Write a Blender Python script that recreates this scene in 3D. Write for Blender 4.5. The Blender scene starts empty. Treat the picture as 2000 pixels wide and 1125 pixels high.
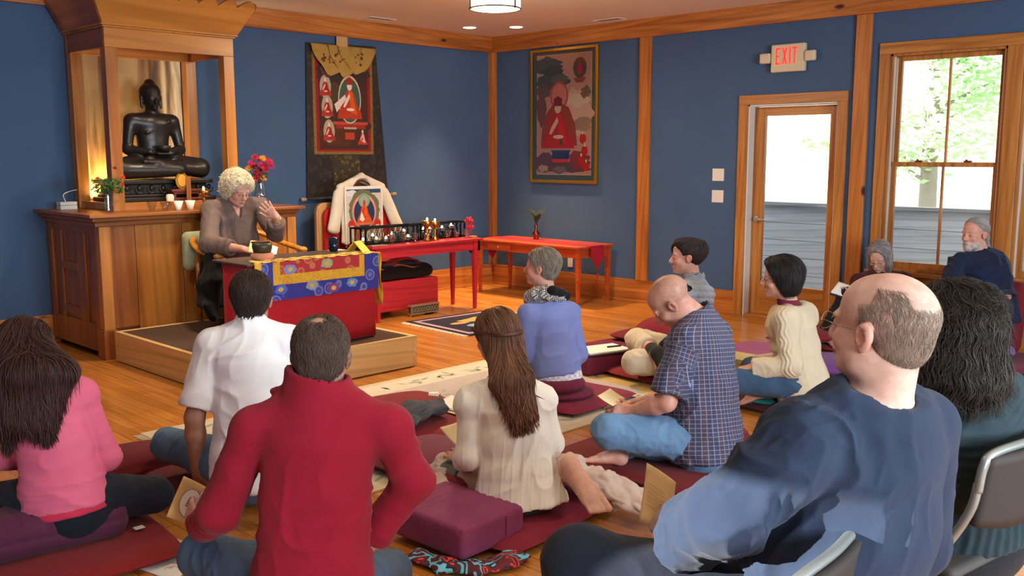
import bpy, bmesh, math, random
import numpy as np
from mathutils import Vector, Matrix, noise as mnoise
random.seed(7)
PI = math.pi
scene = bpy.context.scene
COL = scene.collection

# ------------------------------------------------------------------ camera
CAM = (-8.282, -8.372, 1.578)
FX = 1865.7
R_ = np.array([0.69678, -0.71729, 0.0]); W_ = np.array([0.71037, 0.6901, -0.13834]); U_ = np.cross(R_, W_)
cd = bpy.data.cameras.new('camera'); cam = bpy.data.objects.new('camera', cd); COL.objects.link(cam)
cd.sensor_width = 36; cd.lens = 36*FX/2000; cd.clip_start = .05; cd.clip_end = 200
M = Matrix(((R_[0], U_[0], -W_[0], CAM[0]), (R_[1], U_[1], -W_[1], CAM[1]), (R_[2], U_[2], -W_[2], CAM[2]), (0, 0, 0, 1)))
cam.matrix_world = M
scene.camera = cam

# ------------------------------------------------------------------ colour / material helpers
def lin(c):
    if isinstance(c, str):
        c = c.lstrip('#'); c = ''.join(q*2 for q in c) if len(c) == 3 else c; c = [int(c[i:i+2], 16)/255 for i in (0, 2, 4)]
    return tuple((x/12.92 if x <= .04045 else ((x+.055)/1.055)**2.4) for x in c[:3]) + (1,)

def nodes(name):
    m = bpy.data.materials.new(name); m.use_nodes = True
    nt = m.node_tree; b = nt.nodes['Principled BSDF']
    return m, nt, b

def N(nt, typ, **kw):
    n = nt.nodes.new(typ)
    for k, v in kw.items():
        if k in n.inputs: n.inputs[k].default_value = v
        else: setattr(n, k, v)
    return n

def ramp(nt, fac, stops):
    r = nt.nodes.new('ShaderNodeValToRGB'); e = r.color_ramp.elements
    while len(e) > 1: e.remove(e[-1])
    e[0].position = stops[0][0]; e[0].color = lin(stops[0][1])
    for p, c in stops[1:]:
        x = e.new(p); x.color = lin(c)
    nt.links.new(fac, r.inputs[0]); return r.outputs[0]

def coords(nt, scale=(1, 1, 1), rot=(0, 0, 0), loc=(0, 0, 0)):
    t = nt.nodes.new('ShaderNodeTexCoord'); m = nt.nodes.new('ShaderNodeMapping')
    m.inputs['Scale'].default_value = scale; m.inputs['Rotation'].default_value = rot; m.inputs['Location'].default_value = loc
    nt.links.new(t.outputs['Object'], m.inputs[0]); return m.outputs[0]

def mixc(nt, fac, a, b, mode='MIX'):
    n = nt.nodes.new('ShaderNodeMix'); n.data_type = 'RGBA'; n.blend_type = mode
    for sock, v in ((n.inputs[0], fac), (n.inputs[6], a), (n.inputs[7], b)):
        if isinstance(v, (int, float)): sock.default_value = v
        elif isinstance(v, (str, tuple)): sock.default_value = lin(v) if isinstance(v, str) else v
        else: nt.links.new(v, sock)
    return n.outputs[2]

def bump(nt, b, h, strength=.3, dist=.01):
    n = nt.nodes.new('ShaderNodeBump'); n.inputs['Strength'].default_value = strength; n.inputs['Distance'].default_value = dist
    nt.links.new(h, n.inputs['Height']); nt.links.new(n.outputs[0], b.inputs['Normal']); return n

MATS = {}
def plain(name, c, rough=.6, metal=0, spec=.5, emit=None, es=0, trans=0, ior=1.45, sub=0, coat=0, vary=0, vs=8, bs=0, bscale=60, alpha=1, sheen=0):
    if name in MATS: return MATS[name]
    m, nt, b = nodes(name); I = b.inputs
    I['Base Color'].default_value = lin(c); I['Roughness'].default_value = rough; I['Metallic'].default_value = metal
    I['Specular IOR Level'].default_value = spec; I['Transmission Weight'].default_value = trans; I['IOR'].default_value = ior
    I['Coat Weight'].default_value = coat; I['Alpha'].default_value = alpha; I['Sheen Weight'].default_value = sheen
    if sub:
        I['Subsurface Weight'].default_value = sub; I['Subsurface Radius'].default_value = (.02, .008, .005)
    if emit: I['Emission Color'].default_value = lin(emit); I['Emission Strength'].default_value = es
    if name.startswith('print_'): vary, vs = .3, 55
    if vary:
        n = N(nt, 'ShaderNodeTexNoise', Scale=vs, Detail=5.0); nt.links.new(coords(nt), n.inputs[0])
        l = lin(c); d = tuple(max(0, x*(1-vary)) for x in l[:3])+(1,); h = tuple(min(1, x*(1+vary)) for x in l[:3])+(1,)
        nt.links.new(mixc(nt, n.outputs[0], d, h), I['Base Color'])
    if bs:
        n = N(nt, 'ShaderNodeTexNoise', Scale=bscale, Detail=4.0); nt.links.new(coords(nt), n.inputs[0]); bump(nt, b, n.outputs[0], bs)
    MATS[name] = m; return m

def wood(name, dark, mid, light, axis='X', rough=.45, knots=False, scale=1.0, coat=0, wv=.3):
    """grain running along AXIS of the object's own coordinates"""
    key = name+axis
    if key in MATS: return MATS[key]
    m, nt, b = nodes(key); s = [9*scale]*3; s['XYZ'.index(axis)] = .55*scale
    co = coords(nt, s)
    n1 = N(nt, 'ShaderNodeTexNoise', Scale=1.3, Detail=7.0, Distortion=1.2); nt.links.new(co, n1.inputs[0])
    w = N(nt, 'ShaderNodeTexWave', Scale=1.1, Distortion=5.0, Detail=2.0); w.wave_type = 'BANDS'
    w.bands_direction = 'DIAGONAL'; nt.links.new(co, w.inputs[0])
    base = ramp(nt, n1.outputs[0], [(.25, dark), (.5, mid), (.75, light)])
    f = ramp(nt, w.outputs[0], [(0, '#8a8a8a'), (.4, '#ffffff'), (1, '#e6e6e6')])
    c = mixc(nt, wv, base, f, 'MULTIPLY')
    if knots:
        s2 = [2.2, 2.2, 2.2]; s2['XYZ'.index(axis)] = .9
        v = N(nt, 'ShaderNodeTexVoronoi', Scale=1.6); nt.links.new(coords(nt, s2, loc=(3.3, 1.7, .4)), v.inputs[0])
        k = ramp(nt, v.outputs['Distance'], [(0, '#401808'), (.05, '#6a300f'), (.085, '#ffffff')])
        c = mixc(nt, 1.0, c, k, 'MULTIPLY')
    nt.links.new(c, b.inputs['Base Color']); b.inputs['Roughness'].default_value = rough; b.inputs['Coat Weight'].default_value = coat
    bump(nt, b, n1.outputs[0], .06)
    MATS[key] = m; return m

def cloth(name, c, c2=None, rough=.9, bscale=220, bs=.25, blot=.18, sheen=.06, attr=False):
    if name in MATS: return MATS[name]
    m, nt, b = nodes(name)
    n = N(nt, 'ShaderNodeTexNoise', Scale=9.0, Detail=4.0); nt.links.new(coords(nt), n.inputs[0])
    f = N(nt, 'ShaderNodeTexNoise', Scale=float(bscale), Detail=2.0); nt.links.new(coords(nt), f.inputs[0])
    l = lin(c); d = tuple(x*(1-blot) for x in l[:3])+(1,); h = lin(c2) if c2 else tuple(min(1, x*(1+blot)) for x in l[:3])+(1,)
    col = mixc(nt, n.outputs[0], d, h)
    if attr:
        a = nt.nodes.new('ShaderNodeAttribute'); a.attribute_name = 'Col'; col = mixc(nt, 1.0, col, a.outputs[0], 'MULTIPLY')
    nt.links.new(col, b.inputs['Base Color']); b.inputs['Roughness'].default_value = rough
    b.inputs['Specular IOR Level'].default_value = .25; b.inputs['Sheen Weight'].default_value = sheen; b.inputs['Sheen Roughness'].default_value = .5
    bump(nt, b, f.outputs[0], bs, .004)
    MATS[name] = m; return m

def attrmat(name, rough=.5, sub=0.0, spec=.4, bs=0, bscale=80):
    if name in MATS: return MATS[name]
    m, nt, b = nodes(name); a = nt.nodes.new('ShaderNodeAttribute'); a.attribute_name = 'Col'
    n = N(nt, 'ShaderNodeTexNoise', Scale=35.0, Detail=3.0); nt.links.new(coords(nt), n.inputs[0])
    v = ramp(nt, n.outputs[0], [(.3, '#e8dcd8'), (.7, '#ffffff')])
    nt.links.new(mixc(nt, .8, a.outputs[0], v, 'MULTIPLY'), b.inputs['Base Color'])
    b.inputs['Roughness'].default_value = rough; b.inputs['Specular IOR Level'].default_value = spec
    if sub: b.inputs['Subsurface Weight'].default_value = sub; b.inputs['Subsurface Radius'].default_value = (.02, .008, .004)
    if bs:
        f = N(nt, 'ShaderNodeTexNoise', Scale=float(bscale), Detail=3.0); nt.links.new(coords(nt), f.inputs[0]); bump(nt, b, f.outputs[0], bs, .003)
    MATS[name] = m; return m

# ------------------------------------------------------------------ object helpers
def tag(o, label=None, cat=None, group=None, kind=None):
    if label: o['label'] = label
    if cat: o['category'] = cat
    if group: o['group'] = group
    if kind: o['kind'] = kind
    return o

def thing(name, label, cat, loc=(0, 0, 0), rz=0, group=None):
    o = bpy.data.objects.new(name, None); COL.objects.link(o); o.location = loc; o.rotation_euler = (0, 0, rz)
    o.empty_display_size = .05
    return tag(o, label, cat, group)

def pmat(o):
    return Matrix.Translation(o.location) @ Matrix.Rotation(o.rotation_euler.z, 4, 'Z') if o.type == 'EMPTY' else (o.matrix_basis if not o.parent else Matrix())

class MB:
    def __init__(s): s.v = []; s.f = []; s.m = []; s.mi = 0
    def add(s, vs, fs, mi=None):
        o = len(s.v); s.v += [tuple(map(float, v)) for v in vs]
        for f in fs: s.f.append([i+o for i in f]); s.m.append(s.mi if mi is None else mi)
        return s
    def box(s, lo, hi, mi=None, R=None, c=None):
        x0, y0, z0 = lo; x1, y1, z1 = hi
        vs = [(x0, y0, z0), (x1, y0, z0), (x1, y1, z0), (x0, y1, z0), (x0, y0, z1), (x1, y0, z1), (x1, y1, z1), (x0, y1, z1)]
        if R is not None:
            c = Vector(c or (0, 0, 0)); vs = [tuple(c + R @ (Vector(v)-c)) for v in vs]
        return s.add(vs, [(0, 3, 2, 1), (4, 5, 6, 7), (0, 1, 5, 4), (1, 2, 6, 5), (2, 3, 7, 6), (3, 0, 4, 7)], mi)
    def tube(s, pts, r, n=8, mi=None, closed=False, flat=None):
        P = [Vector(p) for p in pts]; rr = r if isinstance(r, (list, tuple)) else [r]*len(P); vs = []; L = len(P)
        prev = None
        for i, p in enumerate(P):
            t = (P[(i+1) % L]-P[i-1]) if closed else (P[min(i+1, L-1)]-P[max(i-1, 0)])
            t = t.normalized() if t.length > 1e-9 else Vector((0, 0, 1))
            a = prev if prev is not None else (Vector((0, 0, 1)) if abs(t.z) < .9 else Vector((1, 0, 0)))
            a = (a - t*a.dot(t)); a = a.normalized() if a.length > 1e-6 else t.orthogonal().normalized(); b = t.cross(a); prev = a
            fa, fb = flat or (1, 1)
            for k in range(n):
                th = 2*PI*k/n; vs.append(p+(a*math.cos(th)*fa+b*math.sin(th)*fb)*rr[i])
        fs = []
        for i in range(L if closed else L-1):
            for k in range(n):
                j = (i+1) % L; fs.append((i*n+k, i*n+(k+1) % n, j*n+(k+1) % n, j*n+k))
        if not closed: fs += [tuple(range(n))[::-1], tuple((L-1)*n+k for k in range(n))]
        return s.add(vs, fs, mi)
    def lathe(s, prof, c=(0, 0, 0), n=24, mi=None, sx=1, sy=1, caps=True, ax=None):
        vs = []; c = Vector(c)
        for r, z in prof:
            for k in range(n):
                th = 2*PI*k/n; p = Vector((r*math.cos(th)*sx, r*math.sin(th)*sy, z))
                if ax is not None: p = ax @ p
                vs.append(c+p)
        fs = [(i*n+k, i*n+(k+1) % n, (i+1)*n+(k+1) % n, (i+1)*n+k) for i in range(len(prof)-1) for k in range(n)]
        if caps: fs += [tuple(range(n))[::-1], tuple((len(prof)-1)*n+k for k in range(n))]
        return s.add(vs, fs, mi)
    def ell(s, c, r, n=12, m=8, mi=None, R=None):
        vs = []; c = Vector(c)
        for i in range(m+1):
            ph = PI*i/m
            for k in range(n):
                th = 2*PI*k/n; p = Vector((r[0]*math.sin(ph)*math.cos(th), r[1]*math.sin(ph)*math.sin(th), -r[2]*math.cos(ph)))
                vs.append(c+(R @ p if R is not None else p))
        fs = [(i*n+k, i*n+(k+1) % n, (i+1)*n+(k+1) % n, (i+1)*n+k) for i in range(m) for k in range(n)]
        return s.add(vs, fs, mi)
    def prism(s, poly, o, ux, uy, depth, mi=None):
        """2D polygon in plane (o, ux, uy) thickened along ux x uy by depth"""
        o = Vector(o); ux = Vector(ux); uy = Vector(uy); nn = ux.cross(uy).normalized()*depth; n = len(poly)
        a = [o+ux*x+uy*y for x, y in poly]; b = [p+nn for p in a]
        fs = [tuple(range(n))[::-1], tuple(range(n, 2*n))] + [(i, (i+1) % n, n+(i+1) % n, n+i) for i in range(n)]
        return s.add(a+b, fs, mi)
    def grid(s, fn, nu, nv, mi=None, closed_u=False):
        vs = [fn(i/(nu), j/(nv)) for j in range(nv+1) for i in range(nu+(0 if closed_u else 1))]; w = nu if closed_u else nu+1
        fs = [(j*w+i, j*w+(i+1) % w, (j+1)*w+(i+1) % w, (j+1)*w+i) for j in range(nv) for i in range(nu)]
        return s.add(vs, fs, mi)
    def build(s, name, mats, parent=None, smooth=False, bevel=0, local=False, solid=0, sub=0):
        me = bpy.data.meshes.new(name); me.from_pydata(s.v, [], s.f); me.validate()
        if not isinstance(mats, (list, tuple)): mats = [mats]
        for m in mats: me.materials.append(m)
        if len(me.polygons) == len(s.m): me.polygons.foreach_set('material_index', s.m)
        bm = bmesh.new(); bm.from_mesh(me); bmesh.ops.recalc_face_normals(bm, faces=bm.faces); bm.to_mesh(me); bm.free()
        me.polygons.foreach_set('use_smooth', [bool(smooth)]*len(me.polygons))
        o = bpy.data.objects.new(name, me); COL.objects.link(o)
        if solid:
            md = o.modifiers.new('s', 'SOLIDIFY'); md.thickness = solid; md.offset = 0
        if bevel:
            md = o.modifiers.new('b', 'BEVEL'); md.width = bevel; md.segments = 2; md.limit_method = 'ANGLE'; md.angle_limit = .6; md.harden_normals = False
        if sub:
            md = o.modifiers.new('ss', 'SUBSURF'); md.levels = md.render_levels = sub
        if parent is not None:
            o.parent = parent
            if not local: o.matrix_parent_inverse = (pmat(parent)).inverted() if parent.type == 'EMPTY' else Matrix()
        return o

def struct(o, label=None):
    o['kind'] = 'structure'
    if label: o['label'] = label
    return o

def copy_tree(o, parent=None):
    c = o.copy(); COL.objects.link(c)
    if parent: c.parent = parent; c.matrix_parent_inverse = o.matrix_parent_inverse.copy()
    for ch in list(o.children): copy_tree(ch, c)
    return c

def spline(pts, n=8):
    """Catmull-Rom through pts"""
    P = [Vector(p) for p in pts]; out = []
    for i in range(len(P)-1):
        a, b, c, d = P[max(i-1, 0)], P[i], P[i+1], P[min(i+2, len(P)-1)]
        for k in range(n):
            t = k/n; out.append(.5*((2*b)+(c-a)*t+(2*a-5*b+4*c-d)*t*t+(3*b-3*c+d-a)*t**3))
    return out+[P[-1]]

# ------------------------------------------------------------------ implicit-surface modelling
def V(*a): return np.array(a if len(a) > 1 else a[0], dtype=np.float64)
def nrm(v): v = np.asarray(v, float); return v/max(1e-9, np.linalg.norm(v))

def vnoise(P):
    i = np.floor(P).astype(np.int64); f = P-i; u = f*f*(3-2*f); out = 0
    for dx in (0, 1):
        wx = u[:, 0] if dx else 1-u[:, 0]
        for dy in (0, 1):
            wy = u[:, 1] if dy else 1-u[:, 1]
            for dz in (0, 1):
                wz = u[:, 2] if dz else 1-u[:, 2]
                h = (i[:, 0]+dx)*374761393+(i[:, 1]+dy)*668265263+(i[:, 2]+dz)*2147483647
                h = (h ^ (h >> 13))*1274126177; h = (h ^ (h >> 16)) & 0xffff
                out = out+wx*wy*wz*(h/65535.)
    return out

class Sdf:
    MARG = .05
    def __init__(s): s.ops = []
    def cap(s, a, b, ra, rb=None, k=.012, op='u'):
        a = V(a); b = V(b); rb = ra if rb is None else rb; ab = b-a; L2 = max(1e-9, ab@ab)
        def fn(P):
            t = np.clip(((P-a)@ab)/L2, 0, 1); return np.linalg.norm(P-a-t[:, None]*ab, axis=1)-(ra+t*(rb-ra))
        s.ops.append((op, k, fn, (a+b)/2, math.sqrt(L2)/2+max(ra, rb))); return s
    def ecap(s, a, b, side, wa, wb, k=.02, op='u'):
        """tapered capsule of elliptical section; wa, wb = (half width along side, half depth)"""
        a = V(a); b = V(b); ab = b-a; L = max(1e-6, np.linalg.norm(ab)); z = ab/L; x = V(side); x = nrm(x-z*(x@z)); y = np.cross(z, x)
        def fn(P):
            q = P-a; lz = q@z; t = np.clip(lz/L, 0, 1); w = wa[0]+t*(wb[0]-wa[0]); d = wa[1]+t*(wb[1]-wa[1]); e = lz-t*L; c = np.minimum(w, d)
            lx, ly = q@x, q@y
            k0 = np.sqrt((lx/w)**2+(ly/d)**2+(e/c)**2)+1e-9; k1 = np.sqrt((lx/w**2)**2+(ly/d**2)**2+(e/c**2)**2)+1e-9
            return k0*(k0-1)/k1
        s.ops.append((op, k, fn, (a+b)/2, L/2+max(wa+wb))); return s
    def ell(s, c, r, R=None, k=.012, op='u'):
        c = V(c); r = V(r)
        def fn(P):
            q = P-c
            if R is not None: q = q@R
            k0 = np.linalg.norm(q/r, axis=1)+1e-9; k1 = np.linalg.norm(q/r**2, axis=1)+1e-9; return k0*(k0-1)/k1
        s.ops.append((op, k, fn, c, float(r.max()))); return s
    def rbox(s, c, h, rad, R=None, k=.01, op='u'):
        c = V(c); h = V(h)-rad
        def fn(P):
            q = P-c
            if R is not None: q = q@R
            q = np.abs(q)-h; return np.linalg.norm(np.maximum(q, 0), axis=1)+np.minimum(q.max(axis=1), 0)-rad
        s.ops.append((op, k, fn, c, float(np.linalg.norm(h))+rad)); return s
    def cut(s, p, n, k=.004):
        p = V(p); n = nrm(n); s.ops.append(('c', k, lambda P: (P-p)@n, None, 0)); return s
    def group(s, other, k=.01, op='u'):
        """blend another field in as one primitive"""
        cs = [(o[3], o[4]) for o in other.ops if o[3] is not None and o[0] == 'u']; lo = np.min([c-r for c, r in cs], axis=0); hi = np.max([c+r for c, r in cs], axis=0)
        s.ops.append((op, k, lambda P: other.field(P), (lo+hi)/2, float(np.linalg.norm(hi-lo))/2)); return s
    def field(s, P, marg=None):
        m = marg or s.MARG; D = np.full(len(P), m)
        for op, k, fn, c, r in s.ops:
            if c is None: idx = slice(None); Q = P
            else:
                q = P-c; idx = np.nonzero(np.einsum('ij,ij->i', q, q) < (r+m+k)**2)[0]
                if len(idx) == 0: continue
                Q = P[idx]
            d = fn(Q); cur = D[idx]
            if op == 'u': h = np.maximum(k-np.abs(cur-d), 0)/k; D[idx] = np.minimum(cur, d)-h*h*k/4
            elif op == 's': d = -d; h = np.maximum(k-np.abs(cur-d), 0)/k; D[idx] = np.maximum(cur, d)+h*h*k/4
            else: h = np.maximum(k-np.abs(cur-d), 0)/k; D[idx] = np.maximum(cur, d)+h*h*k/4
        return D
    def bounds(s):
        cs = [(o[3], o[4]) for o in s.ops if o[3] is not None and o[0] == 'u']
        return np.min([c-r for c, r in cs], axis=0), np.max([c+r for c, r in cs], axis=0)
    def mesh(s, vox, disp=None):
        lo, hi = s.bounds(); lo = lo-3*vox; hi = hi+3*vox; H = 4*vox
        nc = np.ceil((hi-lo)/H).astype(int)
        g = np.stack(np.meshgrid(*[np.arange(n) for n in nc], indexing='ij'), -1).reshape(-1, 3)
        dc = s.field(lo+(g+.5)*H, marg=max(.08, H*2)); act = np.abs(dc) < H*1.5
        Nn = nc*4+1; D = np.ones(Nn, np.float32)
        sg = np.repeat(np.repeat(np.repeat((dc < 0).reshape(nc), 4, 0), 4, 1), 4, 2); D[:-1, :-1, :-1][sg] = -1
        am = np.repeat(np.repeat(np.repeat(act.reshape(nc), 4, 0), 4, 1), 4, 2); mk = np.zeros(Nn, bool)
        for dx in (0, 1):
            for dy in (0, 1):
                for dz in (0, 1): mk[dx:Nn[0]-1+dx, dy:Nn[1]-1+dy, dz:Nn[2]-1+dz] |= am
        ix = np.argwhere(mk); D[mk] = s.field(lo+ix*vox)
        S = D < 0
        cnt = np.zeros(Nn-1, np.int8)
        for dx in (0, 1):
            for dy in (0, 1):
                for dz in (0, 1): cnt += S[dx:Nn[0]-1+dx, dy:Nn[1]-1+dy, dz:Nn[2]-1+dz]
        ce = np.argwhere((cnt > 0) & (cnt < 8)); ids = -np.ones(Nn-1, np.int64); ids[tuple(ce.T)] = np.arange(len(ce))
        cor = {}
        for c in [(a, b, d) for a in (0, 1) for b in (0, 1) for d in (0, 1)]: cor[c] = D[tuple((ce+c).T)].astype(float)
        acc = np.zeros((len(ce), 3)); n = np.zeros(len(ce))
        for a in cor:
            for ax in range(3):
                if a[ax]: continue
                b = list(a); b[ax] = 1; b = tuple(b); va, vb = cor[a], cor[b]; x = (va < 0) != (vb < 0); t = np.where(x, va/(va-vb+1e-12), 0)
                p = np.zeros((len(ce), 3)); p[:] = a; p[:, ax] = t; acc += p*x[:, None]; n += x
        Vt = lo+(ce+acc/np.maximum(n, 1)[:, None])*vox
        Q = []
        for ax in range(3):
            b, c = [(1, 2), (2, 0), (0, 1)][ax]
            sl = [slice(1, -1)]*3; sl[ax] = slice(0, -1); sl2 = list(sl); sl2[ax] = slice(1, None)
            A = S[tuple(sl)]; B = S[tuple(sl2)]; e = np.argwhere(A != B); off = np.array([1, 1, 1]); off[ax] = 0; e = e+off
            ain = S[tuple(e.T)]; db = np.zeros(3, int); db[b] = 1; dcv = np.zeros(3, int); dcv[c] = 1
            q = np.stack([ids[tuple((e-db-dcv).T)], ids[tuple((e-dcv).T)], ids[tuple(e.T)], ids[tuple((e-db).T)]], 1)
            q[~ain] = q[~ain][:, ::-1]; Q.append(q)
        Q = np.concatenate(Q); Q = Q[(Q >= 0).all(1)]
        # one light relaxation
        for _ in range(1):
            sm = np.zeros_like(Vt); k = np.zeros(len(Vt))
            for i in range(4):
                for j in (1, 3): np.add.at(sm, Q[:, i], Vt[Q[:, (i+j) % 4]]); np.add.at(k, Q[:, i], 1)
            Vt = Vt*.5+.5*sm/np.maximum(k, 1)[:, None]
        if disp is not None:
            nn = np.cross(Vt[Q[:, 2]]-Vt[Q[:, 0]], Vt[Q[:, 3]]-Vt[Q[:, 1]]); vn = np.zeros_like(Vt)
            for i in range(4): np.add.at(vn, Q[:, i], nn)
            vn /= np.maximum(1e-12, np.linalg.norm(vn, axis=1))[:, None]; Vt = Vt+vn*disp(Vt)[:, None]
        return Vt, Q

def meshobj(name, Vt, Q, mats, parent=None, col=None, smooth=True, mi=None):
    me = bpy.data.meshes.new(name); n = len(Vt); k = Q.shape[1]
    me.vertices.add(n); me.vertices.foreach_set('co', np.asarray(Vt, np.float32).ravel())
    me.loops.add(Q.size); me.loops.foreach_set('vertex_index', Q.astype(np.int32).ravel())
    me.polygons.add(len(Q)); me.polygons.foreach_set('loop_start', np.arange(0, Q.size, k, dtype=np.int32))
    me.update(calc_edges=True)
    me.polygons.foreach_set('use_smooth', np.full(len(Q), smooth))
    for m in (mats if isinstance(mats, (list, tuple)) else [mats]): me.materials.append(m)
    if mi is not None: me.polygons.foreach_set('material_index', mi.astype(np.int32))
    if col is not None:
        a = me.color_attributes.new('Col', 'FLOAT_COLOR', 'POINT'); c = np.ones((n, 4), np.float32); c[:, :3] = col; a.data.foreach_set('color', c.ravel())
    o = bpy.data.objects.new(name, me); COL.objects.link(o)
    if parent is not None:
        o.parent = parent
        if parent.type == 'EMPTY': o.matrix_parent_inverse = pmat(parent).inverted()
    return o
# ================================================================== ROOM
ZC = 2.968; XW = -10.3; YS = -11.2
PINE = ('#8a4a1c', '#b8702f', '#cf8a45')
def pine(ax, knots=True): return wood('pine', *PINE, axis=ax, rough=.42, knots=knots)
def trimw(ax): return wood('trim_pine', '#8f5420', '#b97a38', '#c98f4c', axis=ax, rough=.38)
cherry = lambda ax: wood('cherry', '#74411d', '#955829', '#ab6c35', axis=ax, rough=.33, scale=.6)
cherryl = lambda ax: wood('cherry_light', '#94571f', '#b87834', '#c98a44', axis=ax, rough=.33, scale=.5)
m_wall = plain('blue_wall', '#465f80', rough=.92, vary=.10, vs=2.5, bs=.12, bscale=260, spec=.2)
m_ceil = plain('ceiling_paint', '#e2d6c2', rough=.95, vary=.02, bs=.05)
m_white = plain('white_paint', '#dcdad2', rough=.45)
def pane_mat(nm='window_glass', ior=1.35, tint=(1, 1, 1, 1)):
    m = bpy.data.materials.new(nm); m.use_nodes = True; nt = m.node_tree; nt.nodes.clear(); o = nt.nodes.new('ShaderNodeOutputMaterial'); t = nt.nodes.new('ShaderNodeBsdfTransparent'); g = nt.nodes.new('ShaderNodeBsdfGlossy'); g.inputs['Roughness'].default_value = .02
    f = nt.nodes.new('ShaderNodeFresnel'); f.inputs[0].default_value = ior; t.inputs[0].default_value = tint; mx = nt.nodes.new('ShaderNodeMixShader'); nt.links.new(f.outputs[0], mx.inputs[0]); nt.links.new(t.outputs[0], mx.inputs[1]); nt.links.new(g.outputs[0], mx.inputs[2]); nt.links.new(mx.outputs[0], o.inputs[0]); return m
m_glass = pane_mat()
def clear_mat(nm, edge, tint):
    m = pane_mat(nm, 1.3, tint); nt = m.node_tree; lw = nt.nodes.new('ShaderNodeLayerWeight'); lw.inputs[0].default_value = .25; mu = nt.nodes.new('ShaderNodeMath'); mu.operation = 'MULTIPLY_ADD'; mu.inputs[1].default_value = edge; mu.inputs[2].default_value = .04
    nt.links.new(lw.outputs['Facing'], mu.inputs[0]); mx = [n for n in nt.nodes if n.type == 'MIX_SHADER'][0]; nt.links.new(mu.outputs[0], mx.inputs[0]); return m

def floor_mat():
    m, nt, b = nodes('oak_strip_floor')
    co = coords(nt, (1, 1, 1), (0, 0, PI/2))
    br = nt.nodes.new('ShaderNodeTexBrick'); br.offset = .37; br.offset_frequency = 3
    for k, v in (('Scale', 1.0), ('Mortar Size', .0012), ('Mortar Smooth', .2), ('Bias', 0), ('Brick Width', 1.15), ('Row Height', .083)): br.inputs[k].default_value = v
    br.inputs['Color1'].default_value = lin('#b8752f'); br.inputs['Color2'].default_value = lin('#cc8a42'); br.inputs['Mortar'].default_value = lin('#5e3010')
    nt.links.new(co, br.inputs[0])
    g = N(nt, 'ShaderNodeTexNoise', Scale=2.0, Detail=8.0, Distortion=.8); nt.links.new(coords(nt, (22, 1.1, 1)), g.inputs[0])
    gr = ramp(nt, g.outputs[0], [(.25, '#a07a52'), (.55, '#ffffff'), (.8, '#d8c0a0')])
    nt.links.new(mixc(nt, .55, br.outputs[0], gr, 'MULTIPLY'), b.inputs['Base Color'])
    rr = ramp(nt, g.outputs[0], [(.2, '#707070'), (.8, '#8c8c8c')]); nt.links.new(rr, b.inputs['Roughness'])
    bump(nt, b, br.outputs['Fac'], -.15, .002); return m

def bx(name, lo, hi, m, parent=None, bevel=0, smooth=False):
    return MB().box(lo, hi).build(name, m, parent, bevel=bevel, smooth=smooth)

struct(bx('floor', (XW, YS, -.12), (.15, .15, 0), floor_mat()))
struct(bx('ceiling', (XW, YS, ZC), (.15, .15, ZC+.1), m_ceil))
T = .16
struct(bx('wall_back', (XW-T, 0, -.12), (T, T, ZC+.1), m_wall))
def wall_open(name, plane, ax, a0, a1, z1, opens, m):
    """wall in plane x=plane (ax='x') or y=plane, spanning a0..a1, with rectangular openings (lo, hi, zlo, zhi)"""
    mb = MB(); s0, s1 = plane
    def B(l, h, zl, zh):
        if h-l < 1e-4 or zh-zl < 1e-4: return
        if ax == 'x': mb.box((s0, l, zl), (s1, h, zh))
        else: mb.box((l, s0, zl), (h, s1, zh))
    cur = a0
    for lo, hi, zl, zh in sorted(opens):
        B(cur, lo, -.12, z1); B(lo, hi, -.12, zl); B(lo, hi, zh, z1); cur = hi
    B(cur, a1, -.12, z1)
    return struct(mb.build(name, m))
W1 = (-5.80, -4.86); W2 = (-6.86, -5.92); WZ = (.57, 2.43); DR = (-4.41, -3.50); DZ = 2.05
wall_open('wall_right', (0, T), 'x', YS, 0, ZC+.1, [(DR[0], DR[1], -.12, DZ), (W1[0], W1[1], *WZ), (W2[0], W2[1], *WZ)], m_wall)
# windows behind the camera let the day (and one shaft of sun) in
LW = [(-6.10, -5.35, .75, 1.95)]
BW = [(-8.6, -7.2, .8, 2.3), (-5.6, -3.6, .8, 2.3)]
wall_open('wall_left', (XW-T, XW), 'x', YS, 0, ZC+.1, LW, m_wall)
wall_open('wall_front', (YS-T, YS), 'y', XW-T, T, ZC+.1, BW, m_wall)

# beams, posts, baseboards
BB = .2378; BZ = 2.785
def trim(name, lo, hi, ax, bevel=.004, knots=True, m=None): return struct(bx(name, lo, hi, m or pine(ax, knots), bevel=bevel))
trim('trim_1', (XW, -.045, BZ), (0, 0, ZC), 'X'); trim('trim_2', (-.045, YS, BZ), (0, -.045, ZC), 'Y')
trim('trim_3', (-.075, -.075, BB), (0, 0, BZ), 'Z')
trim('trim_4', (-.032, -2.3573, BB), (0, -2.2085, BZ), 'Z'); trim('trim_5', (-.032, -4.6905, BB), (0, -4.5506, BZ), 'Z')
def baseboard(name, lo, hi, ax):
    mb = MB(); mb.box(lo, hi)
    if ax == 'X': mb.box((lo[0], lo[1]-.014, 0), (hi[0], lo[1], .022))
    else: mb.box((lo[0]-.014, lo[1], 0), (lo[0], hi[1], .022))
    return struct(mb.build(name, wood('pine_base', '#9a5420', '#c67a36', '#d8934e', axis=ax, rough=.4, knots=True), bevel=.003))
baseboard('baseboard_back', (XW, -.022, 0), (-.022, 0, BB), 'X')
baseboard('baseboard_right', (-.022, -3.405, 0), (0, -.022, BB), 'Y')
baseboard('baseboard_far_right', (-.022, YS, 0), (0, -4.505, BB), 'Y')

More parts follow.
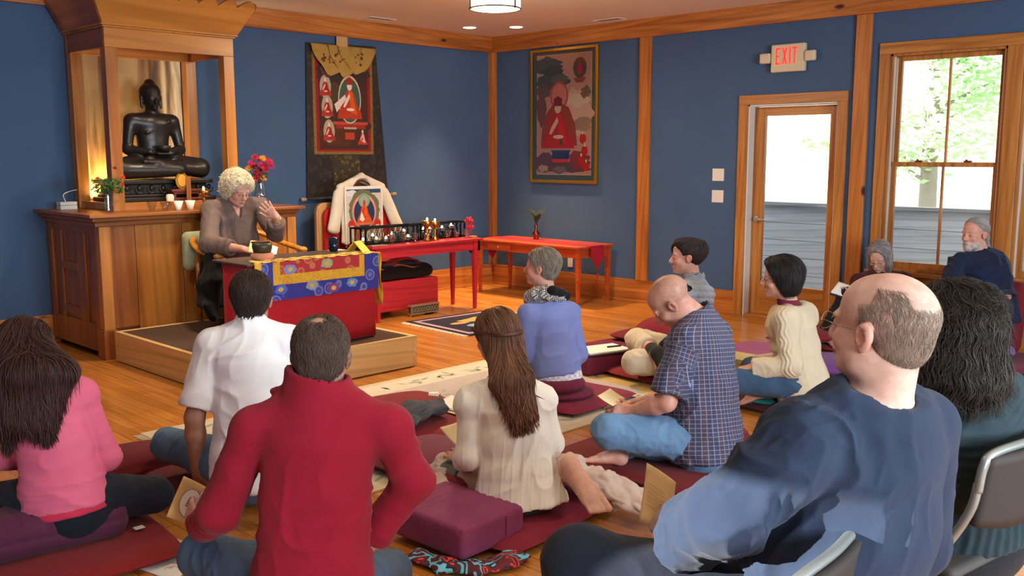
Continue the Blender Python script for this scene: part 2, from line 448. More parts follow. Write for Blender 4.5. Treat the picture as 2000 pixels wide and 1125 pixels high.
# ------------------------------------------------------------------ door
def door():
    d = thing('door_1', None, None, (.05, -3.95, 0)); struct(d)
    tr = trimw('Z'); tb = trimw('Y')
    cs = MB(); cs.box((-.022, -3.50, 0), (0, -3.405, 2.05)).box((-.022, -4.50, 0), (0, -4.41, 2.05)); cs.build('door_casing', tr, d, bevel=.003)
    MB().box((-.022, -4.50, 2.05), (0, -3.405, 2.14)).build('door_casing_head', tb, d, bevel=.003)
    j = MB(); j.box((0, -3.515, 0), (T, -3.50, DZ)).box((0, -4.41, 0), (T, -4.395, DZ)).box((0, -4.41, DZ-.015), (T, -3.5, DZ)); j.build('door_jamb', m_white, d)
    MB().box((0, -4.40, 0), (T, -3.51, .02)).build('threshold', trimw('Y'), d, bevel=.003)
    x0, x1 = .095, .14; y0, y1 = -4.395, -3.515; g0, g1 = -4.29, -3.63; zb, zt = .32, 1.945
    s = MB(); s.box((x0, y0, .02), (x1, g0, DZ-.02)).box((x0, g1, .02), (x1, y1, DZ-.02)); leaf = s.build('door_leaf', tr, d, bevel=.003)
    s = MB(); s.box((x0, g0, .02), (x1, g1, zb)).box((x0, g0, zt), (x1, g1, DZ-.02)); s.build('door_rail', tb, d, bevel=.002)
    MB().box((.113, g0, zb), (.121, g1, zt)).build('door_glass', m_glass, d)
    st = plain('steel_satin', '#c9c9c6', rough=.25, metal=1)
    h = MB(); R90 = Matrix.Rotation(-PI/2, 3, 'Y')
    h.lathe([(.032, 0), (.032, .012), (.022, .016)], (x0, -3.572, .955), 20, ax=R90)
    h.tube(spline([(x0-.01, -3.572, .955), (x0-.045, -3.572, .955), (x0-.055, -3.60, .955), (x0-.052, -3.69, .952)], 5), .009, 8); h.build('door_handle', st, d, smooth=True)
door()
# ------------------------------------------------------------------ windows
def window(nm, y0, y1, first):
    w = thing(nm, None, None, (.05, (y0+y1)/2, WZ[0])); struct(w); a, b = WZ; tz = trimw('Z'); ty = trimw('Y')
    MB().box((0, y0, a), (T, y0+.022, b)).box((0, y1-.022, a), (T, y1, b)).box((0, y0, b-.02), (T, y1, b)).box((0, y0, a), (T, y1, a+.025)).build('window_frame', tz, w, bevel=.002)
    t = MB(); t.box((.02, y0+.022, a), (.034, y0+.034, b)).box((.02, y1-.034, a), (.034, y1-.022, b)); t.build('sash_track', m_white, w)
    mid = 1.495
    for nmn, x0, zl, zh in (('lower_sash', .045, a+.025, mid+.02), ('upper_sash', .08, mid-.02, b-.02)):
        l, r = y0+.034, y1-.034; s = MB(); q = .038
        s.box((x0, l, zl), (x0+.032, l+q, zh)).box((x0, r-q, zl), (x0+.032, r, zh)).box((x0, l+q, zh-q), (x0+.032, r-q, zh)).box((x0, l+q, zl), (x0+.032, r-q, zl+(.055 if zl < 1 else q)))
        c = (l+r)/2; s.box((x0+.002, c-.009, zl+q), (x0+.03, c+.009, zh-q)); sa = s.build(nmn, tz, w, bevel=.002)
        MB().box((x0+.013, l+q, zl+q), (x0+.018, r-q, zh-q)).build('window_pane', m_glass, sa)
    lk = MB()
    for yy in (y0+.27, y1-.27): lk.box((.03, yy-.03, mid+.02), (.06, yy+.03, mid+.034)); lk.tube([(.03, yy, mid+.036), (.045, yy+.02, mid+.04)], .006, 6)
    lk.build('sash_lock', plain('bronze', '#6b4a2a', rough=.4, metal=.7), w, bevel=.002)
window('window_1', *W1, True); window('window_2', *W2, False)
cs = MB(); cs.box((-.024, -4.86, WZ[0]), (0, -4.768, 2.43)).box((-.024, -5.92, WZ[0]), (0, -5.80, 2.43)).box((-.024, -6.95, WZ[0]), (0, -6.86, 2.43)); struct(cs.build('trim_6', trimw('Z'), bevel=.003))
struct(MB().box((-.024, -6.95, 2.43), (0, -4.768, 2.525)).build('trim_7', trimw('Y'), bevel=.003))
struct(MB().box((-.06, -6.98, .535), (.03, -4.74, WZ[0])).box((-.02, -6.95, .445), (0, -4.768, .535)).build('trim_8', trimw('Y'), bevel=.004))
# rear windows: simple sashes
def rearwin(nm, ax, plane, a0, a1, z0, z1):
    s = MB(); q = .05
    def B(l, h, zl, zh):
        if ax == 'x': s.box((plane-.09, l, zl), (plane-.04, h, zh))
        else: s.box((l, plane-.09, zl), (h, plane-.04, zh))
    B(a0, a0+q, z0, z1); B(a1-q, a1, z0, z1); B(a0+q, a1-q, z0, z0+q); B(a0+q, a1-q, z1-q, z1)
    struct(s.build(nm, trimw('Z')))
rearwin('window_3', 'x', XW, *LW[0]); rearwin('window_4', 'y', YS, *BW[0]); rearwin('window_5', 'y', YS, *BW[1])

# ------------------------------------------------------------------ ceiling fittings
m_bulb = plain('lamp_glow', '#ffffff', emit='#ffe2b0', es=14)
m_shade = plain('shade_fabric', '#f3e6cc', emit='#ffe2b4', es=5, rough=.9)
m_iron = plain('dark_bronze', '#2c221b', rough=.5, metal=.6)
LC = (-2.66, -2.72)
p = thing('pendant_lamp', 'round drum-shaded ceiling lamp with dark metal rim', 'ceiling lamp', (*LC, ZC))
MB().lathe([(.205, 2.745), (.205, 2.93)], (*LC, 0), 40, caps=False).build('lamp_shade', m_shade, p, smooth=True, solid=.003)
MB().lathe([(.198, 2.752), (.19, 2.742), (.0, 2.735)], (*LC, 0), 40, caps=False).build('diffuser', plain('diffuser_glow', '#ffffff', emit='#fff0d4', es=5), p, smooth=True)
rm = MB()
for z in (2.745, 2.93):
    rm.tube([(LC[0]+.208*math.cos(a), LC[1]+.208*math.sin(a), z) for a in np.linspace(0, 2*PI, 40, endpoint=False)], .006, 6, closed=True)
for k in range(3):
    a = k*2*PI/3+.6; rm.box((LC[0]+.208*math.cos(a)-.006, LC[1]+.208*math.sin(a)-.006, 2.735), (LC[0]+.208*math.cos(a)+.006, LC[1]+.208*math.sin(a)+.006, 2.94))
rm.build('lamp_rim', m_iron, p); MB().lathe([(.06, 2.93), (.06, ZC)], (*LC, 0), 20).build('lamp_canopy', m_iron, p, smooth=True)
DL = [(-.85, -.50), (-.52, -.895)]
for i, (x, y) in enumerate(DL):
    d = thing('recessed_light', ['round recessed ceiling light nearer the back wall, left of the other one', 'round recessed ceiling light nearer the door wall, right of the other one'][i], 'ceiling light', (x, y, ZC), group='recessed lights in the corner of the ceiling')
    MB().lathe([(.085, 2.962), (.088, 2.967), (.07, 2.9675)], (x, y, 0), 28).build('trim_ring', m_white, d, smooth=True)
    MB().lathe([(.001, 2.9605), (.07, 2.9605)], (x, y, 0), 28, caps=False).build('bulb', m_bulb, d)
def vent(loc, rz, lab):
    v = thing('ceiling_vent', lab, 'vent', loc, rz, group='air vents in the ceiling'); f = MB()
    f.box((-.17, -.07, -.006), (.17, -.055, 0)).box((-.17, .055, -.006), (.17, .07, 0)).box((-.17, -.055, -.006), (-.155, .055, 0)).box((.155, -.055, -.006), (.17, .055, 0))
    f.build('frame', m_ceil, v, local=True); s = MB()
    for k in range(8): s.box((-.155, -.05+k*.0135, -.004), (.155, -.044+k*.0135, 0))
    s.build('slats', plain('vent_grey', '#8f877a', rough=.6), v, local=True)
vent((-1.96, -.33, ZC-.001), 0, 'flat ceiling air vent near the back wall, above the hanging scroll')
vent((-.25, -1.98, ZC-.001), PI/2, 'flat ceiling air vent near the door wall, above the framed picture')

# ------------------------------------------------------------------ outside
m_deck = wood('deck_board', '#7a7a78', '#9a9a97', '#b0afab', axis='Y', rough=.8)
struct(bx('floor_deck', (T, -12, -.16), (2.3, 1, -.04), m_deck))
f = thing('deck_wall', 'weathered grey horizontal board wall around the deck outside', 'fence', (2.1, -5, 0))
b = MB(); zt = .985
for k in range(5): b.box((2.1, -12, -.04+k*.205), (2.135, 1, min(-.04+k*.205+.200, zt)))
b.box((2.136, -12, -.04), (2.14, 1, zt-.01))  # sheet added behind the boards to keep bright sky out of the gaps
b.build('fence_boards', wood('fence_board', '#b4b6b6', '#c6c8c8', '#d4d5d3', axis='Y', rough=.85, scale=.7), f)
MB().box((2.05, -12, zt), (2.2, 1, zt+.035)).build('fence_cap', m_deck, f); 
ps = MB()
for k in range(7): ps.box((2.135, -11+k*1.9, -.04), (2.2, -10.9+k*1.9, zt))
ps.build('fence_post', m_deck, f)
struct(bx('ground', (2.3, -40, -1.4), (60, 40, -1.3), plain('leaf_litter', '#b3a487', rough=1, vary=.3, vs=1.5)))
def tree(x, y, h, cr, nleaf, lab, seed, lowc=.45, col='leaf_green'):
    r = random.Random(seed); t = thing('leafy_tree', lab, 'tree', (x, y, -1.35), group='trees beyond the deck')
    mb = MB(); tr = spline([(x, y, -1.35), (x+.1, y+.05, h*.3), (x-.05, y, h*.6), (x, y, h)], 6); mb.tube(tr, [.16*(1-i/len(tr)*.8) for i in range(len(tr))], 9)
    tips = []
    for k in range(16):
        z = h*(lowc+.55*k/16); a = r.random()*2*PI; L = cr*(.6+.5*r.random()); e = (x+L*math.cos(a), y+L*math.sin(a), z+.3*L)
        pts = spline([(x, y, z), (x+.5*L*math.cos(a), y+.5*L*math.sin(a), z+.25*L), e], 5); mb.tube(pts, [.035*(1-i/len(pts)*.8) for i in range(len(pts))], 5); tips += pts[3:]
    mb.build('trunk', plain('bark', '#9a9288', rough=.95, vary=.2), t, smooth=True)
    vs = []; 
    for _ in range(nleaf):
        c = r.choice(tips); c = Vector(c)+Vector((r.gauss(0, .3), r.gauss(0, .3), r.gauss(0, .16))); a = Vector((r.gauss(0, 1), r.gauss(0, 1), r.gauss(0, .4))).normalized(); b2 = a.orthogonal().normalized(); s = .05+.05*r.random()
        vs += [c-a*s, c+b2*s*.5, c+a*s, c-b2*s*.5]
    V_ = np.array([tuple(v) for v in vs]); Q = np.arange(len(vs)).reshape(-1, 4)
    meshobj('foliage', V_, Q, MATS[col], t, smooth=False)
m, nt, b = nodes('leaf_green'); b.inputs['Base Color'].default_value = lin('#b4d6ae'); b.inputs['Roughness'].default_value = .6
tl = nt.nodes.new('ShaderNodeBsdfTranslucent'); tl.inputs[0].default_value = lin('#d4f0c4'); mx = nt.nodes.new('ShaderNodeMixShader'); mx.inputs[0].default_value = .5
nt.links.new(b.outputs[0], mx.inputs[1]); nt.links.new(tl.outputs[0], mx.inputs[2]); nt.links.new(mx.outputs[0], nt.nodes['Material Output'].inputs[0]); MATS['leaf_green'] = m
tree(6.6, -2.75, 5.2, 2.0, 6500, 'green leafy tree seen through the left half of the window', 3, .22)
tree(13, -8.2, 8, 2.6, 3500, 'pale thin tree far beyond the deck, at the right window', 5, .3)
tree(14, 1.2, 8, 2.4, 2600, 'pale tree far beyond the deck, behind the glass door', 9, .45)

# ------------------------------------------------------------------ lights
def area(name, loc, rot, size, energy, color, shape='RECTANGLE', spread=PI):
    l = bpy.data.lights.new(name, 'AREA'); l.shape = shape; l.size = size[0]
    if len(size) > 1: l.size_y = size[1]
    l.energy = energy; l.color = color; l.spread = spread
    o = bpy.data.objects.new(name, l); COL.objects.link(o); o.location = loc; o.rotation_euler = rot; return o
def spot(name, loc, target, energy, color, ang, blend=.5, rad=.05):
    l = bpy.data.lights.new(name, 'SPOT'); l.energy = energy; l.color = color; l.spot_size = ang; l.spot_blend = blend; l.shadow_soft_size = rad
    o = bpy.data.objects.new(name, l); COL.objects.link(o); o.location = loc
    o.rotation_euler = (Vector(target)-Vector(loc)).to_track_quat('-Z', 'Y').to_euler(); return o
WARM = (1, .66, .36); WARM2 = (1, .78, .54); DAY = (.80, .90, 1.0)
for i, (x, y) in enumerate(DL): spot('downlight_beam', (x, y, 2.94), (x-.40, y-.45, 0), 460, WARM, 1.25, 1.0, .05)
for x, y, e in ((-4.4, -1.75, 190), (-3.0, -2.7, 60), (-5.9, -2.2, 80), (-3.2, -5.2, 60), (-6.0, -5.6, 60)): spot('downlight_beam', (x, y, 2.94), (x, y, 0), e, WARM2, 2.1, .8, .08)
pl_ = bpy.data.lights.new('pendant_bulb', 'POINT'); pl_.energy = 28; pl_.color = WARM2; pl_.shadow_soft_size = .2; po_ = bpy.data.objects.new('pendant_bulb', pl_); COL.objects.link(po_); po_.location = (*LC, 2.60)
area('pendant_light', (*LC, 2.72), (0, 0, 0), (.36,), 60, WARM2, 'DISK')
sl = bpy.data.lights.new('sun', 'SUN'); sl.energy = 22; sl.angle = .009; sl.color = (1, .95, .88); so_ = bpy.data.objects.new('sun', sl); COL.objects.link(so_); so_.rotation_euler = Vector((.90, -.38, -.235)).to_track_quat('-Z', 'Y').to_euler()
area('daylight_fill', (-7.9, YS-.1, 1.55), (PI/2+.3, 0, 0), (1.4, 1.5), 260, DAY)  # added fill lamp in the rear opening, tilted up to brighten the ceiling
area('daylight_fill', (-4.6, YS-.1, 1.55), (PI/2+.3, 0, 0), (2.0, 1.5), 320, DAY)  # second added fill lamp, aimed up the same way
w = bpy.data.worlds.new('world'); scene.world = w; w.use_nodes = True
bg = w.node_tree.nodes['Background']; bg.inputs[0].default_value = (.93, .98, 1, 1); bg.inputs[1].default_value = 2.6
scene.view_settings.view_transform = 'Standard'; scene.view_settings.look = 'None'; scene.view_settings.exposure = .08; scene.view_settings.gamma = 1
scene.view_settings.use_curve_mapping = False
scene.cycles.use_denoising = True
scene.cycles.sample_clamp_indirect = 6; scene.cycles.max_bounces = 6; scene.cycles.diffuse_bounces = 4; scene.cycles.transparent_max_bounces = 32
scene.cycles.caustics_reflective = False; scene.cycles.caustics_refractive = False
# ================================================================== FLAT PICTURES
class Pic:
    """a picture on a flat sheet: colour areas printed as thin layers on one mesh"""
    def __init__(s, o, ux, uy, w, h, br=1.0): s.br = br; s.o = Vector(o); s.ux = Vector(ux)*w; s.uy = Vector(uy)*h; s.n = Vector(ux).cross(Vector(uy)).normalized(); s.mb = MB(); s.mats = []; s.k = 0; s.asp = w/h
    def mi(s, c):
        m = plain('print_%s%g' % (c.strip('#'), s.br), '%02x%02x%02x' % tuple(min(255, int(int(c[i:i+2], 16)*s.br)) for i in (1, 3, 5)), rough=.7, spec=.3) if isinstance(c, str) else c
        if m not in s.mats: s.mats.append(m)
        return s.mats.index(m)
    def poly(s, pts, c):
        s.k += 1; o = s.o+s.n*(.0003*s.k); vs = [o+s.ux*x+s.uy*y for x, y in pts]; s.mb.add(vs, [tuple(range(len(vs)))], s.mi(c)); return s
    def rect(s, x0, y0, x1, y1, c): return s.poly([(x0, y0), (x1, y0), (x1, y1), (x0, y1)], c)
    def el(s, x, y, rx, ry, c, n=24, j=0, seed=0):
        r = random.Random(seed*77+n); return s.poly([(x+rx*math.cos(2*PI*k/n)*(1+j*(r.random()-.5)), y+ry*math.sin(2*PI*k/n)*(1+j*(r.random()-.5))) for k in range(n)], c)
    def build(s, name, parent, back=None): return s.mb.build(name, s.mats, parent)

def seated(P, x, y, s, robe, inner='#d46a2c', skin='#d8a890', halo=None, hat=None, rim=None, asp=None):
    """simple robed figure seated cross-legged, s = width"""
    a = P.asp if asp is None else asp; h = s*a
    if rim: P.el(x, y+h*.62, s*.46, h*.78, rim)
    if halo: P.el(x, y+h*.60, s*.42, h*.72, halo)
    P.poly([(x-s*.5, y), (x+s*.5, y), (x+s*.46, y+h*.2), (x+s*.26, y+h*.5), (x+s*.2, y+h*.8), (x+s*.08, y+h*.92), (x-s*.08, y+h*.92), (x-s*.2, y+h*.8), (x-s*.27, y+h*.5), (x-s*.46, y+h*.2)], robe)
    P.poly([(x-s*.05, y+h*.9), (x+s*.1, y+h*.88), (x+s*.22, y+h*.4), (x+s*.3, y+h*.12), (x+s*.05, y+h*.2), (x+s*.02, y+h*.5)], inner)
    P.el(x, y+h*1.06, s*.1, h*.15, skin); P.poly([(x-s*.02, y+h*.82), (x-s*.2, y+h*.55), (x-s*.26, y+h*.38), (x-s*.2, y+h*.36), (x-s*.1, y+h*.5), (x+s*.02, y+h*.7)], skin)
    P.el(x+s*.02, y+h*.3, s*.16, h*.05, skin)
    if hat: P.poly([(x-s*.11, y+h*1.1), (x+s*.11, y+h*1.1), (x+s*.13, y+h*1.28), (x, y+h*1.36), (x-s*.13, y+h*1.28)], hat)

# ================================================================== ALTAR
CZ = 1.13
def altar():
    t = thing('altar_cabinet', 'tall cherry wood altar cabinet with panelled sides along the blue wall', 'cabinet', (-4.4, -.5, 0))
    x0, x1, yf = -5.27, -3.55, -1.05
    MB().box((x0+.02, yf+.03, .05), (x1, -.02, CZ-.05)).build('cabinet_body', cherry('Z'), t)
    MB().box((x0+.05, yf+.07, 0), (x1-.04, -.05, .05)).build('toe_kick', plain('toe_gap_shade', '#2a150c', rough=.9), t)  # dark brown puts the shade of the toe gap into the colour
    # counter with stepped moulding
    MB().box((-5.36, -1.135, CZ-.028), (-3.46, -.0, CZ)).build('countertop', cherry('X'), t, bevel=.006)
    MB().box((-5.325, -1.10, CZ-.06), (-3.50, -.0, CZ-.028)).box((-5.30, -1.075, CZ-.10), (-3.52, -.0, CZ-.06)).build('cornice', cherry('X'), t, bevel=.01)
    # front face boards
    f = MB(); f.box((x0+.02, yf, .235), (-4.985, yf+.03, CZ-.1)); f.build('side_panel', cherry('Z'), t, bevel=.002)
    for a, b in ((-4.98, -4.592), (-4.586, -4.20), (-4.194, -3.81)):
        MB().box((a, yf+.002, .13), (b, yf+.03, CZ-.1)).build('door', cherryl('Z'), t, bevel=.003)
    MB().box((-3.80, yf, .13), (x1+.02, yf+.03, CZ-.1)).build('side_panel', cherryl('Z'), t, bevel=.002)
    MB().box((x0+.02, yf-.004, .05), (x1+.02, yf+.03, .125)).build('bottom_rail', cherryl('X'), t, bevel=.003)
    # corner pilasters with plinths
    for px in (x0, x1-.06):
        MB().box((px, yf-.02, .23), (px+.085, yf+.07, CZ-.1)).build('pilaster', cherryl('Z'), t, bevel=.004)
        MB().box((px-.012, yf-.035, 0), (px+.1, yf+.1, .23)).build('plinth', cherry('Z'), t, bevel=.004)
    # left side frame-and-panel
    s = MB(); L = x0
    s.box((L, -.99, .05), (L+.02, -.90, CZ-.1)).box((L, -.12, .05), (L+.02, -.02, CZ-.1)).box((L, -.90, CZ-.16), (L+.02, -.12, CZ-.1)).box((L, -.90, .05), (L+.02, -.12, .26))
    s.build('side_frame', cherry('Z'), t, bevel=.003)
    s = MB()
    for a, b in ((-.76, -.60), (-.30, -.20)): s.box((L+.004, a, .26), (L+.02, b, CZ-.16))
    s.box((L+.002, -.60, .66), (L+.02, -.30, .72)).box((L+.002, -.60, .30), (L+.02, -.30, .36)).build('side_stile', cherry('Z'), t, bevel=.003)
altar()

def shrine():
    x0, x1, y0, z1 = -5.03, -3.92, -.80, 2.41; P = .095
    t = thing('shrine_canopy', 'open wooden shrine with four posts and scalloped crown above the altar', 'shrine', ((x0+x1)/2, -.4, CZ))
    m = cherryl('Z'); mx = cherryl('X'); my = cherry('Y')
    for a in (x0, x1-P):
        for b, e in ((y0, 'front'), (-.13, 'back')):
            MB().box((a, b, CZ), (a+P, b+P, z1)).build('post', m, t, bevel=.003)
    for ya in (y0, -.07): MB().box((x0, ya, z1), (x1, ya+.04, 2.56)).build('header_rail', mx, t, bevel=.003)
    for xa in (x0, x1-.04): MB().box((xa, y0+.04, z1), (xa+.04, -.07, 2.56)).build('side_rail', my, t, bevel=.003)
    MB().box((x0+.04, y0+.04, 2.50), (x1-.04, -.07, 2.52)).build('roof_board', mx, t)
    # raised floor of the shrine
    MB().box((x0+.02, y0+.05, CZ), (x1-.02, -.03, CZ+.06)).build('shrine_floor', cherryl('X'), t, bevel=.003)
    # neck moulding
    MB().box((x0-.015, y0-.015, 2.56), (x1+.015, -.02, 2.575)).box((x0-.03, y0-.03, 2.575), (x1+.03, -.02, 2.592)).build('neck_moulding', mx, t, bevel=.004)
    # flared crown with a scalloped upper edge
    Z0, Z1 = 2.592, 2.86; fl = .17
    def edge(a, b, n, oa, ob):
        """wall from base line a-b leaning out to top line oa-ob, scalloped"""
        a, b, oa, ob = map(Vector, (a, b, oa, ob)); mb = MB(); K = n*8; vs = []
        for i in range(K+1):
            u = i/K; ph = (i % 8)/8; s = 1-.22*(1-math.sin(PI*ph)) if i % 8 else .78
            lo = a.lerp(b, u); hi = oa.lerp(ob, u); vs += [lo, lo.lerp(hi, s)]
        fs = [(2*i, 2*i+2, 2*i+3, 2*i+1) for i in range(K)]; return mb.add(vs, fs)
    c = lambda x, y, z: (x, y, z)
    e = edge(c(x0-.02, y0-.02, Z0), c(x1+.02, y0-.02, Z0), 8, c(x0-fl, y0-fl, Z1), c(x1+fl, y0-fl, Z1)); e.build('crown_front', mx, t, solid=.022)
    e = edge(c(x0-.02, y0-.02, Z0), c(x0-.02, -.03, Z0), 5, c(x0-fl, y0-fl, Z1), c(x0-fl, -.05, Z1)); e.build('crown_side', my, t, solid=.022)
    e = edge(c(x1+.02, y0-.02, Z0), c(x1+.02, -.03, Z0), 5, c(x1+fl, y0-fl, Z1), c(x1+fl, -.05, Z1)); e.build('crown_side', my, t, solid=.022)
    # back board of spalted timber
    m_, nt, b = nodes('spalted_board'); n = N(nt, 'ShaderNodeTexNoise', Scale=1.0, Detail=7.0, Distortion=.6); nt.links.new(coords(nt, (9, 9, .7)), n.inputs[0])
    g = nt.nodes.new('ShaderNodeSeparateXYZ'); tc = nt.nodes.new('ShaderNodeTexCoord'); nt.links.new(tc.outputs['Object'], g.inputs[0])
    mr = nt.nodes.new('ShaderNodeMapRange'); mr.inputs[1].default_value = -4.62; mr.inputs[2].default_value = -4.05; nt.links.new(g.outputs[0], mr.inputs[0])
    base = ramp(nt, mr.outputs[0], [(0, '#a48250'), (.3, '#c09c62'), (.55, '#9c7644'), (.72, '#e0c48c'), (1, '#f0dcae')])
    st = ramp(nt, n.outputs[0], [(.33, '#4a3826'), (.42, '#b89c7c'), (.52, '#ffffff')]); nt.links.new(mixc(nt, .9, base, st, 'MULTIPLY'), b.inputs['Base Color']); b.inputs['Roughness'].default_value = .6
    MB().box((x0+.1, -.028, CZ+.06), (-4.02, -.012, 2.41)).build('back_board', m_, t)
shrine()

# lamp strip glowing at the back of the shrine with its cable and white adapter
t = thing('strip_lamp', 'glowing white strip lamp lying behind the flowers inside the shrine', 'lamp', (-4.8, -.12, CZ+.06))
MB().box((-4.90, -.16, CZ+.062), (-4.66, -.12, CZ+.085)).build('lamp_body', m_white, t, bevel=.003)
MB().box((-4.89, -.155, CZ+.085), (-4.67, -.125, CZ+.092)).build('lamp_tube', plain('strip_glow', '#fff', emit='#ffd070', es=12), t)
l = bpy.data.lights.new('shrine_light', 'AREA'); l.shape = 'RECTANGLE'; l.size = .22; l.size_y = .03; l.energy = 15; l.color = (1, .72, .3)
lo = bpy.data.objects.new('shrine_light', l); COL.objects.link(lo); lo.location = (-4.78, -.14, CZ+.10); lo.rotation_euler = (PI-.25, 0, 0)
t = thing('power_adapter', 'small white adapter box with white cable on the altar end', 'adapter', (-5.2, -.2, CZ))
MB().box((-5.235, -.26, CZ), (-5.10, -.17, CZ+.032)).box((-5.235, -.26, CZ+.034), (-5.10, -.17, CZ+.062)).build('box', m_white, t, bevel=.003)
MB().tube(spline([(-5.17, -.2, CZ+.06), (-5.16, -.14, CZ+.12), (-5.06, -.10, CZ+.15), (-4.98, -.10, CZ+.15), (-4.9, -.13, CZ+.14), (-4.83, -.14, CZ+.095)], 6), .004, 6).build('cable', m_white, t, smooth=True)
t = tag(MB().tube(spline([(-5.56, -.14, .03), (-5.48, -.08, .035), (-5.42, -.05, .05), (-5.36, -.05, .05)], 6), .006, 6).build('floor_cable', m_white, smooth=True), 'short white cable end at the foot of the altar by the baseboard', 'cable')

# ------------------------------------------------------------------ seated statue (figure in black stone)
def statue():
    s = Sdf(); c = V(-4.50, -.42, 1.20); f = V(.0, -1, 0)
    X = V(1, 0, 0); H = lambda x, y, z: c+V(x, -y, z)     # y towards the viewer side
    # hips, crossed legs
    s.ecap(H(-.12, .0, .30), H(.12, .0, .30), V(0, 1, 0), (.12, .09), (.12, .09))
    s.cap(H(-.08, .02, .30), H(-.38, .16, .27), .095, .08, k=.04); s.cap(H(.08, .02, .30), H(.35, .14, .27), .095, .08, k=.04)
    s.cap(H(-.38, .17, .25), H(.10, .25, .25), .075, .055, k=.03); s.cap(H(.35, .15, .25), H(-.06, .22, .29), .07, .05, k=.03)
    s.ecap(H(-.06, .23, .31), H(-.2, .23, .32), V(0, 0, 1), (.03, .04), (.022, .045))
    # torso
    s.ecap(H(0, 0, .30), H(0, .0, .46), X, (.135, .10), (.12, .085), k=.04); s.ecap(H(0, 0, .46), H(0, .005, .63), X, (.12, .085), (.17, .10), k=.05)
    s.cap(H(-.15, 0, .66), H(.15, 0, .66), .06, k=.05); s.cap(H(0, 0, .68), H(0, .01, .78), .05, k=.03)
    s.cap(H(-.19, 0, .66), H(-.235, .02, .42), .052, .04, k=.04); s.cap(H(.19, 0, .66), H(.235, .02, .42), .052, .04, k=.04)
    s.cap(H(.235, .02, .42), H(.06, .17, .40), .042, .03, k=.02); s.cap(H(-.235, .02, .42), H(-.1, .15, .40), .042, .03, k=.02)
    s.ecap(H(.08, .17, .385), H(-.06, .19, .385), V(0, 1, 0), (.035, .018), (.04, .015))
    # hand hanging over the knee with fingers
    for k in range(4): s.cap(H(-.17+.022*k, .235, .33), H(-.165+.022*k, .262, .23), .0125, .010, k=.004)
    s.ell(H(-.135, .22, .34), (.05, .03, .03))
    # head, ushnisha, ears, face
    s.ell(H(0, 0, .865), (.078, .088, .10), k=.02); s.ell(H(0, .015, .83), (.06, .075, .08), k=.02); s.ell(H(0, -.01, .97), (.045, .045, .045), k=.02)
    s.ell(H(0, -.012, .90), (.088, .092, .085), k=.006); s.cap(H(0, .085, .85), H(0, .103, .815), .008, .015); s.ell(H(0, .085, .79), (.026, .014, .009)); s.ell(H(0, .07, .765), (.025, .02, .018), k=.02)
    for sx in (-1, 1):
        s.cap(H(sx*.086, .0, .87), H(sx*.084, .01, .775), .014, .012, k=.006); s.ell(H(sx*.03, .088, .862), (.02, .006, .005), k=.004, op='s'); s.ell(H(sx*.032, .075, .85), (.02, .014, .012), k=.01)
    # robe edge across chest
    s.cap(H(-.09, .085, .56), H(.12, .09, .66), .008, k=.01)
    t = thing('seated_statue', 'black seated stone statue with topknot inside the wooden shrine', 'statue', tuple(c-V(0, 0, .01)))
    m = plain('black_stone', '#1e1a18', rough=.35, spec=.5, vary=.25, vs=14, bs=.15, bscale=40)
    Vt, Q = s.mesh(.009); meshobj('figure', Vt, Q, m, t)
    # alms bowl and lotus base
    MB().lathe([(.02, 0), (.05, .015), (.062, .05), (.058, .052), (.045, .02), (.0, .012)], tuple(H(0, .19, .40)), 24).build('bowl', m, t, smooth=True)
    b = MB(); b.box((-4.93, -.66, 1.19), (-4.06, -.16, 1.225)); b.box((-4.90, -.63, 1.225), (-4.10, -.18, 1.25)); b.box((-4.88, -.61, 1.25), (-4.12, -.2, 1.335)); b.box((-4.92, -.65, 1.335), (-4.08, -.17, 1.37)); b.build('pedestal', m, t, bevel=.008)
    b = MB()
    for k in range(8):
        cx = -4.83+k*.104; b.tube([(cx+.036*math.cos(a), -.613, 1.295+.036*math.sin(a)*1.05) for a in np.linspace(-PI*1.05, .05*PI, 12)], .007, 6); b.ell((cx, -.612, 1.302), (.02, .012, .026), 10, 6)
    for k in range(4):
        cy = -.55+k*.1; b.ell((-4.883, cy, 1.295), (.012, .03, .034), 10, 6)
    b.build('lotus_carving', m, t, smooth=True)
statue()

# ------------------------------------------------------------------ small things on the altar
m_clear = clear_mat('clear_glass', .55, (.97, .98, .98, 1))
m_water = clear_mat('water', .2, (.95, .97, .96, 1))
m_leaf = plain('leaf', '#3d5f2a', rough=.6, vary=.35, vs=30); m_leafd = plain('fern_dark', '#3a4426', rough=.7, vary=.3, vs=30)
m_brass = plain('brass', '#a8783c', rough=.34, metal=1); m_gold = plain('gold_leaf', '#d9a53c', rough=.3, metal=.9)
m_flame = plain('flame', '#fff', emit='#ffdf9a', es=30); m_wax = plain('candle_wax', '#f4efe2', rough=.5, sub=.2)
def flower_head(mb, c, r, n, up=(0, 0, 1), layers=2):
    up = Vector(up).normalized(); a = up.orthogonal().normalized(); b = up.cross(a); c = Vector(c)
    for L in range(layers):
        rr = r*(1-.3*L)
        for k in range(n):
            th = 2*PI*(k+.5*L)/n; d = a*math.cos(th)+b*math.sin(th); s = up.cross(d); w = rr*1.9/n*1.6
            p0 = c+up*(r*.12*L); p1 = p0+d*rr*.55+s*w*.5+up*r*.15; p2 = p0+d*rr+up*r*(.15+.35*L); p3 = p0+d*rr*.55-s*w*.5+up*r*.15
            mb.add([p0, p1, p2, p3], [(0, 1, 2, 3)])
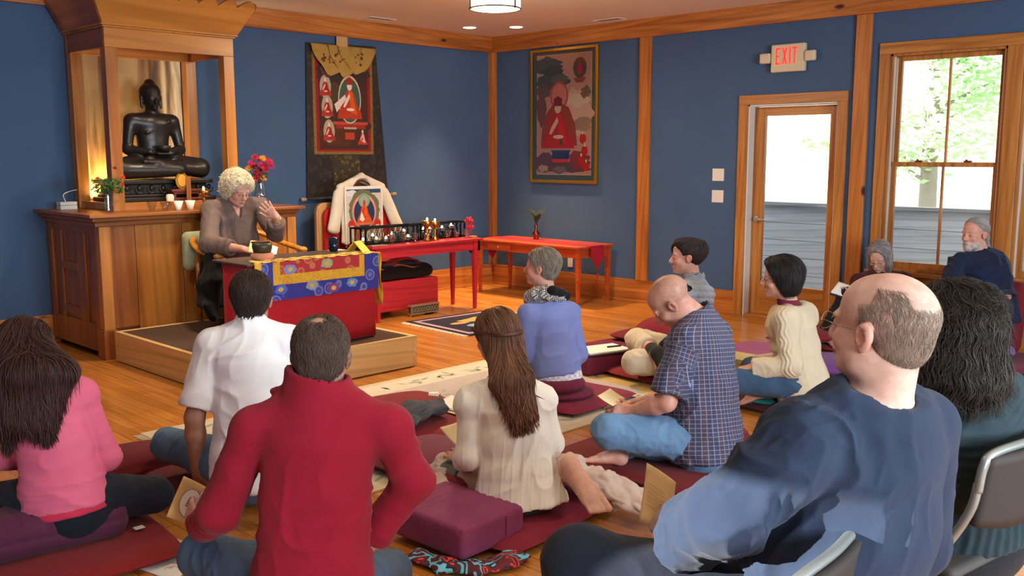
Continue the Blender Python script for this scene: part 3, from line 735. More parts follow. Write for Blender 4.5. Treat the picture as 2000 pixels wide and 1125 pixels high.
def bouquet(t, base, top, spread, heads, nleaf, seed, leafm, lsize=.03):
    r = random.Random(seed); st = MB(); lf = MB(); bx_, by, bz = base
    for k in range(12):
        a = r.random()*2*PI; d = spread*(.3+.7*r.random()); e = (bx_+d*math.cos(a), by+d*math.sin(a), top-.04*r.random()); st.tube(spline([(bx_, by, bz+.02), (bx_+.3*d*math.cos(a), by+.3*d*math.sin(a), (bz+top)/2), e], 4), .0022, 5)
    st.build('stem', leafm, t, smooth=True)
    for k in range(nleaf):
        a = r.random()*2*PI; d = spread*math.sqrt(r.random()); z = top-.11*r.random()-.02; c = Vector((bx_+d*math.cos(a), by+d*math.sin(a), z)); u = Vector((r.gauss(0, 1), r.gauss(0, 1), r.gauss(.3, .6))).normalized(); v = u.orthogonal().normalized(); s = lsize*(.6+.6*r.random())
        lf.add([c-u*s, c+v*s*.3, c+u*s, c-v*s*.3], [(0, 1, 2, 3)])
    lf.build('foliage', leafm, t)
    for (dx, dy, dz, rr, m, n) in heads:
        h = MB(); flower_head(h, (bx_+dx, by+dy, top+dz), rr, n, (dx*2, -.6+dy*2, .7), 3); h.build('blossom', m, t)
def camq(x, y):  # offset seen to the right (x) and nearer the camera (y)
    return (.697*x-.71*y, -.717*x-.69*y)
F = {k: plain('petal_'+k, c, rough=.6, vary=.15, vs=60) for k, c in dict(red='#c8102a', pink='#d42a5c', yellow='#e8a51e', orange='#d9521c', dkred='#8a1420', magenta='#b81e5a').items()}
t = thing('crystal_vase', 'cut crystal vase of red blossoms and greenery on the altar', 'vase', (-5.09, -.86, CZ))
vx, vy = -5.09, -.86; g = MB(); prof = [(.030, 0), (.032, .01), (.033, .08), (.036, .158), (.033, .158), (.030, .08), (.028, .016), (.0, .014)]; g.lathe(prof, (vx, vy, CZ+.001), 16)
for k in range(8):
    for q in range(9): a = 2*PI*k/8+(q % 2)*PI/8; g.ell((vx+.0335*math.cos(a), vy+.0335*math.sin(a), CZ+.02+q*.015), (.006, .006, .006), 6, 4)
g.build('glass', m_clear, t, smooth=False); MB().lathe([(.0, 0), (.027, 0), (.029, .09), (0, .09)], (vx, vy, CZ+.018), 16).build('water', m_water, t, smooth=True)
hd = []
for x, y, z, r_h, c, n in ((.05, -.02, .06, .022, 'dkred', 8), (.115, .0, -.01, .026, 'orange', 9), (-.07, .02, -.02, .024, 'orange', 9), (-.045, .03, -.06, .02, 'orange', 8), (.12, .02, -.07, .018, 'red', 7)):
    a, b_ = camq(x, y); hd.append((a, b_, z, r_h, F[c], n))
bouquet(t, (vx, vy, CZ+.10), 1.41, .12, hd, 320, 4, m_leaf, .022)
t = thing('glass_vase', 'clear glass vase of red, pink and yellow flowers behind the speaker', 'vase', (-3.66, -.72, CZ))
vx, vy = -3.66, -.72; MB().lathe([(.045, 0), (.062, .03), (.058, .11), (.042, .19), (.047, .215), (.044, .215), (.039, .19), (.054, .11), (.057, .03), (.0, .014)], (vx, vy, CZ+.001), 24).build('glass', m_clear, t, smooth=True)
MB().lathe([(0, 0), (.055, .012), (.052, .09), (0, .09)], (vx, vy, CZ+.018), 20).build('water', m_water, t, smooth=True)
hd = []; rr_ = random.Random(5)
for x, z, c in ((-.09, .0, 'yellow'), (-.03, .10, 'red'), (.02, .03, 'pink'), (-.02, -.03, 'red'), (.04, .09, 'yellow'), (.06, -.01, 'red'), (.07, .07, 'red'), (.11, .02, 'magenta'), (-.03, -.09, 'red'), (.035, -.085, 'yellow'), (-.06, .05, 'pink'), (.0, .075, 'pink'), (.1, .06, 'pink'), (-.05, .02, 'red'), (.06, .03, 'magenta'), (.01, -.06, 'pink')):
    a, b_ = camq(x, rr_.uniform(0, .05)); hd.append((a, b_, z-.05, .04, F[c], 11))
bouquet(t, (vx, vy, CZ+.04), 1.50, .07, hd, 60, 8, m_leafd, .03)
def tumbler(loc, lab, grp, h=.075, rt=.042, rb=.020, fill=None, name='offering_bowl'):
    t = thing(name, lab, 'bowl', loc, group=grp)
    MB().lathe([(rb, 0), (rb+.002, .006), (rt, h), (rt-.003, h), (rb-.001, .012), (0, .010)], (0, 0, 0), 18).build('glass', m_clear if fill is None else plain('frosted_cup', '#e6e2d4', rough=.5), t, smooth=True, local=True)
    MB().lathe([(0, 0), (rb*.95, 0), (rt*.72, h*.45), (0, h*.45)], (0, 0, .013), 16).build('contents', m_water if fill is None else fill, t, smooth=True, local=True)
    return t
tumbler((-4.80, -.98, CZ), 'left one of two clear glass bowls on the altar, next to the wooden post', 'offering bowls on the altar')
tumbler((-4.70, -1.0, CZ), 'right one of two clear glass bowls, beside the frosted cups on the altar', 'offering bowls on the altar')
salt = plain('white_grain', '#efe9dc', rough=1, bs=.6, bscale=300); seed_ = plain('dark_red_filling', '#7a3a24', rough=1)
tumbler((-4.585, -.99, CZ), 'frosted white cup with white filling on the altar, left of its twin', 'frosted cups on the altar', fill=salt)
tumbler((-4.475, -.98, CZ), 'frosted white cup with a dark red heap on the altar, right of its twin', 'frosted cups on the altar', fill=seed_)
# butter-lamp on the altar
def goblet(loc, lab, h=.155, grp=None, s=1.0):
    t = thing('butter_lamp', lab, 'oil lamp', loc, group=grp); r = lambda v: v*s
    MB().lathe([(r(.038), 0), (r(.036), .01), (r(.018), .03*h/.155), (r(.011), .055*h/.155), (r(.018), .075*h/.155), (r(.010), .09*h/.155), (r(.016), .105*h/.155), (r(.042), .118*h/.155), (r(.046), h), (r(.041), h), (r(.036), h*.82), (0, h*.8)], (0, 0, 0), 24).build('cup', m_brass, t, smooth=True, local=True)
    MB().lathe([(0, 0), (r(.036), 0), (r(.038), .012), (0, .012)], (0, 0, h*.84), 16).build('wax', m_wax, t, smooth=True, local=True)
    MB().ell((0, 0, h+.014), (.009, .009, .018), 8, 8).build('flame', m_flame, t, smooth=True, local=True); return t
goblet((-4.36, -1.0, CZ), 'tall brass butter lamp burning on the altar beside the frosted cups')
t = thing('offering_stand', 'small carved red-brown stand in front of the black statue', 'stand', (-4.36, -.72, CZ+.06))
b = MB(); b.box((-4.52, -.77, 1.27), (-4.20, -.65, 1.29)); b.box((-4.50, -.76, 1.25), (-4.22, -.66, 1.27))
for xx in (-4.50, -4.24):
    for yy in (-.755, -.68): b.box((xx, yy, CZ+.06), (xx+.022, yy+.022, 1.25))
b.box((-4.48, -.75, CZ+.07), (-4.24, -.745, CZ+.09)); b.build('frame', wood('redwood', '#4a1a0e', '#6a2a16', '#7c3a20', axis='X', rough=.4), t, bevel=.003)
t = thing('gold_disc', 'round gilded disc with orange centre standing on the small stand', 'disc', (-4.40, -.70, 1.29))
Rx = Matrix.Rotation(PI/2, 3, 'X'); MB().lathe([(0, 0), (.055, 0), (.055, .012), (0, .012)], (-4.40, -.70, 1.36), 30, ax=Rx, sy=1.3).build('rim', m_gold, t, smooth=False)
MB().lathe([(0, .012), (.04, .012), (.038, .016), (0, .016)], (-4.40, -.70, 1.36), 30, ax=Rx, sy=1.3).build('centre', plain('amber', '#e09a3a', rough=.4), t)
t = tag(MB().box((-4.405, -.80, CZ+.06), (-4.365, -.78, 1.385)).build('wooden_tablet', cherry('Z'), bevel=.004), 'narrow upright wooden tablet in front of the gold disc', 'tablet')
t = thing('crystal_lantern', 'small pale pink glowing lantern between the two frosted cups', 'lantern', (-4.54, -.78, CZ+.06))
MB().prism([(-.026, 0), (.026, 0), (.03, .045), (.02, .062), (-.02, .062), (-.03, .045)], (-4.54, -.78, CZ+.06), (1, 0, 0), (0, 0, 1), -.03).build('body', plain('rose_quartz', '#e8bfb0', rough=.4, emit='#ffb090', es=.35), t, bevel=.004)

# ================================================================== DESK AND SPEAKER'S CHAIR
PX0, PX1, PY0, PY1, PZ = -5.235, -3.725, -2.95, -1.16, .235
t = thing('platform', 'low carpeted platform with pale pine sides under the speaker', 'platform', ((PX0+PX1)/2, (PY0+PY1)/2, 0))
pp = wood('pale_pine', '#c09858', '#dcb678', '#e6c48a', axis='Y', rough=.5, knots=True, scale=.6); ppx = wood('pale_pine', '#c09858', '#dcb678', '#e6c48a', axis='X', rough=.5, knots=True, scale=.6)
for xx in (PX0, PX1-.038): MB().box((xx, PY0, .006), (xx+.038, PY1, PZ)).build('side_board', pp, t, bevel=.003)
for yy in (PY0, PY1-.038): MB().box((PX0+.038, yy, .006), (PX1-.038, yy+.038, PZ)).build('end_board', ppx, t, bevel=.003)
MB().box((PX0+.036, PY0+.036, .02), (PX1-.036, PY1-.036, PZ-.004)).build('carpet_top', plain('brown_carpet', '#5c4334', rough=1, vary=.35, vs=60, bs=1.0, bscale=260), t)
# desk
DX0, DX1, DY0, DY1, DZT = -4.985, -3.955, -2.755, -2.40, .86
m_redcl = cloth('red_satin', '#b00f1e', rough=.55, bs=.06, blot=.06, sheen=.1)
t = thing('speakers_desk', "speaker's low desk wrapped in red cloth on the platform", 'desk', ((DX0+DX1)/2, -2.57, PZ))
g = MB()
def drape(u, v):  # skirt
    per = [(DX0, DY1), (DX0, DY0), (DX1, DY0), (DX1, DY1)]; s = u*3; i = min(int(s), 2); f = s-i; a, b = per[i], per[i+1]; x = a[0]+(b[0]-a[0])*f; y = a[1]+(b[1]-a[1])*f
    w = .006*(1-v)*math.sin(u*55)+.004*math.sin(u*23+v*3); nx, ny = [(-1, 0), (0, -1), (1, 0)][i]; return (x+nx*w, y+ny*w, PZ+.008+v*(DZT-PZ-.02))
g.grid(drape, 150, 8); g.build('red_cloth', m_redcl, t, smooth=True, solid=.004)
MB().box((DX0-.03, DY0-.02, DZT-.016), (DX1+.02, DY1+.10, DZT-.002)).build('desk_top', plain('dark_lacquer', '#55463c', rough=.25), t, bevel=.003)
for xx in (DX0+.02, DX1-.06):
    for yy in (DY0+.02, DY1-.02): MB().box((xx, yy, PZ), (xx+.04, yy+.04, DZT-.016)).build('leg', plain('red_lacquer', '#8e1a22', rough=.35), t)
# brocade hanging over the front
br = thing('brocade_cloth', 'blue brocade altar cloth with yellow and red bands over the desk front', 'cloth', (-4.45, DY0-.03, DZT))
P = Pic((DX0+.035, DY0-.032, DZT-.26), (1, 0, 0), (0, 0, 1), DX1-DX0-.03, .262)
def brocade(nm, c1, c2, sc):
    m, nt, b = nodes(nm); v = N(nt, 'ShaderNodeTexVoronoi', Scale=float(sc)); nt.links.new(coords(nt), v.inputs[0]); n = N(nt, 'ShaderNodeTexNoise', Scale=40.0, Detail=3.0, Distortion=1.5); nt.links.new(coords(nt), n.inputs[0])
    a = ramp(nt, v.outputs['Distance'], [(.0, c2), (.25, c1), (.33, c2), (.4, c1)]); q = ramp(nt, n.outputs[0], [(.42, '#ffffff'), (.5, c2), (.56, '#ffffff')]); nt.links.new(mixc(nt, .5, a, q, 'MULTIPLY'), b.inputs['Base Color']); b.inputs['Roughness'].default_value = .42; b.inputs['Sheen Weight'].default_value = .3; return m
mb_, my_, mr_ = brocade('brocade_blue', '#2c2a8c', '#7a86c0', 9), brocade('brocade_yellow', '#dba821', '#c07f20', 11), brocade('brocade_red', '#b3242c', '#c9824a', 10)
P.rect(0, 0, 1, 1, mb_); P.rect(.115, .40, .875, 1, my_); P.rect(.17, .66, .83, 1, mr_)
for x, y, c in ((.25, .78, '#7f86b8'), (.55, .84, '#9aa07a'), (.42, .3, '#8c94a8'), (.76, .25, '#5f86c4'), (.6, .16, '#8a3c78'), (.17, .28, '#4c62b4')):
    P.el(x, y, .05, .13, c, 22, .35, int(x*100)); P.el(x, y, .022, .06, '#c9a24a', 14, .3)
P.build('brocade', br)
ye = thing('yellow_scarf', 'yellow silk scarf with dark lettering laid along the desk top', 'scarf', (-4.45, -2.72, DZT))
m_yel = cloth('yellow_silk', '#e0a51c', '#f0bc34', rough=.5, bs=.08, sheen=.2)
def sc(u, v):
    x = DX0+.03+u*(DX1-DX0-.03); y = DY0-.028+v*.10+.012*math.sin(u*17)*(v); z = DZT+.004+.008*abs(math.sin(u*31+v*5))*v+.004*math.sin(u*60); return (x, y, z)
g = MB(); g.grid(sc, 90, 6); g.build('scarf_top', m_yel, ye, smooth=True, solid=.003)
def scr(u, v):
    return (DX1+.028+.008*math.sin(v*9+u*8)+.012*v, DY0-.03+u*.085, DZT+.004-v*.36)
g = MB(); g.grid(scr, 8, 24)
for k in range(22): y = DY0-.03+k*.0039; g.box((DX1+.038, y, DZT-.385), (DX1+.041, y+.002, DZT-.35))
g.build('scarf_end', m_yel, ye, smooth=True, solid=.003)
def scl(u, v): return (DX0+.002+u*.055+.005*math.sin(v*8), DY0-.04-.006*math.sin(u*6), DZT+.010-v*.135)
g = MB(); g.grid(scl, 8, 12); g.build('scarf_end', m_yel, ye, smooth=True, solid=.003)
tx = MB(); r0 = random.Random(3)
for k in range(46):
    x = DX0+.12+k*.018+r0.random()*.006
    if r0.random() < .25: continue
    tx.box((x, DY0-.02, DZT+.011), (x+.010, DY0-.012+.02*r0.random(), DZT+.0125))
tx.build('lettering', plain('dark_ink', '#3c2a10', rough=.8), ye)
# things on the desk
t = thing('singing_bowl', 'dark bronze singing bowl with wooden striker resting on it', 'singing bowl', (-4.81, -2.62, DZT+.055))
bc = (-4.81, -2.62); MB().lathe([(.03, .045), (.058, .05), (.068, .09), (.066, .118), (.061, .118), (.062, .09), (.052, .058), (.0, .05)], (*bc, DZT+.004), 30).build('bowl', plain('dark_bronze_bowl', '#4a4a38', rough=.45, metal=.6), t, smooth=True)
MB().tube([(bc[0]-.07, bc[1]+.02, DZT+.128), (bc[0]+.05, bc[1]-.01, DZT+.128)], [.006, .011], 10).build('striker', plain('dark_wood', '#6a3a22', rough=.5), t, smooth=True)
t = tag(MB().tube([(bc[0]+.052*math.cos(a), bc[1]+.052*math.sin(a), DZT+.030) for a in np.linspace(0, 2*PI, 28, endpoint=False)], .027, 14, closed=True).build('ring_cushion', cloth('salmon_silk', '#c98a6a', rough=.5), smooth=True), 'salmon silk ring cushion under the singing bowl on the desk', 'cushion')
t = thing('blue_tumbler', 'dark blue glass tumbler on the desk', 'glass', (-4.03, -2.42, DZT)); MB().lathe([(.030, 0), (.036, .01), (.038, .10), (.035, .10), (.033, .014), (0, .012)], (-4.09, -2.43, DZT+.001), 22).build('glass', plain('blue_glass', '#16304a', rough=.05, trans=.6, ior=1.45), t, smooth=True)
t = thing('yellow_booklet', 'small yellow folded card standing like a tent on the desk', 'booklet', (-4.02, -2.66, DZT))
MB().add([(-4.11, -2.60, DZT+.006), (-3.99, -2.55, DZT+.006), (-3.985, -2.63, DZT+.085), (-4.085, -2.68, DZT+.085)], [(0, 1, 2, 3)]).add([(-4.05, -2.74, DZT+.006), (-3.945, -2.69, DZT+.006), (-3.985, -2.63, DZT+.085), (-4.085, -2.68, DZT+.085)], [(0, 1, 2, 3)]).build('cover', plain('yellow_card', '#e8b93e', rough=.6), t, solid=.004)
t = tag(MB().box((-4.10, -2.45, DZT), (-4.00, -2.37, DZT+.004)).build('small_card', plain('cream_paper', '#e8dcc0', rough=.8)), 'small cream card lying flat beside the blue tumbler', 'card')

# armchair
def armchair():
    t = thing('armchair', 'light wood armchair with curved arm rail and red seat on the platform', 'armchair', (-4.22, -1.55, PZ)); m = wood('golden_maple', '#a8621e', '#cf8a32', '#dc9a44', axis='X', rough=.3)
    xl, xr, yf, yb = -4.60, -3.84, -1.62, -1.20; zs = .545; za = .80
    for x, y in ((xl+.05, yf), (xr-.05, yf), (xl+.06, yb), (xr-.06, yb)):
        lg = MB(); lg.tube([(x, y, PZ+.004), (x, y, za-.02)], [.019, .022], 8, flat=(1, 1)); lg.build('leg', m, t, smooth=True)
    MB().box((xl+.03, yf-.03, zs-.045), (xr-.03, yb+.03, zs)).build('seat_frame', m, t, bevel=.008)
    for x in (xl+.05, xr-.05):
        MB().prism([(0, 0), (0, -.09), (.03, -.06), (.09, -.045), (.13, 0)], (x-.01, yf+.02, zs-.045), (0, 1, 0), (0, 0, 1), .02).build('bracket', m, t, bevel=.003)
    MB().prism([(0, 0), (0, -.09), (.03, -.06), (.09, -.045), (.13, 0)], (xl+.07, yf-.012, zs-.045), (1, 0, 0), (0, 0, 1), .02).build('bracket', m, t, bevel=.003); MB().prism([(0, 0), (0, -.09), (-.03, -.06), (-.09, -.045), (-.13, 0)], (xr-.07, yf-.012, zs-.045), (1, 0, 0), (0, 0, 1), .02).build('bracket', m, t, bevel=.003)
    s = Sdf(); s.rbox((-4.22, (yf+yb)/2-.01, zs+.03), (.335, .225, .035), .03); Vt, Q = s.mesh(.012); meshobj('seat_cushion', Vt, Q, m_redcl, t)
    pts = spline([(xl-.0, yf+.03-.04, za+.0), (xl-.02, yf+.08, za+.005), (xl+.0, -1.30, za+.045), (xl+.09, -1.10, za+.12), (-4.22, -1.0, za+.16), (xr-.09, -1.10, za+.12), (xr, -1.30, za+.045), (xr+.02, yf+.08, za+.005), (xr, yf-.01, za)], 8)
    ar = MB(); ar.tube(pts, .027, 10, flat=(.75, 1.15)); ar.build('arm_rail', m, t, smooth=True)
    for x in (xl, xr): MB().ell((x, yf-.02, za), (.042, .035, .026), 16, 10).build('arm_knob', m, t, smooth=True)
    bk = MB(); bk.box((-4.29, -1.04, zs), (-4.15, -1.015, za+.15)); bk.build('back_splat', m, t, bevel=.004)
armchair()
s = Sdf(); s.rbox((-4.40, -1.10, .80), (.22, .05, .16), .05); Vt, Q = s.mesh(.012); c_ = meshobj('back_cushion', Vt, Q, cloth('sage_print', '#8fa083', '#b8c0a0', rough=.9)); tag(c_, 'pale green patterned cushion behind the speaker in the armchair', 'cushion')
# ================================================================== HANGING SCROLL, FRAMED PICTURE, SIGN, SWITCHES
def scroll():
    t = thing('hanging_scroll', 'tall dark brocade scroll painting with gold valance hanging on the back wall', 'scroll', (-2.2, -.03, 1.12))
    dk = brocade('brocade_dark', '#24201f', '#4c4234', 14); gd = cloth('gold_silk', '#a8843e', '#b8944a', rough=.6, bs=.1)
    bk = MB(); Y = -.028
    bk.prism([(-2.66, 2.70), (-2.70, 1.13), (-1.65, 1.15), (-1.79, 2.72)], (0, Y, 0), (1, 0, 0), (0, 0, 1), -.006); bk.build('brocade_backing', dk, t)
    P = Pic((-2.60, Y-.0005, 1.58), (1, 0, 0), (0, 0, 1), .76, 1.03)
    P.rect(0, 0, 1, 1, brocade('brocade_gold', '#8a6a30', '#6a4a20', 30)); P.rect(.045, .03, .955, .97, '#8e1f1c'); P.rect(.09, .05, .91, .95, '#4a2a22')
    for i, (x, y, rx, ry, c) in enumerate([(.5, .8, .42, .15, '#3a2c28'), (.3, .62, .2, .1, '#4c3a2c'), (.75, .3, .2, .1, '#3c3026'), (.4, .2, .3, .12, '#54301f')]): P.el(x, y, rx, ry, c, 20, .3, i)
    P.rect(.36, .26, .86, .30, '#9a2a22'); P.rect(.32, .30, .9, .33, '#b04a3a')
    seated(P, .60, .36, .42, '#b03a20', '#cf5a1c', '#e0c8b8', halo='#3f5a4a', rim='#c8b898', hat='#a02a20'); P.poly([(.38, .42), (.34, .5), (.52, .6), (.54, .56)], '#e0c8b8')
    for x, y in ((.2, .58), (.22, .38), (.24, .14)): seated(P, x, y, .2, '#a83228', '#8e241e', '#d8b8a8', rim='#a89a80')
    seated(P, .8, .1, .17, '#b03a30', '#d8b0a0', '#d8b8a8'); P.rect(.5, .15, .66, .22, '#b4402a'); P.el(.24, .84, .13, .07, '#5a3a38', 18, .4); P.el(.24, .83, .05, .05, '#8e2a28')
    for k in range(7): P.el(.5+.03*k, .265, .012, .012, '#cfc0a0', 8)
    P.build('painting', t)
    v = Pic((-2.60, Y-.012, 2.40), (1, 0, 0), (0, 0, 1), .76, .30)
    g = MB()
    for x0, x1, w in ((-2.63, -2.12, .30), (-2.30, -1.81, .27), (-2.42, -2.0, .31)):
        def fn(u, vv, x0=x0, x1=x1):
            d = math.sin(PI*u)**.8*w+.012*math.sin(u*19)+.01; return (x0+u*(x1-x0), Y-.010-.02*abs(math.sin(u*9+vv*6))*vv-.02*vv, 2.695-d*vv)
        g.grid(fn, 24, 10)
    vl_ = g.build('gold_valance', gd, t, smooth=True, solid=.003); g = MB(); rv = random.Random(4)
    for k in range(26): x = rv.uniform(-2.5, -1.95); z = rv.uniform(2.50, 2.64); g.ell((x, Y-.034, z), (.014*rv.random()+.006, .003, .016*rv.random()+.005), 8, 4)
    g.build('leaf_embroidery', cloth('embroidery', '#5a3a20', '#7a3424'), vl_)
    MB().box((-2.30, Y-.014, 2.68), (-2.16, Y-.004, 2.83)).build('hanging_tab', cloth('pale_gold', '#c09a6a', rough=.7), t, bevel=.002)
    P = Pic((-2.37, Y-.0005, 1.15), (1, 0, 0), (0, 0, 1), .34, .42); P.rect(0, 0, 1, 1, brocade('brocade_olive', '#3a3420', '#8a7438', 18)); P.build('lower_panel', t)
    R = Matrix.Rotation(PI/2, 3, 'Y')
    MB().tube([(-2.74, Y-.02, 1.125), (-1.60, Y-.02, 1.145)], .016, 12).build('bottom_rod', dk, t, smooth=True)
    for x, z in ((-2.76, 1.124), (-1.59, 1.146)): MB().tube([(x-.03, Y-.02, z), (x+.03, Y-.02, z)], .019, 12).build('rod_knob', plain('pale_bone', '#b08a68', rough=.5), t, smooth=True)
scroll()
def framed():
    t = thing('framed_picture', 'large gold framed painting of a red robed figure on the wall by the corner', 'picture', (-.02, -1.155, 1.25)); X = -.03
    y0, y1, z0, z1 = -1.66, -.655, 1.255, 2.765; f = .035
    MB().box((X-.012, y0, z0), (0, y0+f, z1)).box((X-.012, y1-f, z0), (0, y1, z1)).box((X-.012, y0+f, z0), (0, y1-f, z0+f)).box((X-.012, y0+f, z1-f), (0, y1-f, z1)).build('frame', m_gold, t, bevel=.006)
    MB().box((-.018, y0+f, z0+f), (-.008, y1-f, z1-f)).build('mat_board', plain('slate_mat', '#4a606c', rough=.8), t)
    P = Pic((-.0195, -.755, 1.355), (0, -1, 0), (0, 0, 1), .805, 1.335, 1.25)
    P.rect(-.008, -.005, 1.008, 1.005, '#b8a8a0'); P.rect(0, 0, 1, 1, '#a8827c')
    for i, (x, y, rx, ry, c) in enumerate([(.7, .5, .35, .2, '#b89a90'), (.75, .62, .2, .06, '#c4aca0'), (.2, .92, .28, .07, '#4a4c50'), (.3, .86, .2, .05, '#3e4248'), (.25, .78, .32, .055, '#454a4e'), (.12, .7, .14, .06, '#5a4c4a'), (.42, .8, .16, .04, '#54585a'), (.9, .68, .09, .05, '#6a5c52'), (.08, .55, .1, .14, '#6a4640'), (.85, .42, .16, .06, '#8a7468'), (.15, .1, .2, .08, '#5a3a4a'), (.5, .06, .5, .05, '#4c4048'), (.8, .12, .18, .09, '#7a3038'), (.12, .05, .1, .03, '#9a8478'), (.45, .04, .12, .03, '#6a5a58')]): P.el(x, y, rx, ry, c, 26, .45, i)
    P.el(.42, .66, .17, .12, '#a84a48', 30); P.el(.42, .66, .14, .10, '#b87068', 30)
    P.poly([(.08, .24), (.76, .24), (.72, .42), (.6, .56), (.45, .6), (.32, .6), (.16, .5), (.1, .38)], '#8a3a26'); seated(P, .40, .22, .62, '#a81c20', '#b4262a', '#d8a898', hat='#6e2026', asp=.52)
    P.rect(.3, .1, .6, .13, '#b8262a'); P.rect(.3, .13, .62, .20, '#20356a'); P.rect(.28, .19, .64, .205, '#2c4478')
    for x, y in ((.86, .30), (.9, .2), (.84, .12), (.93, .07)): P.el(x, y, .06, .04, '#a8242a', 14, .3, int(x*50)); P.el(x, y+.045, .018, .014, '#d8b8a8', 10)
    P.el(.8, .88, .12, .085, '#6a4038', 24); P.el(.8, .88, .1, .07, '#4a5048', 24); P.el(.8, .875, .045, .05, '#a02428', 16); P.poly([(.68, .8), (.92, .8), (.86, .76), (.74, .76)], '#7a4a3c')
    P.el(.47, .27, .03, .03, '#3c4a24', 12)
    P.build('painting', t)
    MB().box((-.036, y0+f, z0+f), (-.0345, y1-f, z1-f)).build('picture_glass', m_glass, t)
framed()
def exit_sign():
    t = thing('exit_sign', 'white EXIT sign with red letters and two emergency lamp heads above the door', 'sign', (-.03, -3.92, 2.33)); m = plain('ivory_plastic', '#cfc3a4', rough=.5)
    MB().box((-.055, -4.085, 2.335), (-.002, -3.745, 2.588)).build('sign_body', m, t, bevel=.012)
    # letters: a row of block letters reading from nearer the corner to farther
    L = MB(); X = -.0565; zb, zt = 2.405, 2.555; w = .048; s = .014
    def R(y0, y1, z0, z1): L.box((X-.002, min(y0, y1), z0), (X+.001, max(y0, y1), z1))
    y = -3.80; R(y, y-s, zb, zt); R(y, y-w, zb, zb+s); R(y, y-w, zt-s, zt); R(y, y-w*.8, (zb+zt)/2-s/2, (zb+zt)/2+s/2)
    y = -3.862
    for a, b in (((0, zb), (w, zt)), ((0, zt), (w, zb))): L.add([(X-.002, y-a[0], a[1]), (X-.002, y-a[0]-s*1.2, a[1]), (X-.002, y-b[0]-s*.4, b[1]), (X-.002, y-b[0]+s*.8, b[1])], [(0, 1, 2, 3)])
    y = -3.935; R(y, y-s, zb, zt); y = -3.962; R(y, y-w*1.1, zt-s, zt); R(y-w*.55+s/2, y-w*.55-s/2, zb, zt)
    L.build('exit_letters', plain('exit_red', '#ff4038', emit='#ff3028', es=1.3), t)
    for y0 in (-3.74, -4.09-.105):
        h = thing  # lamp heads
        MB().box((-.075, y0, 2.42), (-.03, y0+.105, 2.515)).build('lamp_head', m, t, bevel=.015)
exit_sign()
for nm, z0, lab in (('wall_plate', 1.318, 'upper of two square white wall plates left of the glass door'), ('wall_plate', 1.105, 'lower of two square white wall plates left of the glass door')):
    t = thing(nm, lab, 'wall plate', (-.004, -3.185, z0), group='white plates beside the door')
    MB().box((-.008, -3.252, z0), (-.0005, -3.12, z0+.122)).build('plate', m_white, t, bevel=.003)
    if z0 < 1.2:
        b = MB()
        for k in range(2): b.box((-.011, -3.225+k*.045, z0+.035), (-.008, -3.19+k*.045, z0+.09))
        b.build('switch', m_white, t, bevel=.001)
t = tag(MB().box((-.008, -1.30, .30), (-.0005, -1.225, .42)).build('outlet_plate', m_white, bevel=.003), 'small white outlet plate low on the wall behind the corner table', 'outlet')

# ================================================================== TABLES
m_redl = wood('red_paint', '#a01c28', '#b42430', '#bc2c38', axis='X', rough=.35); m_oran = wood('orange_stain', '#9a3c18', '#b84e22', '#c45c2c', axis='Y', rough=.3)
def leg_tapered(mb, x, y, z1, w0, w1): mb.add([(x-w0, y-w0, z1), (x+w0, y-w0, z1), (x+w0, y+w0, z1), (x-w0, y+w0, z1), (x-w1, y-w1, .001), (x+w1, y-w1, .001), (x+w1, y+w1, .001), (x-w1, y+w1, .001)], [(0, 1, 2, 3), (7, 6, 5, 4), (0, 4, 5, 1), (1, 5, 6, 2), (2, 6, 7, 3), (3, 7, 4, 0)])
def table(nm, lab, x0, x1, y0, y1, zt, ins, m, drawer=None):
    t = thing(nm, lab, 'table', ((x0+x1)/2, (y0+y1)/2, 0)); MB().box((x0, y0, zt-.022), (x1, y1, zt)).build('table_top', m, t, bevel=.004)
    a, b, c, d = x0+ins, x1-ins, y0+.04, y1-.04
    MB().box((a, c-.012, zt-.12), (b, c+.012, zt-.022)).box((a, d-.012, zt-.12), (b, d+.012, zt-.022)).box((a-.012, c, zt-.12), (a+.012, d, zt-.022)).box((b-.012, c, zt-.12), (b+.012, d, zt-.022)).build('apron', m, t)
    for x in (a, b):
        for y in (c, d): g = MB(); leg_tapered(g, x, y, zt-.022, .026, .015); g.build('leg', m, t, bevel=.002)
    return t
RT = table('red_table', 'red painted offering table with tapered legs under the candle rack', -2.86, -1.43, -1.30, -.88, .725, .085, m_redl)
OT = table('corner_table', 'orange-red wooden table with a drawer and red runner in the corner', -.735, -.10, -1.98, -.42, .62, .07, m_oran)
dr_ = MB().box((-.71, -.98, .515), (-.70, -.62, .59)).build('drawer', m_oran, OT, bevel=.002); MB().ell((-.715, -.80, .553), (.012, .012, .012), 10, 8).build('drawer_knob', plain('pale_knob', '#d88a5a', rough=.3), dr_, smooth=True)
m_runner = cloth('wine_silk', '#9c1226', '#b01c30', rough=.5, bs=.06)
t = thing('table_runner', 'dark red silk runner with pointed tasselled ends on the corner table', 'table runner', (-.42, -1.2, .62))
MB().box((-.52, -1.99, .6205), (-.30, -.41, .6235)).build('runner', m_runner, t)
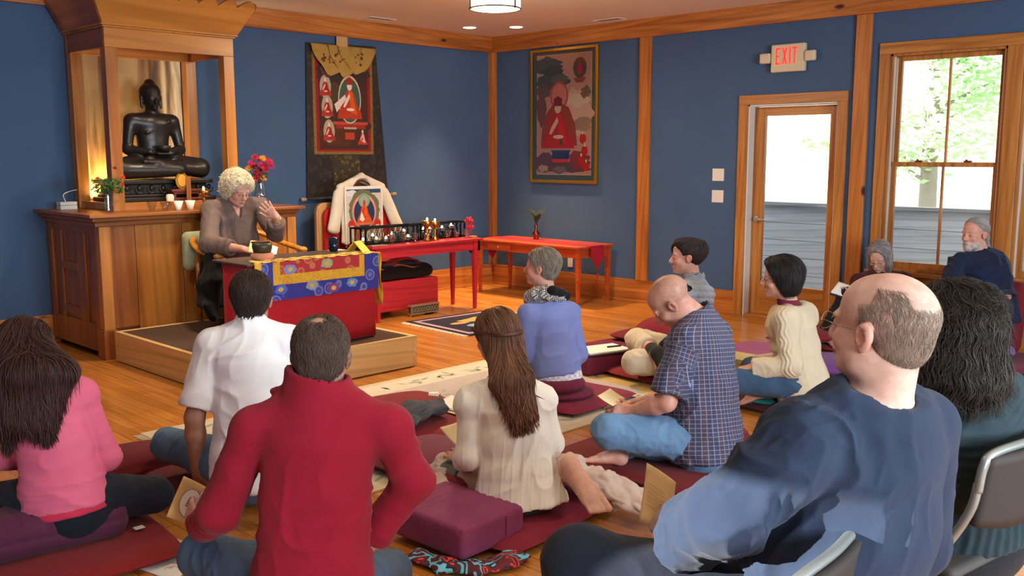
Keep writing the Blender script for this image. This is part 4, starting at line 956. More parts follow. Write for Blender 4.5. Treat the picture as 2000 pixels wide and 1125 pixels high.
for s_, yy in ((-1, -1.985), (1, -.41)):
    g = MB(); g.add([(-.52, yy, .622), (-.30, yy, .622), (-.30, yy+s_*.006, .50), (-.41, yy+s_*.008, .36), (-.52, yy+s_*.006, .50)], [(0, 1, 2, 3, 4)]); g.build('pointed_end', m_runner, t, solid=.003)
    g = MB(); x, y = -.41, yy+s_*.008; g.tube([(x, y, .36), (x, y, .24)], .002, 5); g.ell((x, y, .31), (.014, .014, .014), 8, 6); g.lathe([(.006, 0), (.011, .03), (.007, .06)], (x, y, .20), 8); g.ell((x, y, .275), (.009, .009, .009), 8, 6); g.build('tassel', m_runner, t, smooth=True)
t = thing('copper_vase', 'small copper bud vase of ferns on the corner table', 'vase', (-.30, -1.0, .624)); vx, vy, vz = -.30, -1.0, .6245
MB().lathe([(.03, 0), (.034, .01), (.028, .022), (.042, .045), (.042, .07), (.018, .095), (.014, .13), (.024, .165), (.021, .165), (.011, .13), (.0, .12)], (vx, vy, vz), 24).build('vase_body', plain('copper', '#8a4a34', rough=.25, metal=.9), t, smooth=True)
g = MB(); r = random.Random(11)
for k in range(15):
    a = r.random()*2*PI; d = .05+.09*r.random(); h = .10+.10*r.random(); pts = spline([(vx, vy, vz+.15), (vx+.3*d*math.cos(a), vy+.3*d*math.sin(a), vz+.15+h*.7), (vx+d*math.cos(a), vy+d*math.sin(a), vz+.15+h)], 8)
    for i in range(2, len(pts)-1):
        p = pts[i]; tt = (pts[i+1]-pts[i-1]).normalized(); sd = tt.orthogonal().normalized(); sd.rotate(Matrix.Rotation(a, 3, tt)); L = .028*math.sin(PI*i/len(pts))+.006
        for q in (-1, 1): g.add([p, p+sd*q*L+tt*.012, p+tt*.009], [(0, 1, 2)])
    g.tube(pts, .0012, 4)
g.build('fern_fronds', m_leafd, t)

# wrought-iron rack and lights on the red table
m_iron2 = plain('wrought_iron', '#17181c', rough=.45, metal=.6)
def rack(x0, x1, y0, y1, z0, z1, lab):
    t = thing('candle_rack', lab, 'candle rack', ((x0+x1)/2, (y0+y1)/2, z0), group='wrought iron racks on the red table'); g = MB(); b = .007
    for z in (z0+.012, z1):
        for y in (y0, y1): g.box((x0, y-b, z-b), (x1, y+b, z+b))
        for x in (x0, x1): g.box((x-b, y0, z-b), (x+b, y1, z+b))
    for x in (x0, x0+.055, x1-.055, x1):
        for y in (y0, y1): g.box((x-b, y-b, z0), (x+b, y+b, z1))
    g.build('rack_frame', m_iron2, t); n = int((x1-x0-.11)/.06); hh = (z1-z0)
    for yy in (y0, y1):
        g = MB()
        for k in range(n):
            cx = x0+.055+(x1-x0-.11)*(k+.5)/n; zc = (z0+z1)/2; rx = (x1-x0-.11)/n*.5; g.tube([(cx+rx*math.cos(a), yy, zc+hh*.42*math.sin(a)) for a in np.linspace(0, 2*PI, 14, endpoint=False)], .0028, 5, closed=True)
            g.tube([(cx-rx, yy, z0+.02), (cx+rx, yy, z1-.01)], .0024, 5); g.tube([(cx+rx, yy, z0+.02), (cx-rx, yy, z1-.01)], .0024, 5)
        g.build('scrollwork', m_iron2, t)
    MB().box((x0+b, y0+b, z0+.004), (x1-b, y1-b, z0+.010)).build('tray', m_iron2, t); return t
rack(-2.83, -2.13, -1.09, -.93, .726, .885, 'black wrought iron candle rack at the end of the red table nearest the white jacket')
rack(-2.06, -1.46, -1.05, -.93, .726, .885, 'black wrought iron candle rack at the end of the red table nearest the room corner')
t = tag(MB().box((-2.845, -1.16, .7255), (-2.40, -.90, .729)).build('black_table_cloth', plain('black_cloth', '#0f0e12', rough=.9)), 'black cloth under the candle rack on the red table', 'cloth')
t = thing('black_runner', 'black cloth hanging in a point off the end of the red table', 'cloth', (-1.42, -1.1, .72))
MB().add([(-1.422, -1.24, .724), (-1.422, -.95, .724), (-1.415, -.95, .64), (-1.412, -1.12, .54), (-1.415, -1.24, .60)], [(0, 1, 2, 3, 4)]).build('hanging_end', plain('black_cloth2', '#141216', rough=.8), t, solid=.004)
MB().add([(-2.868, -1.20, .724), (-2.868, -.93, .724), (-2.872, -.93, .62), (-2.874, -1.05, .58), (-2.872, -1.20, .64)], [(0, 1, 2, 3, 4)]).build('hanging_end', plain('black_cloth2', '#141216', rough=.8), t, solid=.004)
def stem_glass():
    t = thing('offering_glass', '', 'glass', (0, 0, 0), group='offering glasses in a row on the red table'); n = 10
    MB().lathe([(.026, 0), (.024, .006), (.012, .014), (.011, .022), (.022, .034), (.041, .095), (.0385, .095), (.019, .036), (.0, .03)], (0, 0, 0), n).build('glass', m_clear, t, local=True)
    MB().lathe([(0, 0), (.018, 0), (.033, .045), (0, .045)], (0, 0, .036), n).build('water', m_water, t, smooth=True, local=True); return t
sg = stem_glass(); ords = ['first', 'second', 'third', 'fourth', 'fifth', 'sixth', 'seventh']
for i, x in enumerate((-2.545, -2.40, -2.26, -2.10, -1.83, -1.705, -1.575)):
    o = sg if i == 0 else copy_tree(sg); o.location = (x, -1.20+.006*(i % 2), .7258); o.rotation_euler.z = i*.4
    o['label'] = 'faceted water glass on the red table, %s in its row from the white jacket' % ords[i]
def tealight():
    t = thing('tea_light', '', 'candle', (0, 0, 0), group='burning tea lights in the iron racks')
    MB().lathe([(.026, 0), (.028, .03), (.025, .03), (.024, .004), (0, .004)], (0, 0, 0), 14).build('holder', plain('glass_cup', '#e8e4dc', rough=.15, trans=.7), t, smooth=True, local=True)
    MB().lathe([(0, .005), (.0235, .005), (.0235, .02), (0, .02)], (0, 0, 0), 12).build('wax', plain('glowing_wax', '#f6e6c8', emit='#ffb870', es=1.2), t, smooth=True, local=True)
    MB().ell((0, 0, .036), (.011, .011, .018), 8, 6).build('flame', m_flame, t, smooth=True, local=True); return t
tl0 = tealight(); k = 0
for (x, y, z) in ((-2.74, -1.0, .737), (-2.66, -1.05, .777), (-2.57, -.99, .737), (-2.46, -1.0, .737), (-2.42, -1.04, .78), (-2.26, -1.03, .80), (-1.98, -1.0, .80), (-1.88, -.98, .80), (-1.80, -1.0, .82), (-1.71, -.98, .80), (-1.60, -1.0, .82), (-1.94, -1.0, .737), (-2.18, -1.0, .737)):
    o = tl0 if k == 0 else copy_tree(tl0); o.location = (x, y, z); k += 1
    o['label'] = 'small burning tea light in a clear cup inside the black iron rack'
    if z > .75:
        st_ = MB().lathe([(.02, 0), (.006, .006), (.006, z-.737-.004), (.02, z-.737-.001)], (0, 0, .0), 10).build('stand', m_iron2, o, smooth=True, local=True); st_.location = (0, 0, -(z-.737))
g1 = goblet((-2.05, -1.14, .7258), 'brass butter lamp on the red table, nearer the white jacket of the two', h=.20, grp='brass lamps on the red table', s=1.15)
g2 = goblet((-1.93, -1.12, .7258), 'brass butter lamp on the red table, nearer the room corner of the two', h=.185, grp='brass lamps on the red table', s=1.05)
t = thing('small_vase', 'small glass of red flowers at the corner end of the red table', 'vase', (-1.50, -.99, .7258)); MB().lathe([(.02, 0), (.024, .01), (.022, .07), (.020, .07), (.018, .01), (0, .008)], (-1.455, -1.12, .7262), 16).build('glass', m_clear, t, smooth=True)
g = MB(); r = random.Random(2)
for k in range(9):
    a, d, h = r.random()*6.28, .03*r.random()+.01, .08+.13*r.random(); c = (-1.455+d*math.cos(a), -1.12+d*math.sin(a), .74+h); g.tube([(-1.455, -1.12, .74), c], .0015, 4); g.ell(c, (.016, .016, .02), 8, 6)
g.build('red_flowers', F['red'], t, smooth=True)
t = tag(MB().box((-1.53, -1.245, .7258), (-1.46, -1.19, .745)).build('wooden_box', plain('box_wood', '#b06a44', rough=.5), bevel=.003), 'small flat wooden box at the corner end of the red table', 'box')
t = tag(MB().box((-2.84, -1.28, .7258), (-2.66, -1.19, .735)).build('flat_plate', plain('brown_tray', '#8a6a5a', rough=.4), bevel=.003), 'small flat brown tray on the near end of the red table', 'tray')

# ================================================================== THRONE WITH JACKET
def throne():
    t = thing('throne', 'red upholstered throne with pale wooden back and red chest base', 'throne', (-2.4, -.7, 0)); pw = wood('blond_wood', '#b07840', '#c8925a', '#d2a068', axis='Z', rough=.4)
    MB().box((-2.93, -1.16, .07), (-1.93, -.36, .36)).build('chest_base', m_redl, t, bevel=.008)
    for x in (-2.88, -2.04):
        for y in (-1.13, -.44): MB().box((x, y, 0), (x+.07, y+.07, .07)).build('foot', plain('black_foot', '#1a1614', rough=.6), t)
    def arch(x0, x1, z0, z1, r, n=8):
        P = [(x0, z0), (x1, z0)] + [(x1-r+r*math.cos(a), z1-r+r*math.sin(a)) for a in np.linspace(0, PI/2, n)] + [(x0+r+r*math.cos(a), z1-r+r*math.sin(a)) for a in np.linspace(PI/2, PI, n)]; return P
    MB().prism(arch(-2.80, -1.86, .07, 1.10, .10), (0, -.33, 0), (1, 0, 0), (0, 0, 1), -.05).build('back_frame', pw, t, bevel=.01)
    MB().prism(arch(-2.75, -1.91, .36, 1.05, .08), (0, -.352, 0), (1, 0, 0), (0, 0, 1), .035).build('back_pad', cloth('red_velvet', '#b01818', rough=.7), t, bevel=.015)
throne()
def drape_sheet(name, mat, fn, nu, nv, parent=None, solid=.006, smooth=True):
    g = MB(); g.grid(fn, nu, nv); return g.build(name, mat, parent, smooth=smooth, solid=solid)
t = thing('seat_drape', 'black fringed cloth with bright striped border folded over the throne seat', 'cloth', (-2.4, -.8, .36))
m_blk = cloth('black_wool', '#17120f', rough=.95, bs=.2)
s = Sdf(); s.rbox((-2.40, -.80, .43), (.44, .34, .055), .05); s.rbox((-2.40, -.80, .47), (.40, .32, .03), .03); Vt, Q = s.mesh(.014, lambda P: .008*vnoise(P*[6, 9, 9])); meshobj('folded_cloth', Vt, Q, m_blk, t)
m_str = cloth('striped_border', '#9a3a20', '#c8783a', rough=.9); g = MB()
g.grid(lambda u, v: (-2.78+u*.76, -1.12-.012*math.sin(u*11)+v*.16, .475+.03*math.sin(PI*u)+.012*math.sin(u*15)-.01*(1-v)), 40, 4); g.build('striped_border', m_str, t, smooth=True, solid=.01)
g = MB(); g.grid(lambda u, v: (-2.40+u*.34, -1.02+v*.3, .515+.045*math.sin(PI*u)*math.sin(PI*min(1, v+.3))), 20, 10); g.build('red_fold', cloth('red_velvet', '#b01818'), t, smooth=True, solid=.02)
def jacket():
    t = thing('white_jacket', 'white open jacket on a wooden hanger leaning on the throne back', 'jacket', (-2.32, -.42, .7)); m = cloth('white_linen', '#d8cdb8', '#e4dac6', rough=.85, bs=.12)
    s = Sdf(); Y = -.435; c = -2.32
    s.ecap((c, Y, 1.345), (c-.27, Y, 1.225), V(0, 1, 0), (.035, .045), (.03, .06), k=.03); s.ecap((c, Y, 1.345), (c+.27, Y+.005, 1.225), V(0, 1, 0), (.035, .045), (.03, .06), k=.03)
    for sx, z1, x1 in ((-1, .83, -.33), (1, .80, .41)):
        s.ecap((c+sx*.28, Y, 1.19), (c+x1*1.12, Y-.02, z1), V(0, 1, 0), (.042, .062), (.038, .072), k=.02)
        s.ecap((c+sx*.17, Y+.01, 1.22), (c+sx*.185, Y-.01, .70), V(0, 1, 0), (.022, .085), (.03, .085), k=.02)
    s.ecap((c-.06, Y+.02, 1.30), (c+.06, Y+.02, 1.30), V(0, 1, 0), (.03, .05), (.03, .05), k=.03)
    s.ecap((c-.005, Y-.03, 1.22), (c-.005, Y-.03, .62), V(1, 0, 0), (.12, .1), (.17, .12), k=.02, op='s')
    s.cut((c, 0, .66), (0, 0, -1)); s.ell((c, Y-.03, 1.30), (.075, .05, .035), k=.02, op='s')
    Vt, Q = s.mesh(.009, lambda P: .006*(vnoise(P*[22, 9, 5])-.5)); meshobj('jacket_cloth', Vt, Q, m, t)
    MB().tube(spline([(c-.13, Y-.005, 1.262), (c, Y-.01, 1.315), (c+.13, Y-.005, 1.262)], 8), .011, 8).build('hanger', plain('hanger_wood', '#5a2f1a', rough=.4), t, smooth=True)
jacket()
t = thing('figure_print', 'colour print of a red and orange seated figure hung inside the white jacket', 'print', (-2.32, -.44, .7)); u = Vector((.999, .02, 0)); P = Pic((-2.545, -.475, .66), (1, 0, 0), (0, .0, 1), .45, .57)
MB().box((-2.56, -.474, .65), (-2.08, -.468, 1.26)).build('white_mount', plain('mount_paper', '#e4dccc', rough=.8), t)
P.rect(0, 0, 1, 1, '#c9c0b4'); P.rect(.03, .93, .97, 1, '#2f4a64'); P.el(.15, .93, .16, .06, '#cfd0d0', 16, .3); P.el(.5, .62, .43, .37, '#6a6a4c', 40, .12, 4); P.el(.5, .60, .34, .31, '#d08a78', 36); P.el(.5, .58, .29, .27, '#2c3458', 36); P.el(.5, .80, .16, .13, '#7a9a80', 26); P.el(.5, .80, .11, .09, '#8aa890', 20)
seated(P, .5, .40, .42, '#c8501c', '#d85a1a', '#d0342a', asp=.8); P.rect(.1, .36, .9, .40, '#cf6a4a'); P.poly([(.42, .6), (.5, .46), (.44, .42), (.36, .46)], '#e8dccc')
for x in (.14, .86): P.el(x, .38, .1, .08, '#c02c24', 20); P.poly([(x-.09, .12), (x+.09, .12), (x+.05, .36), (x-.05, .36)], '#c8b4a4')
P.poly([(.2, .05), (.42, .05), (.38, .3), (.24, .3)], '#b8503c'); P.rect(0, 0, 1, .05, '#9a8c84'); P.build('print', t)

# incense box and small rug
t = thing('incense_box', 'low silver fretwork incense box on dark floor before the red chest', 'box', (-2.18, -1.22, 0)); g = MB(); m_sil = plain('tin_silver', '#b4a68e', rough=.4, metal=.7)
x0, x1, y = -2.36, -2.00, -1.25; MB().box((x0+.01, y+.004, .032), (x1-.01, y+.055, .105)).build('box_body', plain('dark_inside', '#5a5138', rough=.6, metal=.3), t)
g.box((x0-.004, y-.004, .10), (x1+.004, y+.06, .112)).box((x0, y-.002, .024), (x1, y+.058, .034)).box((x0, y, .03), (x0+.012, y+.012, .105)).box((x1-.012, y, .03), (x1, y+.012, .105))
for k in range(9): g.tube([(x0+.035+k*.036+.013*math.cos(a), y+.001, .067+.022*math.sin(a)) for a in np.linspace(0, 2*PI, 10, endpoint=False)], .003, 5, closed=True)
g.build('fretwork', m_sil, t)
for xx in (x0, x1-.03): MB().prism([(0, .026), (.03, .026), (.012, .014), (.006, 0), (-.006, 0)], (xx, y+.01, 0), (1, 0, 0), (0, 0, 1), -.01).build('foot', m_sil, t)
def smallrug():
    t = thing('small_rug', 'small navy rug with lilac border and animal motif before the red table', 'rug', (-2.1, -1.95, 0)); a = -.0; R = Matrix.Rotation(-.06, 3, 'Z'); c = Vector((-2.07, -1.93, 0)); m1 = plain('rug_navy', '#1c1b30', rough=1, bs=.5, bscale=300); m2 = plain('rug_lilac', '#a88c9c', rough=1, vary=.3, vs=90); m3 = plain('rug_cream', '#c9bc9c', rough=1)
    w, h = .55, .47; T_ = lambda x, y, z: c+R @ Vector((x, y, z)); g = MB(); g.mi = 0
    def q(x0, y0, x1, y1, z, mi): g.add([T_(x0, y0, z), T_(x1, y0, z), T_(x1, y1, z), T_(x0, y1, z)], [(0, 1, 2, 3)], mi)
    vs = [T_(x, y, z) for z in (.001, .010) for x, y in ((-w, -h), (w, -h), (w, h), (-w, h))]; g.add(vs, [(0, 3, 2, 1), (4, 5, 6, 7), (0, 1, 5, 4), (1, 2, 6, 5), (2, 3, 7, 6), (3, 0, 4, 7)], 0)
    for x0, y0, x1, y1 in ((-w+.05, -h+.05, w-.05, -h+.10), (-w+.05, h-.10, w-.05, h-.05), (-w+.05, -h+.1, -w+.10, h-.1), (w-.10, -h+.1, w-.05, h-.1)): q(x0, y0, x1, y1, .0112, 1)
    r = random.Random(3)
    for k, (px_, py_, s_, mi) in enumerate(((-.05, -.12, .13, 2), (.05, .12, .14, 3), (.18, -.02, .09, 4), (-.22, .05, .07, 3))):
        pts = [T_(px_+s_*math.cos(a)*(1.3+.5*r.random()), py_+s_*math.sin(a)*(.5+.3*r.random()), .0114+.0003*k) for a in np.linspace(0, 2*PI, 14, endpoint=False)]; g.add(pts, [tuple(range(14))], mi)
    g.build('rug_pile', [m1, m2, plain('rug_blue', '#7f93a8', rough=1), plain('rug_tan', '#b08c54', rough=1), plain('rug_red', '#a04434', rough=1)], t)
    f = MB()
    for sy in (-1, 1):
        for k in range(44):
            y_ = -h+.02*k*1.08; x0_ = sy*w; p = T_(x0_, y_, .005); e = T_(x0_+sy*(.05+.02*r.random()), y_+.015*(r.random()-.5), .003); f.tube([p, (p+e)/2+Vector((0, 0, .004)), e], .004, 4)
    f.build('fringe', m3, t)
smallrug()

# ================================================================== BIG CARPET
def carpet():
    X0, X1, Y0, Y1 = -5.98, -2.88, -4.90, -3.19; t = thing('carpet', 'large cream carpet with grey-green leaf border in the middle of the floor', 'carpet', ((X0+X1)/2, (Y0+Y1)/2, 0)); g = MB()
    mats = [plain('carpet_cream', '#cbbd9d', rough=1, vary=.12, vs=18, bs=.4, bscale=250), plain('carpet_field', '#b8aca6', rough=1, vary=.12, vs=10, bs=.4, bscale=250), plain('carpet_leaf', '#9a9f8c', rough=1, vary=.25, vs=50), plain('carpet_pale', '#cac1ae', rough=1, vary=.1, vs=20), plain('carpet_gold', '#c2a05c', rough=1, vary=.25, vs=12)]
    g.box((X0, Y0, .001), (X1, Y1, .010), 0); b = .28
    def q(x0, y0, x1, y1, z, mi): g.add([(x0, y0, z), (x1, y0, z), (x1, y1, z), (x0, y1, z)], [(0, 1, 2, 3)], mi)
    q(X0+.07, Y0+.07, X1-.07, Y1-.07, .0104, 3); q(X0+b, Y0+b, X1-b, Y1-b, .0108, 1); r = random.Random(8)
    q(-3.22, Y0+.02, X1-.01, Y1-.02, .0106, 4)
    def leaf(x, y, a, L, w): c, s = math.cos(a), math.sin(a); g.add([(x+u*c-v*s, y+u*s+v*c, .0112) for u, v in ((-L, 0), (-.3*L, w), (.4*L, w*.8), (L, 0), (.3*L, -w), (-.4*L, -w*.8))], [(0, 1, 2, 3, 4, 5)], 2)
    n = 0
    for k in range(150):
        e = r.random()
        if e < .38: x, y, a0 = r.uniform(X0+.1, X1-.1), Y1-.175+r.gauss(0, .035), 0
        elif e < .76: x, y, a0 = r.uniform(X0+.1, X1-.1), Y0+.175+r.gauss(0, .035), 0
        elif e < .88: x, y, a0 = X0+.175+r.gauss(0, .03), r.uniform(Y0+.1, Y1-.1), PI/2
        else: x, y, a0 = X1-.175+r.gauss(0, .03), r.uniform(Y0+.1, Y1-.1), PI/2
        leaf(x, y, a0+r.gauss(0, .8), .035+.03*r.random(), .010+.008*r.random())
    for k in range(26): leaf(r.uniform(X0+.4, X1-.4), r.uniform(Y0+.4, Y1-.4), r.random()*6, .05, .012)
    g.build('carpet_pile', mats, t); f = MB()
    for x, s_ in ((X0, -1), (X1, 1)):
        for k in range(110):
            y = Y0+.0155*k; f.tube([(x, y, .006), (x+s_*(.035+.02*r.random()), y+.012*(r.random()-.5), .004)], .0035, 4)
    f.build('fringe', plain('rug_cream', '#c9bc9c', rough=1), t)
carpet()

# ================================================================== CUSHIONS
M_MAR = cloth('maroon_cotton', '#6e1c26', '#7a2430', rough=.85, bs=.12); M_RED = cloth('red_maroon', '#8a1c1e', '#7a161a', rough=.85, bs=.12); M_PLUM = cloth('plum_cotton', '#6a2038', '#7a2a46', rough=.85, bs=.12); M_PUR = cloth('purple_cotton', '#84365a', '#98466c', rough=.85, bs=.12); M_VIO = cloth('violet_cotton', '#5a3278', '#6c4488', rough=.8, bs=.12); M_MAG = cloth('magenta_cotton', '#8c3a62', '#a04a74', rough=.8, bs=.12)
def pillow(name, lab, c, size, rz, mat, p=5, sag=None, seed=0, cat='cushion', group=None, puff=1.0, tag_at=None):
    """flat square floor cushion: centre of its underside c, size (w, d, h)"""
    w, d, h = size; n = 34; u = np.linspace(-1, 1, n); U, Vv = np.meshgrid(u, u, indexing='ij'); su = np.sign(U)*np.abs(U)**.8; sv = np.sign(Vv)*np.abs(Vv)**.8
    e = (1-np.abs(su)**p)*(1-np.abs(sv)**p); th = h*.5*np.sqrt(np.clip(e, 0, 1))*puff; corner = 1-.06*(np.abs(su)*np.abs(sv))**3
    X = su*w/2*corner; Y = sv*d/2*corner; nz = vnoise(np.stack([X.ravel()*7+seed, Y.ravel()*7, np.full(n*n, seed*1.3)], 1)).reshape(n, n)-.5
    top = np.stack([X, Y, h*.5+th*(1+.18*nz)+(sag(X, Y) if sag else 0)], -1); bot = np.stack([X, Y, np.maximum(h*.5-th, .002)], -1)
    Vt = np.concatenate([top.reshape(-1, 3), bot.reshape(-1, 3)]); Q = []
    idx = np.arange(n*n).reshape(n, n); a = idx[:-1, :-1].ravel(); b = idx[1:, :-1].ravel(); c_ = idx[1:, 1:].ravel(); d_ = idx[:-1, 1:].ravel(); Q = np.concatenate([np.stack([a, b, c_, d_], 1), np.stack([a, d_, c_, b], 1)+n*n])
    rim = np.concatenate([idx[0, :], idx[1:, -1], idx[-1, -2::-1], idx[-2:0:-1, 0]]); r2 = np.roll(rim, -1); Q = np.concatenate([Q, np.stack([rim, r2, r2+n*n, rim+n*n], 1)])
    cs, sn = math.cos(rz), math.sin(rz); W = np.stack([Vt[:, 0]*cs-Vt[:, 1]*sn+c[0], Vt[:, 0]*sn+Vt[:, 1]*cs+c[1], Vt[:, 2]+c[2]], 1)
    o = meshobj(name, W, Q, mat); tag(o, lab, cat, group)
    if tag_at:
        x, y, z = tag_at; q = MB().box((x-.012, y-.022, z), (x+.012, y+.022, z+.002), R=Matrix.Rotation(.5, 3, 'X'), c=(x, y, z)).build('care_tag', m_white, o)
    return o
def zafu(name, lab, c, R, h, mat, sx=1, sy=1, rz=0, pleats=26, group=None):
    n = pleats*4; prof = [(0, 0), (.55, 0), (.80, .02), (.93, .14), (1.0, .35), (1.0, .62), (.94, .84), (.80, .96), (.5, 1.0), (.2, 1.0), (0, .985)]; Vt = []; m = len(prof)
    for i, (r, z) in enumerate(prof):
        for k in range(n):
            th = 2*PI*k/n; pl = 1-.035*(1-abs(math.sin(pleats*th/2)))*(1 if .02 < z < .99 else .2); rr = r*R*pl; x, y = rr*math.cos(th)*sx, rr*math.sin(th)*sy
            Vt.append((c[0]+x*math.cos(rz)-y*math.sin(rz), c[1]+x*math.sin(rz)+y*math.cos(rz), c[2]+z*h))
    Q = [(i*n+k, i*n+(k+1) % n, (i+1)*n+(k+1) % n, (i+1)*n+k) for i in range(m-1) for k in range(n)]
    o = meshobj(name, np.array(Vt), np.array(Q), mat); return tag(o, lab, 'cushion', group)
def block(name, lab, lo, hi, mat, rz=0, quilt=0, strap=False):
    c = [(a+b)/2 for a, b in zip(lo, hi)]; hx, hy, hz = [(b-a)/2 for a, b in zip(lo, hi)]; t = thing(name, lab, 'cushion', (c[0], c[1], lo[2]), rz)
    s = Sdf(); s.rbox((0, 0, hz), (hx, hy, hz), .022)
    def dq(P):
        f = np.zeros(len(P))
        if quilt: top = P[:, 2] > 2*hz-.03; f = np.where(top, -.006*np.exp(-((np.mod(P[:, 1]+hy, 2*hy/quilt)-hy/quilt)/.006)**2), 0)
        return f+.002*(vnoise(P*12)-.5)
    Vt, Q = s.mesh(.009, dq); o = meshobj('cushion_body', Vt, Q, mat); o.parent = t
    if strap:
        g = MB(); g.box((hx*.35, -hy-.006, .0), (hx*.35+.045, -hy, hz*1.75)); g.build('carry_strap', mat, t, local=True, bevel=.002)
        MB().box((hx*.4, -hy-.045, .004), (hx*.4+.03, -hy-.005, .006)).build('care_tag', m_white, t, local=True)
    return t
# pink-shirt woman's
pillow('floor_mat', 'dark red square floor mat under the purple bolster at the left edge', (-6.98, -4.56, 0), (.86, .80, .07), -.10, M_RED, seed=1, group=None)
def bolster():
    t = thing('bolster', 'long quilted purple bolster the woman in pink sits on', 'bolster', (-7.0, -4.55, .06)); s = Sdf(); a = V(-7.40, -4.55, .155); b = V(-6.73, -4.62, .150)
    s.rbox((a+b)/2, (.36, .13, .085), .07, R=np.array([[.994, .105, 0], [-.105, .994, 0], [0, 0, 1]]))
    def dq(P): return -.007*np.exp(-((np.mod(P[:, 0], .05)-.025)/.006)**2)*(P[:, 2] > .14)-.004*np.exp(-((P[:, 2]-.15)/.006)**2)
    Vt, Q = s.mesh(.008, dq); meshobj('bolster_body', Vt, Q, cloth('plum_quilt', '#4e1f36', '#5c2a44', rough=.85), t)
    MB().box((-6.70, -4.72, .078), (-6.66, -4.69, .081)).build('care_tag', m_white, t)
bolster()
pillow('round_cushion', 'maroon round floor cushion between the pink shirt and the jeans knee', (-6.29, -3.86, .0), (.42, .36, .16), -.15, M_MAR, p=2.6, seed=3)
pillow('floor_mat', 'dark maroon floor mat under the man in the white shirt', (-5.98, -4.20, .011), (.80, .85, .075), -.1, M_MAR, seed=4)
zafu('round_cushion', 'maroon round cushion the man in the white shirt sits on', (-5.88, -4.42, .08), .19, .12, M_MAR)
# red sweater man's
pillow('floor_mat', 'red floor mat under the man in the red sweater', (-6.62, -5.72, 0), (.80, .86, .07), -.05, M_RED, seed=5)
zafu('round_cushion', 'maroon round cushion the man in the red sweater sits on', (-6.70, -5.93, .065), .20, .13, M_MAR)
# tunic woman's
pillow('floor_mat', 'wine red floor mat under the kneeling woman in the white tunic', (-5.40, -5.46, 0), (.80, .86, .07), .12, cloth('wine_cotton', '#7c1c30', '#8a2438', rough=.85, bs=.12), seed=6, tag_at=(-5.10, -5.90, .05))
zafu('round_cushion', 'maroon round cushion beneath the kneeling woman in the white tunic', (-5.40, -5.33, .065), .15, .09, M_MAR)
block('block_cushion', 'square mauve block cushion with ribbed top and carrying strap', (-5.93, -5.81, .03), (-5.57, -5.35, .165), M_PUR, rz=.03, quilt=11, strap=True)
pillow('floor_cushion', 'flat plum floor cushion in front of the kneeling woman in white', (-5.22, -4.78, .012), (.55, .5, .10), .0, cloth('plum_flat', '#702a3c', '#7a3444', rough=.9), p=3, seed=8)
pillow('floor_mat', 'large red floor mat holding the crumpled grey cloth', (-4.82, -4.12, .012), (.88, .98, .085), -.12, M_RED, p=3.5, seed=9)
# blue sweater woman's
pillow('floor_mat', 'crimson floor mat under the woman in the blue sweater', (-3.72, -4.42, .012), (.72, .70, .05), .06, cloth('crimson_cotton', '#7e1a34', '#8c2440', rough=.85, bs=.12), seed=10, tag_at=(-3.62, -4.74, .062))
zafu('round_cushion', 'lower flattened plum cushion under the woman in blue', (-3.80, -4.44, .06), .22, .05, M_PLUM, pleats=20)
zafu('round_cushion', 'upper pleated plum cushion the woman in blue sits on', (-3.84, -4.44, .108), .19, .075, M_PLUM, pleats=20)
# vest woman's
pillow('floor_mat', 'dark red floor mat under the woman in the grey vest', (-2.72, -4.52, .0125), (.66, .70, .06), -.05, M_RED, seed=12)
zafu('round_cushion', 'maroon round cushion the woman in the grey vest sits on', (-2.62, -4.62, .07), .17, .09, M_MAR)
block('block_cushion', 'small maroon block cushion carrying the open notebook', (-3.12, -4.18, .012), (-2.72, -3.90, .15), M_PLUM, rz=-.25)
pillow('purple_pouch', 'small dark violet pouch beside the maroon block cushion', (-2.66, -4.18, .013), (.2, .2, .12), .3, cloth('dark_violet', '#35183c', rough=.9), p=2.5, seed=13)
pillow('floor_mat', 'plum floor mat stretching behind the open notebook', (-2.20, -3.70, 0), (.80, .55, .06), -.1, M_PLUM, seed=14)
pillow('round_cushion', 'maroon cushion on the plum mat behind the notebook', (-1.95, -3.72, .06), (.42, .4, .08), 0, M_MAR, p=2.8, seed=15)
pillow('round_cushion', 'tall red round cushion just beyond the knees in cream trousers', (-2.08, -4.02, .0), (.45, .42, .30), .2, cloth('deep_red', '#8a1c2c', '#7a1826', rough=.8), p=2.6, seed=16)
# plaid man's
pillow('floor_mat', 'dark red floor mat beneath the barefoot man in the checked shirt', (-4.28, -5.62, 0), (.90, .92, .075), -.06, cloth('dark_red_mat', '#6c161c', '#761c22', rough=.85, bs=.12), seed=17)
zafu('round_cushion', 'red pleated cushion the barefoot man in the checked shirt sits on', (-4.12, -5.72, .065), .24, .11, cloth('dark_red_mat', '#6c161c'), pleats=24)
